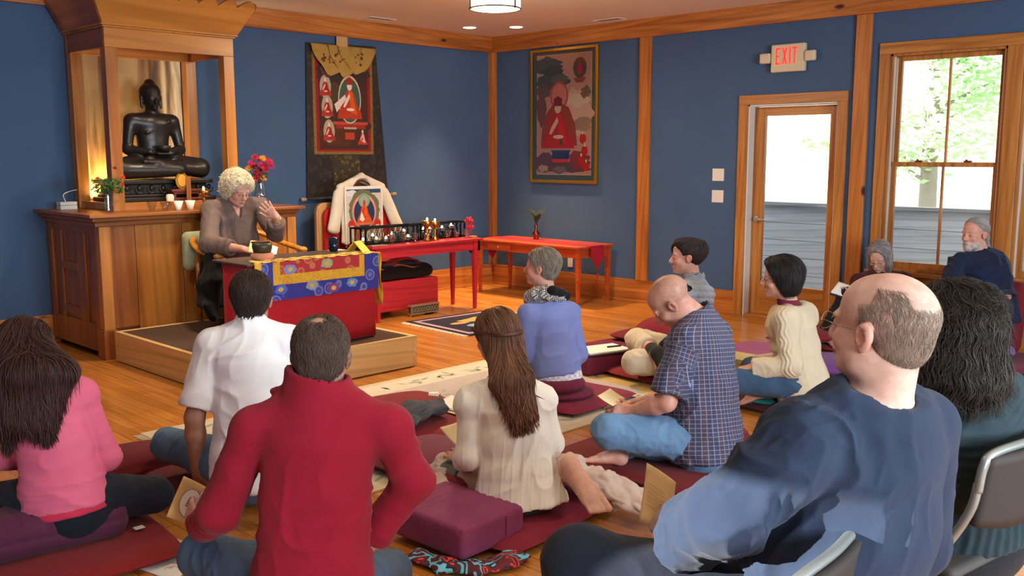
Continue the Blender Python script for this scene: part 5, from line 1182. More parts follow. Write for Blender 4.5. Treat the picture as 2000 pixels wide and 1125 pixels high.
# bob woman's
pillow('floor_mat', 'dark plum floor mat under the woman in the cream sweater', (-2.72, -5.62, 0), (.85, .85, .06), 0, cloth('dark_plum', '#4e1626', '#581c2e', rough=.85, bs=.12), seed=18)
zafu('round_cushion', 'maroon round cushion the woman in the cream sweater sits on', (-2.72, -5.62, .05), .18, .12, M_MAR)
pillow('teal_cushion', 'small teal pad under the jeans of the woman in the cream sweater', (-3.02, -5.46, .055), (.24, .16, .04), .2, cloth('teal_pad', '#1f7f7a', rough=.8), p=3, seed=19)
pillow('floor_mat', 'magenta floor mat behind the low wooden bench', (-1.66, -4.62, 0), (.75, .60, .07), -.05, M_MAG, seed=20)
pillow('round_cushion', 'maroon cushion beside the low wooden bench', (-2.02, -5.02, .0), (.3, .3, .12), 0, M_MAR, p=2.6, seed=26)
pillow('violet_cushion', 'soft violet cushion behind the woman in the cream sweater', (-1.72, -5.36, 0), (.52, .50, .13), .4, M_VIO, p=2.6, seed=21)
pillow('floor_mat', 'magenta floor mat between the cream sweater and the bald man', (-2.30, -5.98, 0), (.60, .60, .07), .1, M_MAG, seed=22)
def bench():
    t = thing('meditation_bench', 'low pale wooden meditation bench beside the cream sweater', 'bench', (-2.3, -4.98, 0)); m = wood('pale_bench', '#a8904c', '#bda45e', '#c8b070', axis='Y', rough=.5)
    MB().box((-2.48, -5.16, .14), (-2.24, -4.66, .158)).build('bench_seat', m, t, bevel=.003)
    for y in (-5.09, -4.75): MB().box((-2.44, y, .001), (-2.28, y+.018, .14)).build('leg', m, t, bevel=.002)
    MB().box((-2.482, -5.16, .085), (-2.466, -4.66, .14)).build('bench_apron', m, t, bevel=.002)
bench()
# by the window
pillow('floor_mat', 'dark maroon floor mat under the reading woman by the window', (-.72, -4.72, 0), (.75, .75, .06), -.1, M_MAR, seed=23)
pillow('round_cushion', 'maroon cushion under the feet of the reading woman by the window', (-.98, -4.76, .055), (.40, .36, .12), .2, M_MAR, p=2.6, seed=24)
pillow('floor_mat', 'maroon floor mat under the ponytailed man by the window', (-.72, -5.98, 0), (.85, .80, .08), -.1, M_PLUM, seed=25)
pillow('round_cushion', 'dark maroon thick cushion beneath the ponytailed man by the window', (-.55, -5.86, .075), (.52, .5, .19), 0, M_MAR, p=3, seed=27)
pillow('purple_pouch', 'small lilac folded cloth on the mat by the ponytailed man', (-.72, -6.12, .085), (.22, .18, .09), .3, cloth('lilac_cloth', '#7a5a9a', rough=.8), p=2.4, seed=28)
s = Sdf(); s.rbox((-.26, -5.86, .32), (.07, .27, .28), .06, R=np.array([[.97, 0, .24], [0, 1, 0], [-.24, 0, .97]])); Vt, Q = s.mesh(.014); o = meshobj('back_support', Vt, Q, M_MAR); tag(o, 'upright maroon back support cushion behind the ponytailed man', 'cushion')

# ================================================================== LOOSE THINGS ON THE FLOOR
def crumple(name, lab, cat, pts, r, flat, mat, vox=.009, amp=.03, fr=(14, 14, 14), seed=0):
    s = Sdf()
    for a, b in zip(pts[:-1], pts[1:]): s.ecap(a, b, V(0, 0, 1), (flat, r), (flat, r), k=.04)
    def dq(P):
        w = vnoise(P*5+seed)*2.2; n1 = np.abs(2*vnoise(P*np.array(fr)+w[:, None]+seed)-1); return amp*(n1-.45)+amp*.4*(np.abs(2*vnoise(P*np.array(fr)*2.1+seed+w[:, None])-1)-.5)
    Vt, Q = s.mesh(vox, dq); Vt[:, 2] = np.maximum(Vt[:, 2], min(p[2] for p in pts)-flat); o = meshobj(name, Vt, Q, mat); return tag(o, lab, cat)
crumple('grey_cloth', 'crumpled charcoal grey cloth lying on the large red floor mat', 'cloth', [(-5.10, -4.42, .14), (-4.92, -4.36, .165), (-4.76, -4.34, .15)], .115, .045, cloth('charcoal_fleece', '#4a4a4e', rough=.95), amp=.035, fr=(9, 16, 9))
def sheet(name, lab, cat, corners, mat, th=.002, parent=None, curl=0, n=8):
    a, b, c, d = map(Vector, corners); nn = (b-a).cross(d-a).normalized(); g = MB(); g.grid(lambda u, v: a.lerp(b, u).lerp(d.lerp(c, u), v)+nn*curl*((2*u-1)**2+(2*v-1)**2-.6), n, n); o = g.build(name, mat, parent, smooth=True, solid=th)
    return tag(o, lab, cat) if lab else o
m_paper = plain('white_paper', '#e8e6dc', rough=.8); m_cream = plain('cream_sheet', '#e2cfa0', rough=.8); m_peach = plain('peach_cover', '#e8c080', rough=.7); m_ink = plain('black_ink', '#2c2a34', rough=.8)
t = thing('open_booklet', 'open white booklet lying on the red mat beside the grey cloth', 'booklet', (-4.56, -4.30, .1)); 
sheet('page_block', None, None, [(-4.66, -4.20, .115), (-4.66, -4.46, .105), (-4.45, -4.40, .10), (-4.46, -4.14, .11)], m_paper, .012, t, .006); sheet('cover', None, None, [(-4.69, -4.19, .105), (-4.69, -4.48, .097), (-4.44, -4.41, .092), (-4.45, -4.13, .10)], m_cream, .003, t, .006)
t = thing('cardboard_piece', 'tan cardboard packet with white barcode label near the grey cloth', 'packet', (-4.42, -3.86, .011)); MB().box((-4.52, -3.90, .012), (-4.30, -3.74, .045), R=Matrix.Rotation(.5, 3, 'Z'), c=(-4.41, -3.82, 0)).build('packet', plain('kraft', '#c09a62', rough=.8), t, bevel=.002)
sheet('barcode_label', None, None, [(-4.52, -3.99, .06), (-4.47, -4.03, .06), (-4.40, -3.96, .10), (-4.45, -3.92, .10)], m_paper, .002, t); g = MB()
for k in range(6): g.tube([(-4.512+k*.008, -3.988-k*.0065, .067), (-4.46+k*.008, -3.938-k*.0065, .096)], .0014, 4)
g.build('barcode', m_ink, t)
crumple('yellow_pouch', 'small mustard yellow cloth pouch on the carpet by the white booklet', 'pouch', [(-4.28, -3.98, .03), (-4.20, -4.04, .035)], .05, .018, cloth('mustard', '#c9971c', rough=.8), amp=.012)
crumple('pale_cloth', 'pale grey-lilac crumpled cloth beside the mustard pouch', 'cloth', [(-4.40, -4.06, .03), (-4.26, -4.12, .03)], .06, .018, cloth('pale_lilac', '#b8aeb0', rough=.9), amp=.015, seed=4)
# printed leaflet on the floor by the red sweater
t = thing('leaflet', 'white printed leaflet with cream panel on the floor beside the jeans knee', 'leaflet', (-6.66, -4.98, 0)); q_ = [(-6.79, -4.87, .004), (-6.55, -4.72, .004), (-6.50, -4.95, .004), (-6.74, -5.12, .004)]
sheet('paper', None, None, q_, m_paper, .002, t, .002)
A, B, D = Vector(q_[0]), Vector(q_[1]), Vector(q_[3]); pt = lambda u, v, z=.0085: tuple(A+(B-A)*u+(D-A)*v+Vector((0, 0, z-.004)))
g = MB(); r = random.Random(6)
for k in range(9):
    if k in (3, 6): continue
    u0 = .42+k*.055; g.add([pt(u0, .06), pt(u0+.045, .06), pt(u0+.04, .11), pt(u0-.003, .11)], [(0, 1, 2, 3)])
for k in range(14): a = pt(.15+.6*r.random(), .3+.5*r.random()); g.tube(spline([a, (a[0]+.02, a[1]+.012, a[2]), (a[0]+.03, a[1]-.01, a[2])], 4), .0008, 4)
g.build('print', plain('grey_ink', '#7a7f88', rough=.9), t); MB().add([pt(.6, .2, .0075), pt(.98, .2, .0075), pt(.98, .95, .0075), pt(.75, .95, .0075)], [(0, 1, 2, 3)]).build('cream_panel', plain('pale_cream', '#d8cf9a', rough=.8), t, solid=.0006)
# turquoise patterned scarf under the block cushion
t = crumple('patterned_scarf', 'turquoise and red patterned scarf squashed under the mauve block cushion', 'scarf', [(-5.98, -5.60, .02), (-5.97, -5.76, .02), (-5.90, -5.88, .022), (-5.78, -5.92, .024), (-5.70, -5.90, .022)], .055, .018, plain('x', '#fff'), amp=.014, vox=.007)
m, nt, b = nodes('bold_print'); n = N(nt, 'ShaderNodeTexNoise', Scale=11.0, Detail=1.0, Distortion=1.5); nt.links.new(coords(nt), n.inputs[0]); r_ = ramp(nt, n.outputs[0], [(0, '#5a1c26'), (.40, '#6fc0d0'), (.47, '#1c1f38'), (.51, '#6a1c28'), (.60, '#e8483c'), (.66, '#5a1a26')]); nt.nodes[-1].color_ramp.interpolation = 'CONSTANT'; nt.links.new(r_, b.inputs['Base Color']); b.inputs['Roughness'].default_value = .8; t.data.materials[0] = m
# open notebook and pen
t = thing('notebook', 'open white notebook on a dark clipboard with a pen lying across it', 'notebook', (-2.92, -4.05, .15)); Rn = Matrix.Rotation(-.28, 3, 'Z'); cc = (-2.90, -4.06, 0)
MB().box((-3.10, -4.19, .152), (-2.70, -3.93, .160), R=Rn, c=cc).build('clipboard', plain('dark_board', '#3a2f2c', rough=.6), t, bevel=.002); MB().box((-3.085, -4.18, .161), (-2.715, -3.94, .175), R=Rn, c=cc).build('page_block', m_paper, t, bevel=.003)
MB().tube([(-2.86, -4.08, .181), (-2.75, -4.12, .181)], .006, 8).build('pen', m_ink, t, smooth=True)

# ================================================================== FOLDING CHAIRS
m_tube = plain('grey_tube', '#8f9694', rough=.35, metal=.6); m_cbk = plain('brown_pad', '#26201d', rough=.7); m_cgy = plain('grey_panel', '#3c3a38', rough=.7)
def folding_chair(loc, rz, lab, grp='folding chairs at the back of the group'):
    t = thing('folding_chair', lab, 'chair', loc, rz, group=grp); w = .225
    for s_ in (-1, 1):
        MB().tube(spline([(s_*w, -.235, .72), (s_*w, -.20, .60), (s_*w, -.02, .30), (s_*(w+.005), .20, .006)], 6), .0125, 10).build('front_leg', m_tube, t, smooth=True, local=True)
        MB().tube([(s_*(w-.03), .06, .42), (s_*(w-.028), -.26, .006)], .0125, 10).build('rear_leg', m_tube, t, smooth=True, local=True)
        MB().box((s_*w-.016, -.16, .385), (s_*w+.016, .0, .43)).build('hinge', plain('black_plastic', '#1a1a1c', rough=.5), t, local=True, bevel=.006)
    pts = spline([(-w, -.235, .70), (-w, -.245, .77), (-w+.04, -.25, .80), (0, -.262, .805), (w-.04, -.25, .80), (w, -.245, .77), (w, -.235, .70)], 6); MB().tube(pts, .0125, 10).build('back_tube', m_tube, t, smooth=True, local=True)
    g = MB(); g.grid(lambda u, v: ((2*u-1)*(w-.01), -.235-.028*(1-(2*u-1)**2)-.03*(v-.5), .60+.195*v-.03*(1-abs(2*u-1)**2)*(1-v)), 16, 8); g.build('back_panel', m_cbk, t, smooth=True, local=True, solid=.022)
    s = Sdf(); s.rbox((0, .02, .435), (.21, .20, .018), .017); Vt, Q = s.mesh(.012); o = meshobj('seat', Vt, Q, m_cgy); o.parent = t
    MB().tube([(-w+.03, -.20, .10), (w-.03, -.20, .10)], .008, 8).build('cross_bar', m_tube, t, smooth=True, local=True); return t
# ================================================================== PEOPLE (joint positions in metres, room coordinates)
JT = {
    'teacher': dict(nck=(-4.28, -1.3, 1.206), pel=(-4.274, -1.272, 0.667), head=(-4.29, -1.414, 1.292), shL=(-4.077, -1.376, 1.16), shR=(-4.476, -1.324, 1.14), elL=(-4.056, -1.583, 0.942), wrL=(-4.145, -1.748, 1.083), elR=(-4.612, -1.519, 0.883), wrR=(-4.506, -1.845, 0.862), hipL=(-4.177, -1.306, 0.64), hipR=(-4.377, -1.314, 0.637), knL=(-4.167, -1.752, 0.594), knR=(-4.451, -1.631, 0.581), anL=(-4.134, -1.907, 0.347), anR=(-4.491, -1.821, 0.351)),
    'pink': dict(nck=(-6.966, -4.559, 0.757), pel=(-6.935, -4.631, 0.269), head=(-6.95, -4.366, 0.791), shL=(-7.105, -4.479, 0.661), shR=(-6.836, -4.613, 0.65), elL=(-7.135, -4.358, 0.387), wrL=(-6.923, -4.257, 0.314), elR=(-6.768, -4.664, 0.386), wrR=(-6.776, -4.356, 0.291), hipL=(-6.992, -4.576, 0.249), hipR=(-6.869, -4.66, 0.244), knL=(-7.115, -4.07, 0.117), knR=(-6.563, -4.6, 0.163), anL=(-6.712, -4.273, 0.095), anR=(-6.884, -4.099, 0.073)),
    'white': dict(nck=(-6.155, -4.736, 0.856), pel=(-6.185, -4.779, 0.271), head=(-6.128, -4.702, 0.948), shL=(-6.275, -4.631, 0.769), shR=(-6.042, -4.841, 0.773), elL=(-6.374, -4.619, 0.461), wrL=(-6.342, -4.56, 0.2), elR=(-5.924, -4.796, 0.441), wrR=(-5.959, -4.501, 0.293), hipL=(-6.25, -4.717, 0.249), hipR=(-6.119, -4.822, 0.254), knL=(-6.285, -4.179, 0.226), knR=(-5.766, -4.718, 0.197), anL=(-5.99, -4.358, 0.117), anR=(-5.907, -4.309, 0.073)),
    'red': dict(nck=(-6.686, -6.023, 0.889), pel=(-6.744, -6.039, 0.297), head=(-6.657, -5.993, 0.969), shL=(-6.837, -5.893, 0.767), shR=(-6.544, -6.165, 0.77), elL=(-6.909, -5.799, 0.503), wrL=(-6.852, -5.565, 0.372), elR=(-6.457, -6.176, 0.582), wrR=(-6.529, -6.042, 0.37), hipL=(-6.806, -5.98, 0.274), hipR=(-6.664, -6.07, 0.263), knL=(-6.821, -5.506, 0.248), knR=(-6.332, -5.885, 0.145), anL=(-6.549, -5.587, 0.159), anR=(-6.447, -5.558, 0.098)),
    'tunic': dict(nck=(-5.42, -5.568, 0.629), pel=(-5.419, -5.627, 0.193), head=(-5.368, -5.447, 0.775), shL=(-5.541, -5.464, 0.526), shR=(-5.319, -5.663, 0.528), elL=(-5.571, -5.478, 0.298), wrL=(-5.445, -5.309, 0.202), elR=(-5.248, -5.661, 0.322), wrR=(-5.233, -5.378, 0.221), hipL=(-5.458, -5.551, 0.154), hipR=(-5.349, -5.662, 0.161), knL=(-5.427, -5.202, 0.104), knR=(-5.171, -5.212, 0.068), anL=(-5.481, -5.575, 0.134), anR=(-5.293, -5.822, 0.229), toeR=(-5.318, -6, 0.08), toeL=(-5.537, -5.72, 0.134)),
    'blue': dict(nck=(-3.803, -4.326, 0.667), pel=(-3.805, -4.41, 0.24), head=(-3.789, -4.273, 0.856), shL=(-3.946, -4.313, 0.58), shR=(-3.676, -4.403, 0.572), elL=(-3.971, -4.293, 0.331), wrL=(-3.853, -4.094, 0.267), elR=(-3.661, -4.471, 0.311), wrR=(-3.637, -4.147, 0.242), hipL=(-3.889, -4.398, 0.228), hipR=(-3.724, -4.427, 0.213), knL=(-3.938, -4.011, 0.096), knR=(-3.441, -4.159, 0.107), anL=(-3.642, -4.106, 0.061), anR=(-3.774, -4.041, 0.072)),
    'plaid': dict(nck=(-4.268, -5.779, 0.788), pel=(-4.335, -5.871, 0.204), head=(-4.386, -5.688, 0.856), shL=(-4.475, -5.831, 0.695), shR=(-4.093, -5.767, 0.667), elL=(-4.591, -5.813, 0.411), wrL=(-4.607, -5.624, 0.333), elR=(-4.128, -5.582, 0.323), wrR=(-4.421, -5.501, 0.308), hipL=(-4.428, -5.879, 0.195), hipR=(-4.23, -5.84, 0.175), knL=(-4.741, -5.588, 0.253), knR=(-4.131, -5.456, 0.216), anL=(-4.324, -5.723, 0.063), anR=(-4.663, -5.577, 0.13), toeR=(-4.87, -5.389, 0.151)),
    'vest': dict(nck=(-2.714, -4.714, 0.708), pel=(-2.779, -4.753, 0.183), head=(-2.732, -4.663, 0.873), shL=(-2.892, -4.765, 0.625), shR=(-2.579, -4.7, 0.603), elL=(-2.977, -4.797, 0.395), wrL=(-3.001, -4.651, 0.273), elR=(-2.549, -4.594, 0.348), wrR=(-2.727, -4.5, 0.267), hipL=(-2.835, -4.769, 0.176), hipR=(-2.671, -4.724, 0.162), knL=(-3.092, -4.505, 0.169), knR=(-2.826, -4.326, 0.261), anL=(-2.764, -4.639, 0.108), anR=(-3.082, -4.688, 0.255), toeR=(-3.108, -4.771, 0.139), toeL=(-2.628, -4.782, 0.09)),
    'bob': dict(nck=(-3.001, -5.583, 0.684), pel=(-2.991, -5.685, 0.229), head=(-3.019, -5.535, 0.829), shL=(-3.131, -5.639, 0.603), shR=(-2.828, -5.605, 0.593), elL=(-3.191, -5.716, 0.345), wrL=(-3.263, -5.506, 0.302), elR=(-2.786, -5.52, 0.299), wrR=(-3.048, -5.4, 0.273), hipL=(-3.075, -5.716, 0.223), hipR=(-2.88, -5.66, 0.199), knL=(-3.345, -5.436, 0.232), knR=(-2.885, -5.29, 0.212), anL=(-2.92, -5.564, 0.115), anR=(-3.139, -5.474, 0.161)),
    'seatedw': dict(nck=(-0.281, -4.997, 0.59), pel=(-0.359, -5.012, 0.114), head=(-0.353, -4.999, 0.715), shL=(-0.11, -5.115, 0.515), shR=(-0.52, -4.91, 0.517), elL=(-0.232, -5.183, 0.274), wrL=(-0.602, -5.073, 0.369), elR=(-0.721, -4.888, 0.319), wrR=(-0.762, -4.968, 0.427), hipL=(-0.312, -5.064, 0.093), hipR=(-0.509, -5.002, 0.111), knL=(-0.74, -5.068, 0.405), knR=(-0.84, -4.961, 0.426), anL=(-0.919, -5.013, 0.125), anR=(-0.995, -4.86, 0.136)),
    'ponytail': dict(nck=(-0.412, -5.832, 0.813), pel=(-0.405, -5.926, 0.378), head=(-0.465, -5.791, 0.962), shL=(-0.328, -5.934, 0.734), shR=(-0.595, -5.727, 0.752), elL=(-0.427, -6.025, 0.492), wrL=(-0.712, -5.941, 0.533), elR=(-0.839, -5.736, 0.545), wrR=(-0.83, -5.888, 0.552), hipL=(-0.351, -5.985, 0.359), hipR=(-0.516, -5.888, 0.359), knL=(-0.835, -6.027, 0.555), knR=(-0.941, -5.93, 0.499), anL=(-0.879, -5.982, 0.19), anR=(-0.972, -5.887, 0.19)),
    'bald': dict(nck=(-6.188, -7.504, 1.047), pel=(-6.181, -7.392, 0.484), head=(-6.204, -7.503, 1.186), shL=(-6.381, -7.412, 0.947), shR=(-5.998, -7.52, 0.933), elL=(-6.515, -7.307, 0.788), wrL=(-6.413, -7.12, 0.656), elR=(-5.835, -7.471, 0.571), wrR=(-5.934, -7.1, 0.462), hipL=(-6.256, -7.35, 0.457), hipR=(-6.064, -7.436, 0.437), knL=(-6.525, -6.908, 0.555), knR=(-5.919, -7.063, 0.369), anL=(-6.651, -6.994, 0.2), anR=(-5.948, -7.091, 0.077)),
    'teal': dict(nck=(-5.467, -7.424, 0.958), pel=(-5.347, -7.437, 0.495), head=(-5.493, -7.403, 1.072), shL=(-5.57, -7.364, 0.873), shR=(-5.281, -7.49, 0.857), elL=(-5.553, -7.311, 0.644), wrL=(-5.314, -7.221, 0.512), elR=(-5.157, -7.508, 0.609), wrR=(-5.052, -7.353, 0.477), hipL=(-5.412, -7.401, 0.487), hipR=(-5.232, -7.474, 0.469), knL=(-5.127, -7.153, 0.373), knR=(-4.94, -7.271, 0.381), anL=(-5.313, -7.226, 0.132), anR=(-5.083, -7.321, 0.12)),
}
def cw(a, b, z=0.0): return nrm(V(.697*a+.717*b, -.717*a+.697*b, z))
folding_chair((-5.44, -7.37, 0), -.15, 'folding chair under the dark-haired woman in the teal cardigan')
fc_ = folding_chair((-6.48, -7.274, 0), .10, 'folding chair under the bald man in the navy sweater'); fc_.scale = (1, 1, .945)

SKIN = dict(fair=(.62, .36, .26), pink=(.66, .36, .28), tan=(.46, .25, .16), olive=(.50, .29, .20), pale=(.70, .45, .36))
M_SKIN = attrmat('skin', rough=.52, sub=.08, spec=.35, bs=.12, bscale=120)
def hand(s, w, d, n, th, curl=.35, sc=1.0, spread=.15):
    d = nrm(d); n = nrm(V(n)-d*(V(n)@d)); lat = np.cross(d, n)*th; g = Sdf()
    s.ecap(w-d*.01, w+d*.03*sc, lat, (.027*sc, .021*sc), (.030*sc, .018*sc), k=.015)
    s.ecap(w+d*.028*sc, w+d*.084*sc, lat, (.032*sc, .015*sc), (.040*sc, .0135*sc), k=.012)
    for o, L in ((.031, .070), (.0105, .079), (-.0105, .073), (-.030, .058)):
        p = w+d*.086*sc+lat*o*sc; v0 = nrm(d+lat*spread*o/.033); a = 0; r = .0088*sc*(.92 if o < -.02 else 1)
        for fr, m_, q in ((.46, .8, 1), (.30, 1.3, .94), (.24, 1.0, .88)):
            a += curl*m_; v = math.cos(a)*v0+math.sin(a)*n; e = p+v*L*fr*sc; g.cap(p, e, r*q, r*q*.94, k=.0035); p = e
    p = w+d*.028*sc+lat*.024*sc; v = nrm(d*.6+lat*.75+n*.25); e = p+v*.043*sc; g.cap(p, e, .0125*sc, .0105*sc, k=.006); v2 = nrm(d*.85+lat*.3+n*(.3+.5*curl)); f = e+v2*.032*sc; g.cap(e, f, .0103*sc, .0098*sc, k=.004); g.cap(f, f+nrm(v2+n*curl*.5)*.024*sc, .0095*sc, .008*sc, k=.004)
    s.group(g, k=.008)
def foot(s, a, toe, sole, sc=1.0, big=1):
    """a ankle, toe tip of big toe, sole = direction the sole faces"""
    d = nrm(V(toe)-V(a)); so = nrm(V(sole)-d*(V(sole)@d)); lat = np.cross(d, so)*big; a = V(a); g = Sdf()
    s.ell(a+so*.035*sc-d*.025*sc, (.034*sc,)*3, k=.03); s.ecap(a+so*.03*sc, a+d*.13*sc+so*.048*sc, lat, (.032*sc, .034*sc), (.044*sc, .018*sc), k=.025)
    s.ecap(a-d*.0, a+d*.08*sc+so*.03*sc, lat, (.03*sc, .028*sc), (.032*sc, .02*sc), k=.02)
    for k, (o, L, r) in enumerate(((.030, .060, .0135), (.010, .056, .0095), (-.006, .050, .009), (-.020, .042, .0085), (-.034, .034, .008))):
        p = a+d*.15*sc+so*.050*sc+lat*o*sc; g.cap(p-d*.01, p+d*L*.62*sc+so*.002, r*.9*sc, r*sc, k=.003)
    s.group(g, k=.008)

class HF:  # head frame
    def __init__(h, c, f, up=(0, 0, 1), sc=1.0):
        h.c = V(c); h.f = nrm(f); u = V(up); h.u = nrm(u-h.f*(u@h.f)); h.r = np.cross(h.f, h.u); h.sc = sc; h.R = np.stack([h.r, h.f, h.u], 1)
    def __call__(h, x, y, z): return h.c+h.sc*(x*h.r+y*h.f+z*h.u)
    def loc(h, P): return (P-h.c)@h.R/h.sc
def head(s, h, fem=False, beard=False, jowl=0.0):
    k = h.sc; E = lambda x, y, z, r, kk=.015, op='u': s.ell(h(x, y, z), V(r)*k, R=h.R, k=kk, op=op)
    E(0, -.018, .045, (.075, .098, .082), .02); E(0, .030, .045, (.064, .062, .064), .02); E(0, .032, -.030, (.058-.004*fem, .060, .078), .025)
    E(0, .042, -.078, (.042-.006*fem+jowl, .043, .032), .02); E(0, .076, -.094, (.019-.003*fem, .017, .015), .015)
    for sx in (-1, 1):
        E(sx*(.044+jowl), .012, -.055, (.02, .036, .032), .025); E(sx*.030, .080, .024, (.026, .014, .008), .015); E(sx*.040, .060, -.026, (.023, .024, .022), .02)
        E(sx*.031, .101, .006, (.017, .014, .010), .012, 's'); E(sx*.031, .081, .004, (.0145, .0135, .0125), .004)
        E(sx*.012, .101, -.034, (.0085, .011, .0075), .008); E(sx*.077, -.008, -.004, (.008, .020, .032), .006); E(sx*.083, -.012, .006, (.010, .021, .026), .006); E(sx*.088, -.006, .002, (.006, .011, .017), .004, 's')
    s.cap(h(0, .088, .012), h(0, .111, -.026), .0085*k, .0125*k, k=.012); E(0, .108, -.032, (.012, .012, .010), .008)
    E(0, .093, -.058, (.023, .012, .0055), .006); E(0, .090, -.0685, (.019, .012, .0065), .006); s.cap(h(-.02, .106, -.0632), h(.02, .106, -.0632), .0022*k, k=.004, op='s')
def headcol(h, P, skin, hairmask=None, haircol=None, brow=(.16, .09, .05), lips=(.50, .17, .14), beard=None):
    q = h.loc(P); base = np.tile(np.array(skin), (len(P), 1)); x, y, z = q.T; inh = (np.abs(z) < .2) & (np.linalg.norm(q, axis=1) < .2)
    def mix(mask, c, a): m = np.clip(mask, 0, 1)[:, None]*a*inh[:, None]; base[:] = base*(1-m)+np.array(c)*m
    red = (skin[0]*1.02, skin[1]*.62, skin[2]*.60); g = lambda cx, cy, cz, r: np.exp(-(((np.abs(x)-cx)**2+(y-cy)**2+(z-cz)**2)/r**2))
    mix(g(.044, .068, -.02, .026), red, .5); mix(g(0, .115, -.03, .016), red, .5); mix(g(.082, -.01, 0, .028), red, .6)
    mix(np.exp(-((z+.0632)/.0085)**2-(x/.022)**4)*(y > .08), lips, .85); mix(np.exp(-((z-.027)/.005)**2-((np.abs(x)-.031)/.016)**4)*(y > .06), brow, .8)
    mix(np.exp(-((z-.0)/.0028)**2-((np.abs(x)-.031)/.013)**4)*(y > .06), (.05, .03, .025), .9)
    if beard: 
        bm = 1/(1+np.exp((z+.052+.35*np.maximum(0, .05-np.maximum(y, 0)))/.006))*(y > -.005)*(1-np.exp(-((z+.0632)/.006)**2-(x/.018)**4)*(y > .08)); mu = np.exp(-((z+.048)/.007)**2-(x/.03)**4)*(y > .07); n = vnoise(P*260)*.4+.6; mix(np.maximum(bm, mu)*n*(z > -.13), beard, .92)
    if hairmask is not None: n = np.clip(vnoise(P*150)*.7+vnoise(P*V(60, 60, 60))*.5+.15, 0, 1); mix(hairmask(x, y, z)*n, haircol, .95)
    return base

def frame_of(J):
    side = nrm(J['shR']-J['shL']); up = nrm(J['nck']-J['pel']); fw = np.cross(up, side); return side, up, nrm(fw)
def torso(s, J, c, g, k=.03, belly=0.0, neck=True):
    side, up, fw = frame_of(J); hs = nrm(J['hipR']-J['hipL']); pel, nck = J['pel'], J['nck']; w, d = c.get('w', 1), c.get('d', 1); L = nck-pel; sm = nrm(side+hs)
    mid = pel+L*.40-fw*.0; ch = pel+L*.74+fw*.015
    s.ecap(pel-up*.05, mid+fw*belly*.5, hs, (.165*w+g, .120*d+g), ((.140+belly)*w+g, (.105+belly)*d+g), k=k)
    s.ecap(mid+fw*belly*.5, ch, sm, ((.140+belly)*w+g, (.105+belly)*d+g), (.158*w+g, .112*d+g), k=k)
    s.ecap(ch, nck-up*.075+fw*.01, side, (.158*w+g, .112*d+g), (.12*w+g, .075*d+g), k=k)
    b = J['shL'], J['shR']; s.cap(b[0]-up*.005, b[1]-up*.005, .050+g*.9, k=k)
    for q in b: s.cap(nck-up*.02, q, .042+g*.8, .044+g*.9, k=k)
    if neck: s.cap(nck-up*.03, J['hf'](0, -.022, -.05), .058*c.get('nk', 1)+g, .056*c.get('nk', 1)+g, k=.025)
def arm(s, J, S, g, c, k=.02):
    a = c.get('arm', 1); sh, el, wr = J['sh'+S], J['el'+S], J['wr'+S]
    s.cap(sh, el, .050*a+g, .041*a+g, k=k); s.cap(el, el+(wr-el)*.3, .041*a+g, .042*a+g, k=k); s.cap(el+(wr-el)*.3, wr, .042*a+g, .027*a+g, k=k)
def leg(s, J, S, g, c, k=.025):
    a = c.get('leg', 1); hp, kn, an = J['hip'+S], J['kn'+S], J['an'+S]; s.cap(hp, kn, .088*a+g, .060*a+g, k=k); s.cap(kn, kn+(an-kn)*.35, .057*a+g, .058*a+g, k=k); s.cap(kn+(an-kn)*.35, an, .058*a+g, .036*a+g, k=k)
def folds(J, amp, f=(9, 16, 9), seed=0, fine=.35, zone=None):
    side, up, fw = frame_of(J); R = np.stack([side, up, fw], 1)
    def fn(P):
        q = P@R; w = vnoise(q*6+seed)*2.4; n = 1-np.abs(2*vnoise(q*V(f)+np.stack([w, w*.5, -w], 1)+seed)-1); n2 = 1-np.abs(2*vnoise(q*V(f)*2.3+w[:, None]+seed*2)-1)
        d = amp*(n**2.2-.35)+amp*fine*(n2**2-.4)
        return d*(zone(P, q) if zone else 1)
    return fn
def sleeve(J, S, g, c, t0, t1, loose=.0, ring=True):
    """sleeve field ending at fraction t1 of the whole arm (1 = elbow, 2 = wrist)"""
    s = Sdf(); a = c.get('arm', 1); sh, el, wr = J['sh'+S], J['el'+S], J['wr'+S]
    if t1 <= 1: e = sh+(el-sh)*t1; d = nrm(el-sh); s.cap(sh, e+d*.05, .051*a+g, .043*a+g+loose, k=.02); r = (.043*a)
    else: e = el+(wr-el)*(t1-1); d = nrm(wr-el); s.cap(sh, el, .051*a+g, .044*a+g, k=.02); s.cap(el, e+d*.05, .045*a+g, (.029*a+g+loose), k=.03); r = .03*a
    s.cap(e-d*.012, e+d*.06, r+.0045, r+.0045, k=.002, op='s'); s.cut(e, d); return s, e, d, r
def collar(s, J, c, r=.070, h=.035, open_=False):
    side, up, fw = frame_of(J); n0 = J['nck']; d = nrm(nrm(J['hf'](0, -.02, -.05)-n0)+up*.9); q = Sdf(); q.ecap(n0-d*.01, n0+d*h, side, (r, r*.95), (r*.93, r*.9), k=.01); q.cut(n0+d*h, d); q.cap(n0, n0+d*(h+.05), r*.86, r*.84, k=.003, op='s'); s.group(q, k=.012)

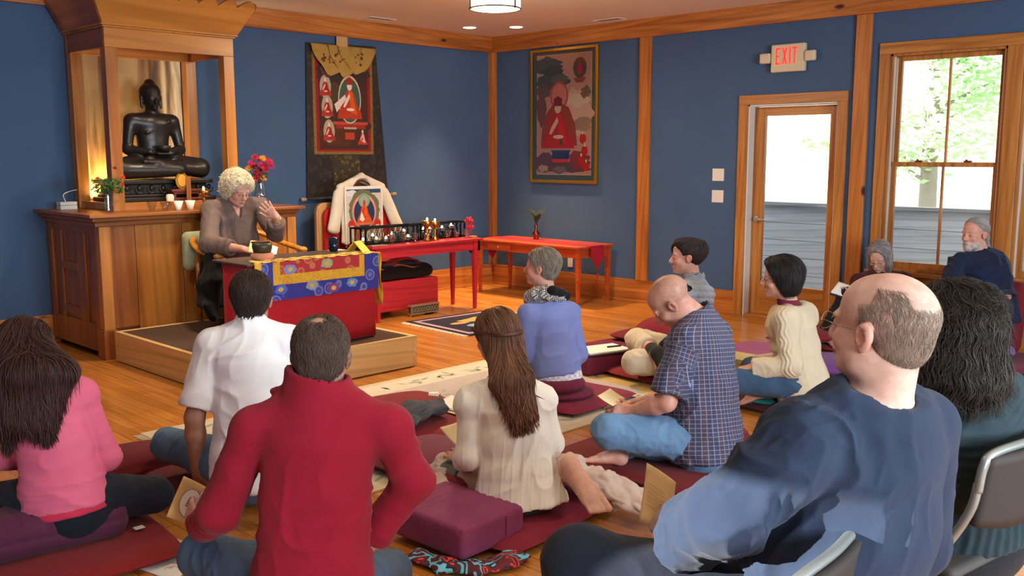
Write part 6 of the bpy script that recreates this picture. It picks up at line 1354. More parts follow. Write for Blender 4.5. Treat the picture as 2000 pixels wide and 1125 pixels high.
def strands(name, S, starts, flow, n, steps, step, mat, parent, rad=.0016, lift=.0015, jit=.25, base=(.1, .06, .04), var=.3, curl=0.0, free=0, grav=.6, seed=0, flat=.5):
    rg = np.random.RandomState(seed+11); idx = rg.randint(0, len(starts), n); P = starts[idx].copy(); pts = [P.copy()]; jd = rg.normal(0, jit, (n, 3)); ph = rg.uniform(0, 6.28, n); lf = lift*(rg.uniform(.3, 2.2, n)); prev = None
    for i in range(steps):
        e = .004; f0 = S.field(P); G = np.stack([S.field(P+V(*[e if a == b else 0 for b in range(3)]))-f0 for a in range(3)], 1); nl = np.linalg.norm(G, axis=1)[:, None]; G = G/np.maximum(nl, 1e-6)
        v = flow(P)+jd+(rg.normal(0, curl, (n, 3)) if curl else 0)
        fr = i >= steps-free
        if not fr: v = v-G*np.einsum('ij,ij->i', v, G)[:, None]
        v /= np.maximum(1e-6, np.linalg.norm(v, axis=1))[:, None]
        if prev is not None: v = v*.55+prev*.45; v /= np.maximum(1e-6, np.linalg.norm(v, axis=1))[:, None]
        prev = v; P = P+v*step
        if not fr: d = S.field(P); P = P-G*np.clip(d-lf, -.02, .02)[:, None]
        pts.append(P.copy())
    A = np.stack(pts, 1); n, m, _ = A.shape; T = np.zeros_like(A); T[:, 1:-1] = A[:, 2:]-A[:, :-2]; T[:, 0] = A[:, 1]-A[:, 0]; T[:, -1] = A[:, -1]-A[:, -2]; T /= np.maximum(1e-9, np.linalg.norm(T, axis=2))[..., None]
    B = np.cross(T, rg.normal(0, 1, (n, 1, 3))); B /= np.maximum(1e-9, np.linalg.norm(B, axis=2))[..., None]; Cc = np.cross(T, B); rr = rad*np.sin(np.linspace(.35, PI-.12, m))[None, :, None]*rg.uniform(.6, 1.4, (n, 1, 1))
    ring = np.stack([A+B*rr, A+Cc*rr*flat, A-B*rr, A-Cc*rr*flat], 2); Vt = ring.reshape(-1, 3); I = (np.arange(n)[:, None, None]*m+np.arange(m-1)[None, :, None])*4+np.arange(4)[None, None, :]; J2 = (np.arange(n)[:, None, None]*m+np.arange(m-1)[None, :, None])*4+(np.arange(4)[None, None, :]+1) % 4
    Q = np.stack([I, J2, J2+4, I+4], -1).reshape(-1, 4); k = 1+rg.uniform(-var, var, (n, 1)); col = np.repeat(np.clip(np.array(base)[None]*k, 0, 1), m*4, 0)
    return Vt, Q, col
M_HAIR = attrmat('hair', rough=.55, spec=.3)
def hair_object(name, S, vox, parent, base, disp=None, st=None):
    """base volume plus strand tubes merged into one hair mesh"""
    Vt, Q = S.mesh(vox, disp); rg = np.random.RandomState(3); col = np.tile(np.array(base)*.8, (len(Vt), 1))*(1+.5*(vnoise(Vt*70)-.5))[:, None]
    VV = [Vt]; QQ = [Q]; CC = [col]; o = len(Vt)
    for a in (st or []):
        if callable(a): a = a(Vt)
        v, q, c = a; VV.append(v); QQ.append(q+o); CC.append(c); o += len(v)
    return meshobj(name, np.concatenate(VV), np.concatenate(QQ), M_HAIR, parent, col=np.clip(np.concatenate(CC), 0, 1))
def skull(s, h, g, k=.012): s.ell(h(0, -.018, .045), (V(.075, .098, .082)+g)*h.sc, R=h.R, k=k); s.ell(h(0, .028, .048), (V(.064, .060, .062)+g)*h.sc, R=h.R, k=k)
def flowdown(h, part=True):
    def fn(P):
        q = h.loc(P); out = q.copy(); out[:, 1] = np.minimum(out[:, 1], .02)-.03; out[:, 2] = 0; out /= np.maximum(1e-4, np.linalg.norm(out, axis=1))[:, None]; top = np.clip((q[:, 2]-.03)/.08, 0, 1)[:, None]
        return (out@h.R.T)*top*1.2+V(0, 0, -1)*(1.15-top)
    return fn
def glasses(h, parent, col='#8c8c90', lens=(.021, .016), y=.112):
    m = plain('glasses_metal'+col, col, rough=.25, metal=.9); g = MB()
    for sx in (-1, 1):
        g.tube([tuple(h(sx*.031+lens[0]*math.cos(a), y-.006*abs(math.cos(a)), .002+lens[1]*math.sin(a))) for a in np.linspace(0, 2*PI, 20, endpoint=False)], .0013*h.sc, 5, closed=True)
        g.tube([tuple(h(sx*.053, y-.008, .008)), tuple(h(sx*.078, .05, .010)), tuple(h(sx*.083, -.005, .012)), tuple(h(sx*.084, -.02, -.004))], .0011*h.sc, 5)
    g.tube([tuple(h(-.010, y, .004)), tuple(h(0, y+.003, .007)), tuple(h(.010, y, .004))], .0012*h.sc, 5); g.build('glasses', m, parent, smooth=True)

def person(key, label, c):
    J = {k: V(v) for k, v in JT[key].items()}; hd = c['face']; J['hf'] = h = HF(J['head']+V(c.get('hoff', (0, 0, 0))), cw(*hd), up=c.get('hup', (0, 0, 1)), sc=c.get('hs', 1.0)); side, up, fw = frame_of(J)
    t = thing('person', label, 'person', (J['pel'][0], J['pel'][1], c.get('base', 0.02)), group=None)
    s = Sdf(); torso(s, J, c, 0, belly=c.get('belly', 0))
    for S in 'LR':
        arm(s, J, S, 0, c); leg(s, J, S, 0, c); th = (-1 if S == 'L' else 1)
        hc = c.get('hand'+S, {}); d = J['wr'+S]-J['el'+S]; hd_ = cw(*hc['d']) if 'd' in hc else nrm(d); pn = cw(*hc['n']) if 'n' in hc else V(0, 0, -1)
        sgn = hc.get('th', None)
        if sgn is None: lat = np.cross(nrm(hd_), nrm(pn)); sgn = 1 if (lat@(side*(-th))) > 0 else -1
        hand(s, J['wr'+S], hd_, pn, sgn, curl=hc.get('curl', .35), sc=c.get('hsz', 1.0), spread=hc.get('spread', .15))
        fc = c.get('foot'+S, {})
        if c.get('feet', True) and not fc.get('hide'):
            toe = J['toe'+S] if 'toe'+S in J else J['an'+S]+nrm(fw*.8-V(0, 0, .25))*.2; foot(s, J['an'+S], toe, cw(*fc['sole']) if 'sole' in fc else V(0, 0, -1), sc=c.get('fsz', .95), big=fc.get('big', 1 if S == 'L' else -1))
    head(s, h, fem=c.get('fem', False), jowl=c.get('jowl', 0))
    Vt, Q = s.mesh(c.get('vox', .007)); sk = SKIN[c.get('skin', 'fair')]
    col = headcol(h, Vt, sk, c.get('hairmask'), c.get('haircol'), beard=c.get('beard'), brow=c.get('brow', (.16, .09, .05)))
    for S in 'LR':   # knuckles, fingers and feet a little redder
        for a, w_ in (('wr', .12), ('an', .16)):
            d2 = np.linalg.norm(Vt-(J[a+S]), axis=1); m = np.clip(1-d2/w_, 0, 1)[:, None]*.25; col = col*(1-m)+np.array((sk[0]*1.0, sk[1]*.72, sk[2]*.68))*m
    meshobj('body', Vt, Q, M_SKIN, t, col=col); return t, J, h
def garment(name, s, t, mat, vox=.008, disp=None, J=None):
    Vt, Q = s.mesh(vox, disp); o = meshobj(name, Vt, Q, mat, t)
    if J is not None:   # cloth coordinates wrapped round torso and sleeves, for woven patterns
        side, up, fw = frame_of(J); q = Vt-J['nck']; u = np.arctan2(q@side, -(q@fw+.02))*.17; v = q@up; dt = np.linalg.norm(q-np.outer(v, up), axis=1)
        for S in 'LR':
            a, e = J['sh'+S], J['el'+S]; ax = nrm(e-a); tt = (Vt-a)@ax; out = Vt-a-np.outer(np.clip(tt, 0, 9), ax); dl = np.linalg.norm(out, axis=1); m = (dl < .085) & (tt > .03); e1 = nrm(np.cross(ax, fw)); e2 = np.cross(ax, e1)
            u = np.where(m, np.arctan2(out@e2, out@e1)*.065, u); v = np.where(m, tt, v)
        at = o.data.attributes.new('Cloth', 'FLOAT_VECTOR', 'POINT'); at.data.foreach_set('vector', np.stack([u, v, 0*u], 1).astype(np.float32).ravel())
    return o
def shirt(J, c, g=.016, t=(2, 2), hem=.10, loose=.0, belly=0.0, k=.03, neckcut=.022, neckr=None, arms=True, hemfl=0.0):
    side, up, fw = frame_of(J); s = Sdf(); torso(s, J, c, g, k=k, belly=belly, neck=False); hs = nrm(J['hipR']-J['hipL'])
    if hem > 0: s.ecap(J['pel']+up*.02, J['pel']-up*(hem+.04), hs, (.165*c.get('w', 1)+g, .125*c.get('d', 1)+g), (.17*c.get('w', 1)+g+hemfl, .135*c.get('d', 1)+g+hemfl), k=k)
    s.cut(J['pel']-up*hem, -up)
    info = {}
    if arms:
        for i, S in enumerate('LR'): q, e, d, r = sleeve(J, S, g*.8, c, 0, t[i], loose); s.group(q, k=.022); info[S] = (e, d, r)
    n0 = J['nck']; d = nrm(J['hf'](0, -.02, -.05)-n0); d = nrm(up+d*.8); s.cap(n0-d*.03+fw*.01, n0+d*.12, (neckr or .064*c.get('nk', 1)), k=.006, op='s'); s.cut(n0+up*neckcut, nrm(up-fw*.25)); return s, info
def trousers(J, c, g=.012, ends=(1, 1), waist=.0):
    side, up, fw = frame_of(J); hs = nrm(J['hipR']-J['hipL']); s = Sdf(); s.ecap(J['pel']-up*.08, J['pel']+up*waist-up*.03, hs, (.160*c.get('w', 1)+g*.6, .118*c.get('d', 1)+g*.6), (.14*c.get('w', 1)+g*.3, .100*c.get('d', 1)+g*.3), k=.03); a = c.get('leg', 1)
    for S, e in zip('LR', ends):
        q = Sdf(); hp, kn, an = J['hip'+S], J['kn'+S], J['an'+S]; E = kn+(an-kn)*e; d = nrm(an-kn); q.cap(hp, kn, .092*a+g, .064*a+g, k=.03); q.cap(kn, E+d*.05, .062*a+g, .046*a+g, k=.03); q.cap(E-d*.01, E+d*.07, .040*a+g*.4, k=.002, op='s'); q.cut(E, d); s.group(q, k=.03)
    return s
import time as _t
_T0 = _t.time()
def sm(a, x, w): return 1/(1+np.exp(-(x-a)/w))
# colours of clothes
M_DENIM = cloth('denim', '#4a6c92', '#6788aa', rough=.9, bscale=300, bs=.2); M_DARKD = cloth('dark_denim', '#10161f', '#18202b', rough=.9); M_NAVYT = cloth('navy_trousers', '#1d2430', '#262d3a', rough=.85)

# ---------------------------------------------------------------- man in white shirt
c = dict(face=(-.18, 1, .02), skin='tan', w=1.02, nk=1.0, handL=dict(d=(.0, .35, -.8), n=(-.2, -.5, -.6), curl=.2), vox=.0065, footL=dict(sole=(0, -.6, -.5)))
t, J, h = person('white', 'dark-haired man in a white short-sleeved shirt leaning on one hand on the floor', c)
s, i = shirt(J, c, g=.020, t=(.86, .86), hem=.12, loose=.018, neckcut=.03); collar(s, J, c, .066, .038)
garment('white_shirt', s, t, cloth('white_cotton', '#e4e6ea', '#f2f3f5', rough=.8, blot=.04, bs=.1), .0075, folds(J, .011, (9, 5, 9), 1))
garment('jeans', trousers(J, c, ends=(.92, .92)), t, M_DENIM, .008, folds(J, .007, (14, 14, 14), 2))
s = Sdf(); skull(s, h, .013); s.ell(h(0, -.05, .0), V(.068, .062, .075), R=h.R); s.cut(h(0, .06, .065), h.R@V(0, .55, -.72)); s.cut(h(0, -.06, -.066), h.R@V(0, -.1, -1))
hair_object('dark_hair', s, .005, t, (.035, .022, .016), lambda P: .003*(vnoise(P*90)-.5), [lambda Vt: strands('x', s, Vt[h.loc(Vt)[:, 2] > -.05], flowdown(h), 3200, 7, .008, None, None, rad=.0010, lift=.002, jit=.35, base=(.05, .032, .024), free=1)])

# ---------------------------------------------------------------- man in red sweater
c = dict(face=(-.06, 1, -.06), skin='pink', w=.98, d=1.0, nk=1.0, arm=.96, vox=.0055, handL=dict(d=(-.55, .6, .35), n=(.7, .3, -.2), curl=.55), handR=dict(d=(-.3, .7, -.6), n=(-.6, .1, -.5), curl=.4), hairmask=lambda x, y, z: sm(-.045, z, .006)*(1-.72*np.exp(-((x+.012)**2+(y+.055)**2+(z-.118)**2)/.034**2))*sm(-.085, -y, .01), haircol=(.075, .05, .04), base=.2)
t, J, h = person('red', 'man with thinning brown hair in a red sweater sitting with his back to us', c)
s, i = shirt(J, c, g=.020, t=(1.84, 1.93), hem=.045, loose=.008, neckcut=.05, neckr=.058)
side, up, fw = frame_of(J)
q = Sdf(); q.ecap(J['nck']-up*.035-side*.008, J['nck']+up*.045-side*.012, side, (.108, .095), (.096, .086), k=.01); q.cut(J['nck']+up*.045-fw*.0, up-fw*.1+side*.16); q.cap(J['nck'], J['nck']+up*.12, .078, .078, k=.003, op='s'); s.group(q, k=.015)
s.cap(J['nck']+side*-.10-up*.005, J['nck']-side*.145-up*.012+fw*.03, .020, .012, k=.01)
garment('red_sweater', s, t, cloth('red_knit', '#881024', '#94182e', rough=.92, bscale=380, bs=.3, blot=.08), .0065, folds(J, .009, (7, 9, 7), 5, zone=lambda P, q: .55+.9*vnoise(P*6)))
garment('jeans', trousers(J, c, ends=(.95, .95)), t, cloth('slate_denim', '#42566e', '#4e647e', rough=.9), .008, folds(J, .006, (14, 14, 14), 3))
s = Sdf(); skull(s, h, .009); s.ell(h(0, -.05, .0), V(.070, .060, .072), R=h.R); s.cut(h(0, .055, .075), h.R@V(0, .55, -.6)); s.cut(h(0, -.06, -.06), h.R@V(0, -.1, -1)); s.ell(h(-.008, -.06, .144), (.046, .046, .026), R=h.R, k=.03, op='s')
hair_object('brown_hair', s, .0045, t, (.075, .05, .04), lambda P: .0025*(vnoise(P*110)-.5), [lambda Vt: strands('x', s, Vt[h.loc(Vt)[:, 2] > -.05], flowdown(h), 5200, 6, .008, None, None, rad=.0007, lift=.0018, jit=.4, base=(.11, .075, .058), free=1)])
# booklet in his left hand
tb = thing('yellowed_booklet', 'cream booklet with an oval emblem held by the man in the red sweater', 'booklet', tuple(J['wrL'])); a = J['wrL']+cw(-.55, .6, .2)*.10; ux = cw(.75, .25, -.55)*.10; uy = cw(.35, .1, .80)*.145; o_ = a-ux*.6-uy*.28; th = V(*np.cross(ux, uy)); th = nrm(th)
cs_ = [tuple(o_), tuple(o_+ux), tuple(o_+ux+uy), tuple(o_+uy)]; sheet('cover', None, None, cs_, m_peach, .003, tb, .006); E_ = o_+ux*.55+uy*.55-th*.0035*np.sign(th@(V(CAM)-o_))*-1
sg_ = np.sign(th@(V(CAM)-o_)); E_ = o_+ux*.55+uy*.50+th*sg_*.0052
g = MB(); g.add([tuple(E_+ux*.33*math.cos(k)+uy*.33*math.sin(k)) for k in np.linspace(0, 2*PI, 28, endpoint=False)], [tuple(range(28))]); g.build('oval_label', plain('label_white', '#f0e8d4', rough=.8), tb)
g = MB(); g.tube([tuple(E_+th*sg_*.0006+ux*.34*math.cos(k)+uy*.34*math.sin(k)) for k in np.linspace(0, 2*PI, 28, endpoint=False)], .0008, 4, closed=True)
for k in range(5): p_ = E_+th*sg_*.001+ux*(-.06+.01*k)+uy*(-.08+.05*k); g.tube([tuple(p_-ux*.07), tuple(p_+ux*.07)], .0022, 4)
g.build('emblem', plain('emblem_ink', '#7a6a60', rough=.8), tb)

# ---------------------------------------------------------------- woman in pink
c = dict(face=(-.05, 1, -.55), hup=(0, 0, 1), skin='fair', fem=True, w=.88, d=.86, arm=.84, leg=.95, vox=.0075, feet=True, handR=dict(d=(-.8, .3, .0), n=(0, .2, -1)), handL=dict(d=(.6, .4, .0), n=(0, .2, -1)), base=.2)
t, J, h = person('pink', 'woman with long dark brown hair in a pink top sitting on a bolster', c)
s, i = shirt(J, c, g=.010, t=(1.96, 1.96), hem=.05, neckcut=.0)
garment('pink_top', s, t, cloth('pink_jersey', '#cc5a78', '#d86c88', rough=.85, blot=.06), .0065, folds(J, .008, (5, 22, 5), 7, zone=lambda P, q: np.clip(1.25-(q@V(0, 1, 0)-(J['pel']@frame_of(J)[1]))/.35, .25, 1.2)))
s, i = shirt(J, c, g=.007, arms=False, hem=.075, neckcut=.0); s.cut(J['pel']+frame_of(J)[1]*.0, frame_of(J)[1]); garment('undershirt', s, t, cloth('rose_hem', '#c0304c', rough=.9), .008)
garment('dark_jeans', trousers(J, c, ends=(.95, .95)), t, M_DARKD, .008, folds(J, .006, (12, 12, 12), 8))
s = Sdf(); skull(s, h, .016); s.ell(h(0, -.055, .0), V(.08, .066, .09), R=h.R, k=.03); back = J['nck']-frame_of(J)[2]*.085
bt = J['nck']+V(0, 0, -.20)-frame_of(J)[2]*.135; sd = frame_of(J)[0]; fw_ = frame_of(J)[2]; s.ecap(h(0, -.06, .02), J['nck']-fw_*.085+sd*.01, sd, (.095, .060), (.125, .045), k=.06); s.ecap(J['nck']-fw_*.085+sd*.01, bt-sd*.03, sd, (.125, .042), (.075, .016), k=.05); s.ecap(J['nck']-fw_*.07-sd*.05, bt+fw_*.04-sd*.13-V(0, 0, .04), sd, (.06, .04), (.03, .014), k=.05)
s.cut(h(0, .055, .055), h.R@V(0, 1, -.25))
def fl_(P): return flowdown(h)(P)*1.0+V(0, 0, -.3)
hair_object('long_dark_hair', s, .006, t, (.035, .014, .012), lambda P: .006*(vnoise(P*V(60, 60, 8))-.5), [lambda Vt: strands('x', s, Vt[Vt[:, 2] > J['nck'][2]-.08], fl_, 1500, 18, .016, None, None, rad=.0026, lift=.003, jit=.10, base=(.055, .022, .018), free=4), lambda Vt: strands('y', s, Vt[Vt[:, 2] < J['nck'][2]-.05], fl_, 500, 9, .012, None, None, rad=.0030, lift=.004, jit=.28, base=(.05, .02, .017), free=4, seed=5)])
tb = thing('picture_book', 'blue and cream picture book in the lap of the woman in pink', 'book', tuple(J['wrR'])); b0 = J['wrR']+V(.02, .05, .03)
MB().box(tuple(b0-V(.11, .08, .012)), tuple(b0+V(.10, .06, .006)), R=Matrix.Rotation(-.7, 3, 'Z') @ Matrix.Rotation(.5, 3, 'X'), c=tuple(b0)).build('page_block', m_cream, tb, bevel=.002); MB().box(tuple(b0+V(-.09, -.06, .008)), tuple(b0+V(.08, .04, .010)), R=Matrix.Rotation(-.7, 3, 'Z') @ Matrix.Rotation(.5, 3, 'X'), c=tuple(b0)).build('picture', plain('book_blue', '#5f9fd0', rough=.6, vary=.4, vs=40), tb)

# ---------------------------------------------------------------- kneeling woman in white tunic
c = dict(face=(-.50, .85, -.12), skin='fair', fem=True, w=.90, d=.88, arm=.86, leg=.9, vox=.006, handL=dict(d=(-.5, .7, .2), n=(.4, .2, -.8)), footR=dict(sole=(.15, -.75, .6), big=-1), footL=dict(hide=True), fsz=1.2, base=.1)
t, J, h = person('tunic', 'kneeling woman with long brown hair in a cream tunic, one bare sole showing', c)
side, up, fw = frame_of(J); s, i = shirt(J, c, g=.020, t=(1.80, 1.80), hem=.10, hemfl=.055, loose=.006, neckcut=-.005, neckr=.075)
def pl(P, q): return 1
fo = folds(J, .010, (11, 4, 11), 9)
def tun(P):
    q = P@np.stack([side, up, fw], 1); hh = q[:, 1]-J['pel']@up; band = np.exp(-((np.mod(q[:, 0]+.08*hh*np.sign(q[:, 0]), .042)-.021)/.0028)**2)*np.clip(1.1-hh/.26, 0, 1); return fo(P)+.0035*band
garment('cream_tunic', s, t, cloth('cream_gauze', '#ddd6c8', '#e8e2d6', rough=.85, blot=.04, bs=.15), .006, tun)
garment('olive_shorts', trousers(J, c, ends=(.35, .3), g=.008), t, cloth('grey_olive', '#5c6258', rough=.9), .008)
s = Sdf(); skull(s, h, .015); s.ell(h(0, -.05, .0), V(.078, .064, .085), R=h.R, k=.03); nk = J['nck']; s.ecap(h(0, -.065, -.02), nk-fw*.085+side*.01, side, (.078, .046), (.085, .036), k=.04); s.ecap(nk-fw*.085+side*.01, nk-fw*.125-up*.16+side*.045, side, (.085, .034), (.055, .018), k=.04)
s.cut(h(0, .06, .05), h.R@V(0, 1, -.2))
def fl2(P):
    v = flowdown(h)(P); q = h.loc(P); b_ = np.exp(-((q[:, 2]-.035)/.02)**2)[:, None]; return v+side*.10
hair_object('long_brown_hair', s, .0055, t, (.11, .048, .026), lambda P: .005*(vnoise(P*V(70, 70, 9))-.5), [lambda Vt: strands('x', s, Vt[Vt[:, 2] > nk[2]-.02], fl2, 2400, 18, .0135, None, None, rad=.0021, lift=.0025, jit=.10, base=(.16, .075, .042), free=3, var=.45), lambda Vt: strands('y', s, Vt[Vt[:, 2] < nk[2]-.02], fl2, 420, 11, .010, None, None, rad=.0028, lift=.004, jit=.3, base=(.17, .07, .038), free=5, seed=5)])
pts = [tuple(h(x, y, z)) for x, y, z in ((-.102, .03, .055), (-.100, -.02, .040), (-.06, -.118, .030), (.0, -.142, .028), (.06, -.120, .030), (.102, -.03, .040))]; g = MB(); P_ = spline(pts, 6)
for o_ in range(3): g.tube([p+Vector(tuple(h.u*(.005*math.sin(k*1.1+o_*2.1))))+Vector(tuple(h.r*0)) for k, p in enumerate(P_)], .006, 6)
g.build('twisted_band', plain('hair_band', '#4a2614', rough=.5, vary=.3, vs=90), t, smooth=True); g = MB(); g.tube([tuple(h(.075, -.075, .045)), tuple(h(.088, -.05, .05))], .006, 8); g.build('hair_clip', plain('clip_silver', '#b0b0b0', rough=.3, metal=.9), t, smooth=True)
tb = thing('open_book', 'open cream book held in the lap of the kneeling woman', 'book', tuple(J['wrL'])); b0 = J['wrL']+cw(-.35, .3, .6)*.08
for k, (ax_, ay_) in enumerate(((-.9, .65), (.55, .9))): u1 = cw(ax_*.6, .5, .45+.1*k)*.12; u2 = cw(.75, .45, .12)*.10 if k == 0 else cw(.75, .45, .12)*.10; sheet('page_block', None, None, [tuple(b0), tuple(b0+u2), tuple(b0+u2+u1), tuple(b0+u1)], m_cream, .008, tb, .004)
sh = crumple('shawl', 'pale pink-beige shawl with a fringed end spread round the kneeling woman', 'shawl', [tuple(J['knL']+V(-.12, -.16, -.01)), tuple(J['knL']+V(.02, .06, .02)), tuple((J['knL']+J['knR'])/2+V(.08, .0, .03)), tuple(J['knR']+V(.12, -.20, -.01)), tuple(J['hipR']+V(.20, .02, .02)), tuple(J['hipR']+V(.26, -.20, -.02)), tuple(J['hipR']+V(.28, -.42, -.075))], .10, .05, cloth('shawl_cotton', '#bfaca0', '#cdbab0', rough=.95, bs=.15), amp=.042, fr=(11, 11, 16), vox=.0075)
r = random.Random(4)
for (cx, cy, cz, dx, dy) in ((J['hipR'][0]+.30, J['hipR'][1]-.50, .05, .04, -.05), (-5.98, -5.38, .02, -.05, 0)):
    g = MB()
    for k in range(16): a = Vector((cx+(k-8)*.007*(1 if dx > 0 else .3), cy+(k-8)*.003, cz+.02)); g.tube([a, a+Vector((dx*.6, dy*.6, -.01)), a+Vector((dx+.01*r.random(), dy+.02*r.random(), -.02))], .0018, 4)
    g.build('fringe', cloth('shawl_cotton', '#cdb4a6'), sh)

# ---------------------------------------------------------------- woman in blue sweater
c = dict(face=(-.93, .35, .08), skin='pink', fem=True, w=.84, d=.94, arm=.95, leg=.78, vox=.007, base=.18)
t, J, h = person('blue', 'grey-haired woman in a periwinkle blue sweater and checked scarf', c)
side, up, fw = frame_of(J); s, i = shirt(J, c, g=.024, t=(1.9, 1.9), hem=.05, loose=.01, neckcut=-.005, neckr=.08)
garment('blue_sweater', s, t, cloth('periwinkle_knit', '#7484c4', '#8494d0', rough=.95, bs=.2, blot=.06), .007, folds(J, .010, (7, 8, 7), 10))
m, nt, b = nodes('white_check_shirt'); ck = N(nt, 'ShaderNodeTexChecker', Scale=42.0); nt.links.new(coords(nt), ck.inputs[0]); ck.inputs[1].default_value = lin('#eceaf0'); ck.inputs[2].default_value = lin('#c4c8de'); nt.links.new(ck.outputs[0], b.inputs['Base Color']); b.inputs['Roughness'].default_value = .9; MATS['white_check'] = m
s, i = shirt(J, c, g=.016, arms=False, hem=.10, hemfl=.012, neckcut=.012); s.cut(J['pel']-up*.03, up); garment('checked_shirt_tail', s, t, m, .007, folds(J, .007, (16, 5, 16), 3))
garment('jeans', trousers(J, c, ends=(.95, .95)), t, M_DENIM, .009)
m, nt, b = nodes('houndstooth'); ck = N(nt, 'ShaderNodeTexChecker', Scale=95.0); nt.links.new(coords(nt, rot=(.5, .6, .3)), ck.inputs[0]); ck.inputs[1].default_value = lin('#c8c8c4'); ck.inputs[2].default_value = lin('#4c4c50'); nt.links.new(ck.outputs[0], b.inputs['Base Color']); b.inputs['Roughness'].default_value = .95
s = Sdf(); nk = J['nck']+up*.012; cir = [nk+side*.092*math.cos(a)+fw*.088*math.sin(a)+fw*.015+up*(.012*math.sin(a*2)-.018*math.sin(a)) for a in np.linspace(0, 2*PI, 13)]
for a, b_ in zip(cir[:-1], cir[1:]): s.cap(a, b_, .043, .043, k=.02)
s.cap(nk+fw*.10-up*.05, nk+fw*.07-up*.0, .045, .04, k=.03); garment('checked_scarf', s, t, m, .0065, folds(J, .012, (14, 18, 14), 12))
s = Sdf(); s.cap(nk-fw*.122+up*.035-side*.02, nk+side*.118-fw*.045+up*.0, .030, .034, k=.02); garment('black_scarf_fold', s, t, cloth('black_cotton', '#15151a', rough=.95), .0065, folds(J, .005, (14, 14, 14), 2))
s = Sdf(); skull(s, h, .013); s.ell(h(0, -.045, .0), V(.075, .066, .078), R=h.R, k=.02); s.cut(h(0, .058, .06), h.R@V(0, .62, -.6)); s.cut(h(0, -.05, -.068), h.R@V(0, -.1, -1)); s.ell(h(.09, .0, -.03), (.03, .035, .04), R=h.R, k=.01, op='s'); s.ell(h(-.09, .0, -.03), (.03, .035, .04), R=h.R, k=.01, op='s')
hair_object('short_grey_hair', s, .005, t, (.20, .17, .14), lambda P: .004*(vnoise(P*80)-.5), [lambda Vt: strands('x', s, Vt[h.loc(Vt)[:, 2] > -.04], flowdown(h), 2200, 7, .009, None, None, rad=.0014, lift=.002, jit=.3, base=(.30, .26, .21), free=1, var=.4)])

# ---------------------------------------------------------------- plaid man
c = dict(face=(-.80, .30, -.80), hup=(-.35, .2, 1), skin='pink', w=1.12, d=1.15, nk=1.12, arm=1.12, leg=1.05, belly=.02, vox=.0055, handL=dict(d=(-.9, .2, .1), n=(.1, .6, -.6), curl=.5), handR=dict(d=(-.9, -.1, .1), n=(0, -.3, -.8), curl=.5), footR=dict(sole=(.1, -.25, -.9), big=1), hs=1.04, base=.13,
  hairmask=lambda x, y, z: .55*sm(-.02, z, .01)*sm(-.075, -y, .012)*(np.abs(x)*0+1), haircol=(.22, .15, .11))
t, J, h = person('plaid', 'barefoot man with shaved head in a checked short-sleeved shirt reading a card', c)
side, up, fw = frame_of(J); m, nt, b = nodes('plaid_shirt')
tc = nt.nodes.new('ShaderNodeAttribute'); tc.attribute_name = 'Cloth'
def stripe(axv, freq, wdt, off=0.0):
    d = nt.nodes.new('ShaderNodeVectorMath'); d.operation = 'DOT_PRODUCT'; d.inputs[1].default_value = axv; nt.links.new(tc.outputs['Vector'], d.inputs[0])
    mu = nt.nodes.new('ShaderNodeMath'); mu.operation = 'MULTIPLY_ADD'; mu.inputs[1].default_value = freq; mu.inputs[2].default_value = off; nt.links.new(d.outputs['Value'], mu.inputs[0])
    fr = nt.nodes.new('ShaderNodeMath'); fr.operation = 'FRACT'; nt.links.new(mu.outputs[0], fr.inputs[0]); lt = nt.nodes.new('ShaderNodeMath'); lt.operation = 'LESS_THAN'; lt.inputs[1].default_value = wdt; nt.links.new(fr.outputs[0], lt.inputs[0]); return lt.outputs[0]
bs_ = mixc(nt, stripe((1, 0, 0), 17, .5), '#3c4260', '#4b4456'); col_ = mixc(nt, stripe((1, 0, 0), 51, .10), bs_, '#8c94b4'); col_ = mixc(nt, stripe((0, 1, 0), 48, .11), col_, '#8c94b4'); nt.links.new(col_, b.inputs['Base Color']); b.inputs['Roughness'].default_value = .9
s, i = shirt(J, c, g=.024, t=(.88, .88), hem=.12, loose=.022, belly=.02, neckcut=.028); collar(s, J, c, .078, .04); garment('checked_shirt', s, t, m, .006, folds(J, .012, (10, 7, 10), 14), J=J)
garment('jeans', trousers(J, c, ends=(.93, .93), g=.016), t, cloth('light_denim', '#5a82ac', '#7096bc', rough=.9, bs=.2), .0075, folds(J, .010, (12, 12, 12), 15))
tb = thing('reading_card', 'pale folded card held by the barefoot man in the checked shirt', 'card', tuple(J['wrL'])); b0 = J['wrL']+cw(-.9, .2, .35)*.085; u1 = cw(-.75, .3, .45)*.09; u2 = cw(.5, .8, .05)*.14; sheet('card', None, None, [tuple(b0-u2*.3), tuple(b0+u2*.7), tuple(b0+u2*.7+u1), tuple(b0-u2*.3+u1)], m_cream, .003, tb, .003)

# ---------------------------------------------------------------- woman in puffer vest
c = dict(face=(-.99, .10, .0), skin='pink', fem=True, w=.92, d=.95, arm=.86, vox=.007, brow=(.05, .03, .03), base=.16, fsz=.9)
t, J, h = person('vest', 'dark-haired woman in a pale grey quilted vest seen in profile', c)
side, up, fw = frame_of(J); s, i = shirt(J, c, g=.010, t=(1.95, 1.95), hem=.06, neckcut=.03); garment('black_top', s, t, cloth('black_cotton', '#15151a'), .008)
s, i = shirt(J, c, g=.034, arms=False, hem=.08, neckcut=.05, neckr=.062); collar(s, J, c, .082, .06)
for S in 'LR': s.ecap(J['sh'+S]+up*.02, J['sh'+S]+(J['el'+S]-J['sh'+S])*.5, fw, (.065, .075), (.06, .07), k=.01, op='s')
def quilt(P):
    q = P@np.stack([side, up, fw], 1); return .009*np.abs(np.sin(q[:, 1]*PI/.045))**.6+.003*np.abs(np.sin((q[:, 0]+q[:, 2])*PI/.05))-.006
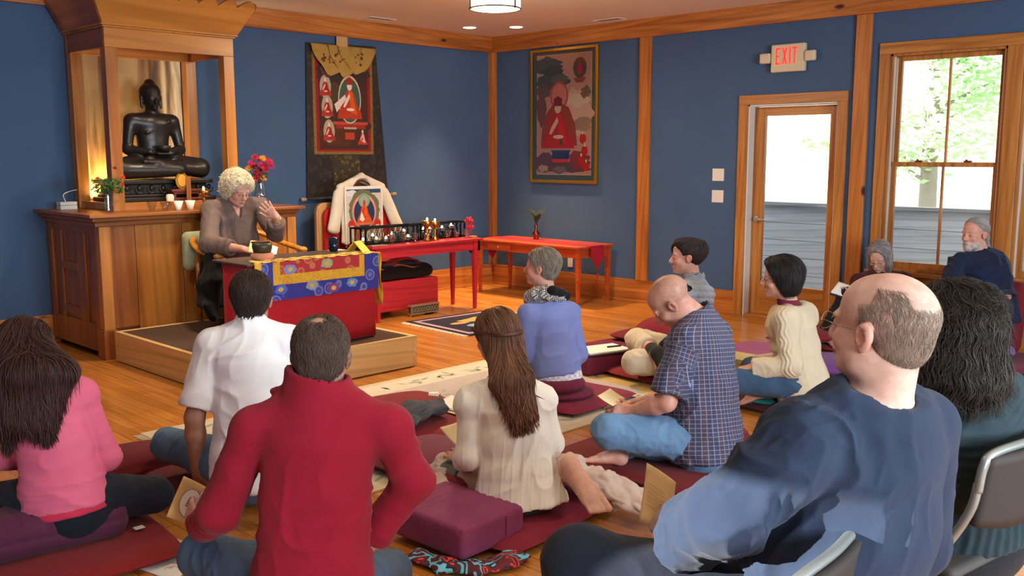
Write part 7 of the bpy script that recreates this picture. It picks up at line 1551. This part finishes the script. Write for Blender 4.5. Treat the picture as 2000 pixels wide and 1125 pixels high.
garment('quilted_vest', s, t, cloth('silver_nylon', '#8c93a0', '#a0a6b2', rough=.5, bs=.03, sheen=.1), .0065, quilt)
m_crt = cloth('cream_trousers', '#d4c6a8', '#dccfb4', rough=.9, bs=.15); q = trousers(J, c, ends=(.45, .55), g=.02); garment('cream_trousers', q, t, m_crt, .0075, folds(J, .009, (12, 12, 12), 5))
s = Sdf()
for S in 'LR':
    k_ = J['kn'+S]; a_ = J['an'+S]; toe = J['toe'+S]; s.cap(k_+(a_-k_)*.72, a_, .050, .046, k=.02); s.cap(a_, toe, .048, .036, k=.02); s.cut(k_+(a_-k_)*.0-V(0, 0, 9), V(0, 0, -1))
garment('dark_socks', s, t, cloth('dark_sock', '#2c2a24', rough=.95), .0075)
s = Sdf(); skull(s, h, .012); s.ell(h(0, -.05, .01), V(.07, .062, .07), R=h.R); s.cut(h(0, .062, .065), h.R@V(0, .68, -.5)); s.cut(h(0, -.06, -.062), h.R@V(0, 0, -1)); s.ell(h(0, -.10, .055), V(.055, .045, .06), R=h.R, k=.03); s.ell(h(.0, .050, .105), V(.05, .035, .018), R=h.R, k=.03); s.ell(h(-.085, .01, -.01), (.03, .035, .04), R=h.R, k=.008, op='s')
s.ell(h(.065, .075, .05), (.02, .03, .045), R=h.R, k=.02)
hair_object('pinned_dark_hair', s, .005, t, (.02, .014, .014), lambda P: .005*(vnoise(P*70)-.5), [lambda Vt: strands('x', s, Vt[h.loc(Vt)[:, 2] > -.04], lambda P: -(P-h(0, -.10, .10)), 1500, 8, .010, None, None, rad=.0016, lift=.002, jit=.02, base=(.035, .024, .022), curl=.01, free=1)])

# ---------------------------------------------------------------- woman with black bob
c = dict(face=(-.97, .25, -.02), skin='fair', fem=True, w=.90, d=.95, arm=.9, leg=.92, vox=.007, brow=(.04, .03, .03), base=.17)
t, J, h = person('bob', 'woman with a black bob in a cream cable knit sweater', c)
side, up, fw = frame_of(J); s, i = shirt(J, c, g=.030, t=(1.97, 1.97), hem=.12, loose=.012, neckcut=-.0, neckr=.078); fo3 = folds(J, .011, (8, 8, 8), 18)
def cable(P):
    q = P@np.stack([side, up, fw], 1); d = 0
    for S in 'L':
        a, e = J['sh'+S], J['el'+S]; ax_ = nrm(e-a); tt = (P-a)@ax_; cen = a+ax_*tt[:, None]+np.cross(ax_, fw)*0; out = P-cen; lat_ = out@nrm(np.cross(ax_, -side)); near = np.exp(-(np.linalg.norm(out, axis=1)/.12)**6)*(out@(-side) > .01); d = d+near*.0035*(np.cos(lat_/.012*PI+2.2*np.sin(tt/.018))+.2)*np.exp(-(lat_/.035)**4)
    return fo3(P)+d+.0008*np.sin(q[:, 1]*900)
garment('cable_sweater', s, t, cloth('oatmeal_knit', '#c4b79c', '#d0c4aa', rough=.95, bscale=330, bs=.5, blot=.06), .0065, cable)
s = Sdf(); n0 = J['nck']; s.cap(n0-up*.02, n0+nrm(h(0, -.02, -.05)-n0)*.03, .070, .062); s.cut(n0+up*.03, up-fw*.3); garment('wine_collar', s, t, cloth('wine_knit', '#6e2438', rough=.9), .007)
garment('jeans', trousers(J, c, ends=(.95, .95), g=.014), t, cloth('mid_denim', '#2c4660', '#3c5874', rough=.9), .008, folds(J, .006, (12, 12, 12), 4))
s = Sdf(); skull(s, h, .026); s.ell(h(0, -.055, -.01), V(.098, .072, .090), R=h.R, k=.03); s.ell(h(0, -.03, -.05), V(.096, .072, .058), R=h.R, k=.03); s.ell(h(0, .045, .085), V(.075, .055, .04), R=h.R, k=.03); s.cut(h(0, .062, .04), h.R@V(0, .8, -.5)); s.cut(h(0, -.03, -.095), h.R@V(0, .25, -1)); 
hair_object('black_bob', s, .0055, t, (.008, .007, .008), lambda P: .004*(vnoise(P*V(70, 70, 12))-.5), [lambda Vt: strands('x', s, Vt[h.loc(Vt)[:, 2] > -.06], flowdown(h), 1900, 13, .011, None, None, rad=.0018, lift=.002, jit=.12, base=(.014, .012, .013), free=2)])
glasses(h, t)

# ---------------------------------------------------------------- reading woman by the window
c = dict(face=(-.50, -.70, -.42), skin='fair', fem=True, w=.92, d=.9, arm=.88, leg=.9, vox=.007, brow=(.3, .25, .22), handR=dict(d=(-.5, -.4, .2), n=(.3, .3, .7), curl=.4), handL=dict(d=(-.6, -.5, .1), n=(-.2, .2, .8), curl=.4), base=.08)
t, J, h = person('seatedw', 'woman with grey shoulder-length hair in a maroon top reading by the window', c)
s, i = shirt(J, c, g=.018, t=(1.92, 1.92), hem=.10, loose=.006, neckcut=.012); garment('maroon_top', s, t, cloth('maroon_knit', '#3c141a', '#481a20', rough=.9), .008, folds(J, .010, (9, 9, 9), 20))
garment('black_trousers', trousers(J, c, ends=(.97, .97), g=.018), t, cloth('black_trouser', '#101114', rough=.9), .008, folds(J, .008, (12, 12, 12), 3))
s = Sdf()
for S in 'LR': a_ = J['an'+S]; s.cap(a_, a_+cw(-.7, -.5, -.45)*.15, .042, .032, k=.02)
garment('teal_socks', s, t, cloth('teal_sock', '#2a3e48', '#2f5560', rough=.9), .008)
s = Sdf(); skull(s, h, .018); s.ell(h(0, -.05, -.02), V(.092, .066, .10), R=h.R, k=.03); s.ell(h(.072, .0, -.05), V(.028, .05, .075), R=h.R, k=.03); s.ell(h(-.072, .0, -.05), V(.028, .05, .075), R=h.R, k=.03); s.ell(h(0, .115, -.01), V(.064, .105, .088), R=h.R, k=.015, op='s'); s.cut(h(0, .06, .03), h.R@V(0, 1, -.25))
hair_object('grey_hair', s, .0055, t, (.26, .25, .25), lambda P: .005*(vnoise(P*V(60, 60, 14))-.5), [lambda Vt: strands('x', s, Vt[h.loc(Vt)[:, 2] > -.06], flowdown(h), 1500, 13, .011, None, None, rad=.0018, lift=.002, jit=.14, base=(.34, .33, .33), free=3, var=.45)])
glasses(h, t)
tb = thing('dark_book', 'large dark blue book held open by the reading woman at the window', 'book', tuple((J['wrR']+J['wrL'])/2)); b0 = dpnt = (J['wrR']*.6+J['wrL']*.4)+cw(-.4, -.5, .1)*.07; u1 = cw(1, .2, -.15)*.30; u2 = cw(-.3, .5, .25)*.20
bc4 = [V(-1.032, -4.897, .466), V(-.826, -4.865, .531), V(-.496, -5.055, .409), V(-.702, -5.088, .341)]; sheet('cover', None, None, [tuple(q) for q in bc4], plain('navy_cover', '#151d3a', rough=.5), .010, tb, .0); z_ = V(0, 0, .013); m4 = sum(bc4)/4
sheet('page_block', None, None, [tuple(m4+(q-m4)*.95+z_) for q in bc4], m_paper, .012, tb, .0)

# ---------------------------------------------------------------- ponytailed man by the window
c = dict(face=(-.86, -.42, -.03), skin='pink', w=1.08, d=1.05, arm=1.05, leg=1.0, vox=.007, beard=(.62, .58, .54), brow=(.35, .3, .28), handR=dict(d=(.5, -.4, .1), n=(0, .2, -1)), base=.26, handL=dict(d=(-.7, -.5, -.1), n=(0, .2, -1)))
t, J, h = person('ponytail', 'bearded man with a grey ponytail in a navy shirt sitting by the window', c)
s, i = shirt(J, c, g=.026, t=(1.0, 1.85), hem=.12, loose=.014, neckcut=.02); collar(s, J, c, .074, .035); garment('navy_shirt', s, t, cloth('navy_cotton', '#10182e', '#18284a', rough=.8), .0075, folds(J, .015, (8, 8, 8), 22))
garment('dark_jeans', trousers(J, c, ends=(.97, .97), g=.018), t, cloth('faded_black', '#2c3440', '#3c4654', rough=.9), .008, folds(J, .010, (12, 12, 12), 6))
s = Sdf(); skull(s, h, .008); s.ell(h(0, -.05, .0), V(.07, .058, .07), R=h.R); s.cut(h(0, .04, .075), h.R@V(0, .62, -.52)); s.cut(h(0, -.06, -.058), h.R@V(0, 0, -1)); s.cap(h(0, -.115, .0), h(0, -.15, -.10), .026, .018, k=.02); s.cap(h(0, -.15, -.10), h(0, -.14, -.17), .018, .006, k=.02)
hair_object('grey_ponytail', s, .005, t, (.34, .34, .34), lambda P: .003*(vnoise(P*90)-.5), [lambda Vt: strands('x', s, Vt[h.loc(Vt)[:, 2] > -.05], lambda P: h(0, -.13, -.01)-P+V(0, 0, -.02), 1400, 8, .012, None, None, rad=.0014, lift=.0015, jit=.01, base=(.45, .45, .45), free=1, curl=.005)])
s = Sdf(); s.ell(h(0, .070, -.098), V(.036, .032, .034), R=h.R, k=.02); s.ell(h(.042, .04, -.078), V(.02, .035, .03), R=h.R, k=.02); s.ell(h(-.042, .04, -.078), V(.02, .035, .03), R=h.R, k=.02); hair_object('beard', s, .005, t, (.55, .52, .5), lambda P: .003*(vnoise(P*100)-.5))

# ---------------------------------------------------------------- the speaker
c = dict(face=(.72, -.62, -.36), skin='pink', w=1.10, d=1.12, belly=.03, arm=1.08, nk=1.05, vox=.006, hs=1.04, brow=(.5, .4, .3), handL=dict(d=(-.55, -.35, .75), n=(-.3, .75, .2), curl=.28, spread=.3), handR=dict(d=(.85, -.35, -.1), n=(.1, .3, -.9), curl=.45), feet=False, base=.6)
t, J, h = person('teacher', 'curly-haired speaker in a taupe shirt gesturing from the armchair behind the desk', c)
s, i = shirt(J, c, g=.022, t=(1.72, 1.68), hem=.10, loose=.018, belly=.03, neckcut=.015, neckr=.068); side, up, fw = frame_of(J)
s.ecap(J['nck']+fw*.11+up*.0, J['nck']+fw*.15-up*.12, side, (.042, .05), (.010, .05), k=.01, op='s')
m_tau = cloth('taupe_shirt', '#64534f', '#74625c', rough=.85, bs=.12); garment('taupe_shirt', s, t, m_tau, .0065, folds(J, .011, (9, 8, 9), 24))
s = Sdf(); n0 = J['nck']
for sx in (-1, 1): s.ecap(n0+side*sx*.035-fw*.06+up*.035, n0+side*sx*.075+fw*.03+up*.02, up, (.026, .010), (.03, .010), k=.01); s.ecap(n0+side*sx*.075+fw*.03+up*.02, n0+side*sx*.045+fw*.115-up*.03, up, (.03, .010), (.018, .008), k=.01)
garment('shirt_collar', s, t, m_tau, .005); g = MB()
for k in range(5): p_ = n0+fw*(.15+.004*k)-up*(.13+.07*k)+side*.0; g.ell(tuple(p_), (.006, .006, .006), 8, 6)
g.build('shirt_buttons', plain('button', '#4a3c38', rough=.4), t, smooth=True)
garment('black_trousers', trousers(J, c, ends=(.97, .97), g=.02), t, cloth('black_trouser', '#101114'), .009, folds(J, .008, (12, 12, 12), 7))
s = Sdf()
for S in 'LR': s.cap(J['an'+S]+V(0, 0, .08), J['an'+S]+V(0, -.03, .05), .04, .04, k=.02); s.cap(J['an'+S]+V(0, 0, .085), J['an'+S]+V(.0, -.16, .07), .04, .032, k=.02)
garment('black_shoes', s, t, plain('black_leather', '#141210', rough=.4), .009)
s = Sdf(); skull(s, h, .024); s.ell(h(0, -.06, -.01), V(.090, .070, .085), R=h.R, k=.02); s.cut(h(0, .060, .055), h.R@V(0, .72, -.55)); s.cut(h(0, -.05, -.085), h.R@V(0, .1, -1)); s.ell(h(0, .115, -.02), V(.072, .098, .092), R=h.R, k=.01, op='s')
rg = np.random.RandomState(2)
hair_object('curly_blond_hair', s, .005, t, (.80, .72, .50), lambda P: .022*(vnoise(P*48)-.35)+.008*(vnoise(P*110)-.5), [lambda Vt: strands('x', s, Vt, lambda P: np.stack([np.sin(P[:, 1]*160+P[:, 2]*90), np.sin(P[:, 2]*150+P[:, 0]*120), np.sin(P[:, 0]*140+P[:, 1]*110)], 1), 2600, 8, .0065, None, None, rad=.0016, lift=.012, jit=.5, base=(.95, .90, .66), curl=.7, free=3)])
glasses(h, t); w_ = J['wrL']; g = MB(); ax3 = nrm(J['wrL']-J['elL']); a1 = nrm(np.cross(ax3, V(0, 0, 1))); a2 = np.cross(ax3, a1)
g.tube([tuple(w_-ax3*.012+a1*.033*math.cos(k)+a2*.033*math.sin(k)) for k in np.linspace(0, 2*PI, 20, endpoint=False)], .006, 6, closed=True); g.build('wristwatch', plain('watch_gold', '#b09a60', rough=.3, metal=.8), t, smooth=True)
sw = crumple('black_shawl', "black shawl hanging over the speaker's knee and chair arm", 'shawl', [(-4.58, -1.52, .74), (-4.66, -1.62, .58), (-4.70, -1.66, .44), (-4.68, -1.68, .36)], .11, .05, cloth('black_shawl', '#0e0d10', rough=.95), amp=.02, fr=(12, 12, 6))
s = Sdf(); s.ecap((-4.62, -1.56, .80), (-4.66, -1.62, .60), V(0, 1, 0), (.08, .04), (.13, .06), k=.05); s.ecap((-4.66, -1.62, .60), (-4.68, -1.66, .38), V(0, 1, 0), (.13, .06), (.08, .05), k=.05); Vt, Q = s.mesh(.009, lambda P: .015*(vnoise(P*14)-.5)); o = meshobj('shawl_fold', Vt, Q, cloth('black_shawl', '#0e0d10'), sw)
tb = thing('open_text', 'open white book in the hands of the speaker above the desk', 'book', tuple(J['wrR'])); b0 = J['wrR']+cw(.9, -.25, .0)*.16+V(0, 0, .015); u1 = cw(.9, .25, -.25)*.11; u2 = cw(-.1, .9, .45)*.17
sheet('page_block', None, None, [tuple(b0-u2*.5), tuple(b0+u1-u2*.5-V(0, 0, .02)), tuple(b0+u1+u2*.5-V(0, 0, .02)), tuple(b0+u2*.5)], m_paper, .008, tb, .004); u3 = cw(-.9, .1, .12)*.10; sheet('cover', None, None, [tuple(b0-u2*.5), tuple(b0+u3-u2*.5), tuple(b0+u3+u2*.5), tuple(b0+u2*.5)], m_cream, .006, tb, .003)

# ---------------------------------------------------------------- woman in teal cardigan
c = dict(face=(-.45, .88, -.05), skin='olive', fem=True, w=1.12, d=1.1, arm=1.0, leg=1.0, vox=.009, feet=False, hs=1.04, base=.5)
t, J, h = person('teal', 'woman with bushy black hair in a dark teal ribbed cardigan on a folding chair', c)
side, up, fw = frame_of(J); s, i = shirt(J, c, g=.034, t=(1.9, 1.9), hem=.02, loose=.02, neckcut=.0, neckr=.06); f4 = folds(J, .010, (7, 7, 7), 30)
def rib(P): q = P@np.stack([side, up, fw], 1); x = np.abs(q[:, 0]-J['nck']@side); y = q[:, 1]-J['nck']@up; ph = np.where(y > -.30, np.sqrt(x**2+(y-.12)**2)*210, q[:, 0]*230); return f4(P)+.0022*np.sin(ph)
garment('teal_cardigan', s, t, cloth('teal_knit', '#1d2c32', '#2b3d43', rough=.95, bs=.3, blot=.15), .0068, rib)
garment('dark_skirt', trousers(J, c, ends=(.9, .9), g=.03), t, cloth('charcoal_skirt', '#1c1e22', rough=.9), .011)
s = Sdf(); skull(s, h, .024); s.ell(h(0, -.055, -.02), V(.104, .080, .115), R=h.R, k=.04); s.ell(h(0, -.06, -.095), V(.106, .075, .078), R=h.R, k=.04); s.ell(h(.08, .0, -.07), V(.05, .06, .09), R=h.R, k=.04); s.ell(h(-.08, .0, -.07), V(.05, .06, .09), R=h.R, k=.04); s.ell(h(.0, -.08, -.12), V(.10, .062, .07), R=h.R, k=.04); s.ell(h(0, .11, -.04), V(.06, .07, .09), R=h.R, k=.02, op='s')
hair_object('bushy_black_hair', s, .007, t, (.020, .017, .014), lambda P: .014*(vnoise(P*34)-.4)+.005*(vnoise(P*90)-.5), [lambda Vt: strands('x', s, Vt, lambda P: flowdown(h)(P)+.7*np.stack([np.sin(P[:, 2]*90+P[:, 1]*40), np.sin(P[:, 2]*80+P[:, 0]*60), 0*P[:, 0]], 1), 5200, 12, .012, None, None, rad=.0010, lift=.006, jit=.25, base=(.035, .030, .024), curl=.25, free=4, var=.5)])

# ---------------------------------------------------------------- bald man in navy sweater
c = dict(face=(-.60, .80, .10), skin='pale', w=1.16, d=1.12, belly=.03, nk=1.2, arm=1.28, leg=1.18, vox=.005, hs=1.07, jowl=.010, feet=False, hsz=1.05, handL=dict(d=(-.35, .8, .2), n=(.6, .3, -.3), curl=.6), base=.5,
  hairmask=lambda x, y, z: sm(-.075, z, .010)*sm(.055, -y, .015)*(1-sm(.078, z, .018)*sm(-.075, y, .02))*.9*(1-np.exp(-((np.abs(x)-.08)**2+(y+.0)**2+(z+.005)**2)/.03**2))*sm(-.085-.0, -(y-.0)-.0+.10*(z < -.02), .012), haircol=(.30, .24, .19))
t, J, h = person('bald', 'balding man with glasses in a navy sweater on a folding chair, nearest us', c)
side, up, fw = frame_of(J); s, i = shirt(J, c, g=.030, t=(1.93, 1.93), hem=.05, loose=.016, belly=.04, neckcut=.008, neckr=.078)
garment('navy_sweater', s, t, cloth('navy_jersey', '#202b3f', '#263348', rough=.95, bscale=340, bs=.3, blot=.08), .0058, folds(J, .013, (11, 7, 11), 33, zone=lambda P, q: .25+1.3*sm(0, -(q[:, 0]-J['shL']@side-.12), .05)))
garment('dark_trousers', trousers(J, c, ends=(.95, .95), g=.022), t, cloth('ink_trousers', '#141a26', '#1b2230', rough=.9), .009, folds(J, .006, (9, 9, 9), 6))
glasses(h, t, '#a8a090', lens=(.024, .019), y=.116)
S_ = Sdf(); skull(S_, h, .0); S_.ell(h(0, -.045, .0), V(.066, .062, .07)*h.sc, R=h.R)
def reg(Vt): q = h.loc(Vt); x, y, z = q.T; k = (z > -.06) & (z < .105) & (y < -.01) & ((z < .075) | (np.abs(x) > .045)); k2 = (z > .0) & (z < .07) & (y < .045) & (np.abs(x) > .055); return Vt[k | k2]
Vt0, Q0 = S_.mesh(.006); st0 = reg(Vt0); a, q_, cl = strands('x', S_, st0, lambda P: flowdown(h)(P)+h.r*0, 5200, 5, .0055, None, None, rad=.00042, lift=.0008, jit=.35, base=(.30, .24, .19), free=1, var=.35); meshobj('short_fringe_hair', a, q_, M_HAIR, t, col=cl)
tb = thing('tan_booklet', 'tan booklet held upright by the balding man in the navy sweater', 'booklet', tuple(J['wrL'])); b0 = J['wrL']+cw(-.25, .75, .2)*.09; u1 = cw(.5, -.2, -.3)*.085; u2 = cw(.12, .05, 1)*.15
sheet('cover', None, None, [tuple(b0-u1*.7-u2*.3), tuple(b0+u1*.3-u2*.3), tuple(b0+u1*.3+u2*.7), tuple(b0-u1*.7+u2*.7)], m_peach, .004, tb, .006)
g = MB(); nn_ = nrm(np.cross(u1, u2)); sg_ = np.sign(nn_@(V(CAM)-b0))
for k in range(6): p_ = b0-u1*.25+u2*(.05+.07*k)+nn_*sg_*.006; g.tube([tuple(p_-u1*.3), tuple(p_+u1*.25)], .0008, 4)
g.build('print', plain('faded_print', '#b09468', rough=.9), tb)

folding_chair((-4.02, -7.62, 0), -.15, 'folding chair at the far right edge behind the teal cardigan')
# garden chair on the deck
t = thing('deck_chair', 'pale blue plastic garden chair on the deck outside the window', 'chair', (1.15, -6.35, -.04)); mbp = plain('blue_plastic', '#8fc4d8', rough=.5)
g = MB(); g.tube(spline([(1.0, -6.05, .30), (1.05, -6.02, .62), (1.1, -6.12, .80), (1.12, -6.35, .86), (1.1, -6.58, .80), (1.05, -6.68, .62), (1.0, -6.65, .30)], 6), .022, 8)
for k in range(5): y = -6.13-.11*k; g.tube([(1.02, y, .36), (1.1, y, .84-.3*abs(y+6.35)**1.2)], .016, 6)
g.build('backrest', mbp, t, smooth=True); MB().box((.62, -6.62, .32), (1.04, -6.08, .36)).build('seat', mbp, t, bevel=.01)
for x in (.66, .99):
    for y in (-6.58, -6.12): MB().tube([(x, y, -.035), (x, y, .33)], .02, 8).build('leg', mbp, t, smooth=True)
print('people', round(_t.time()-_T0, 1))
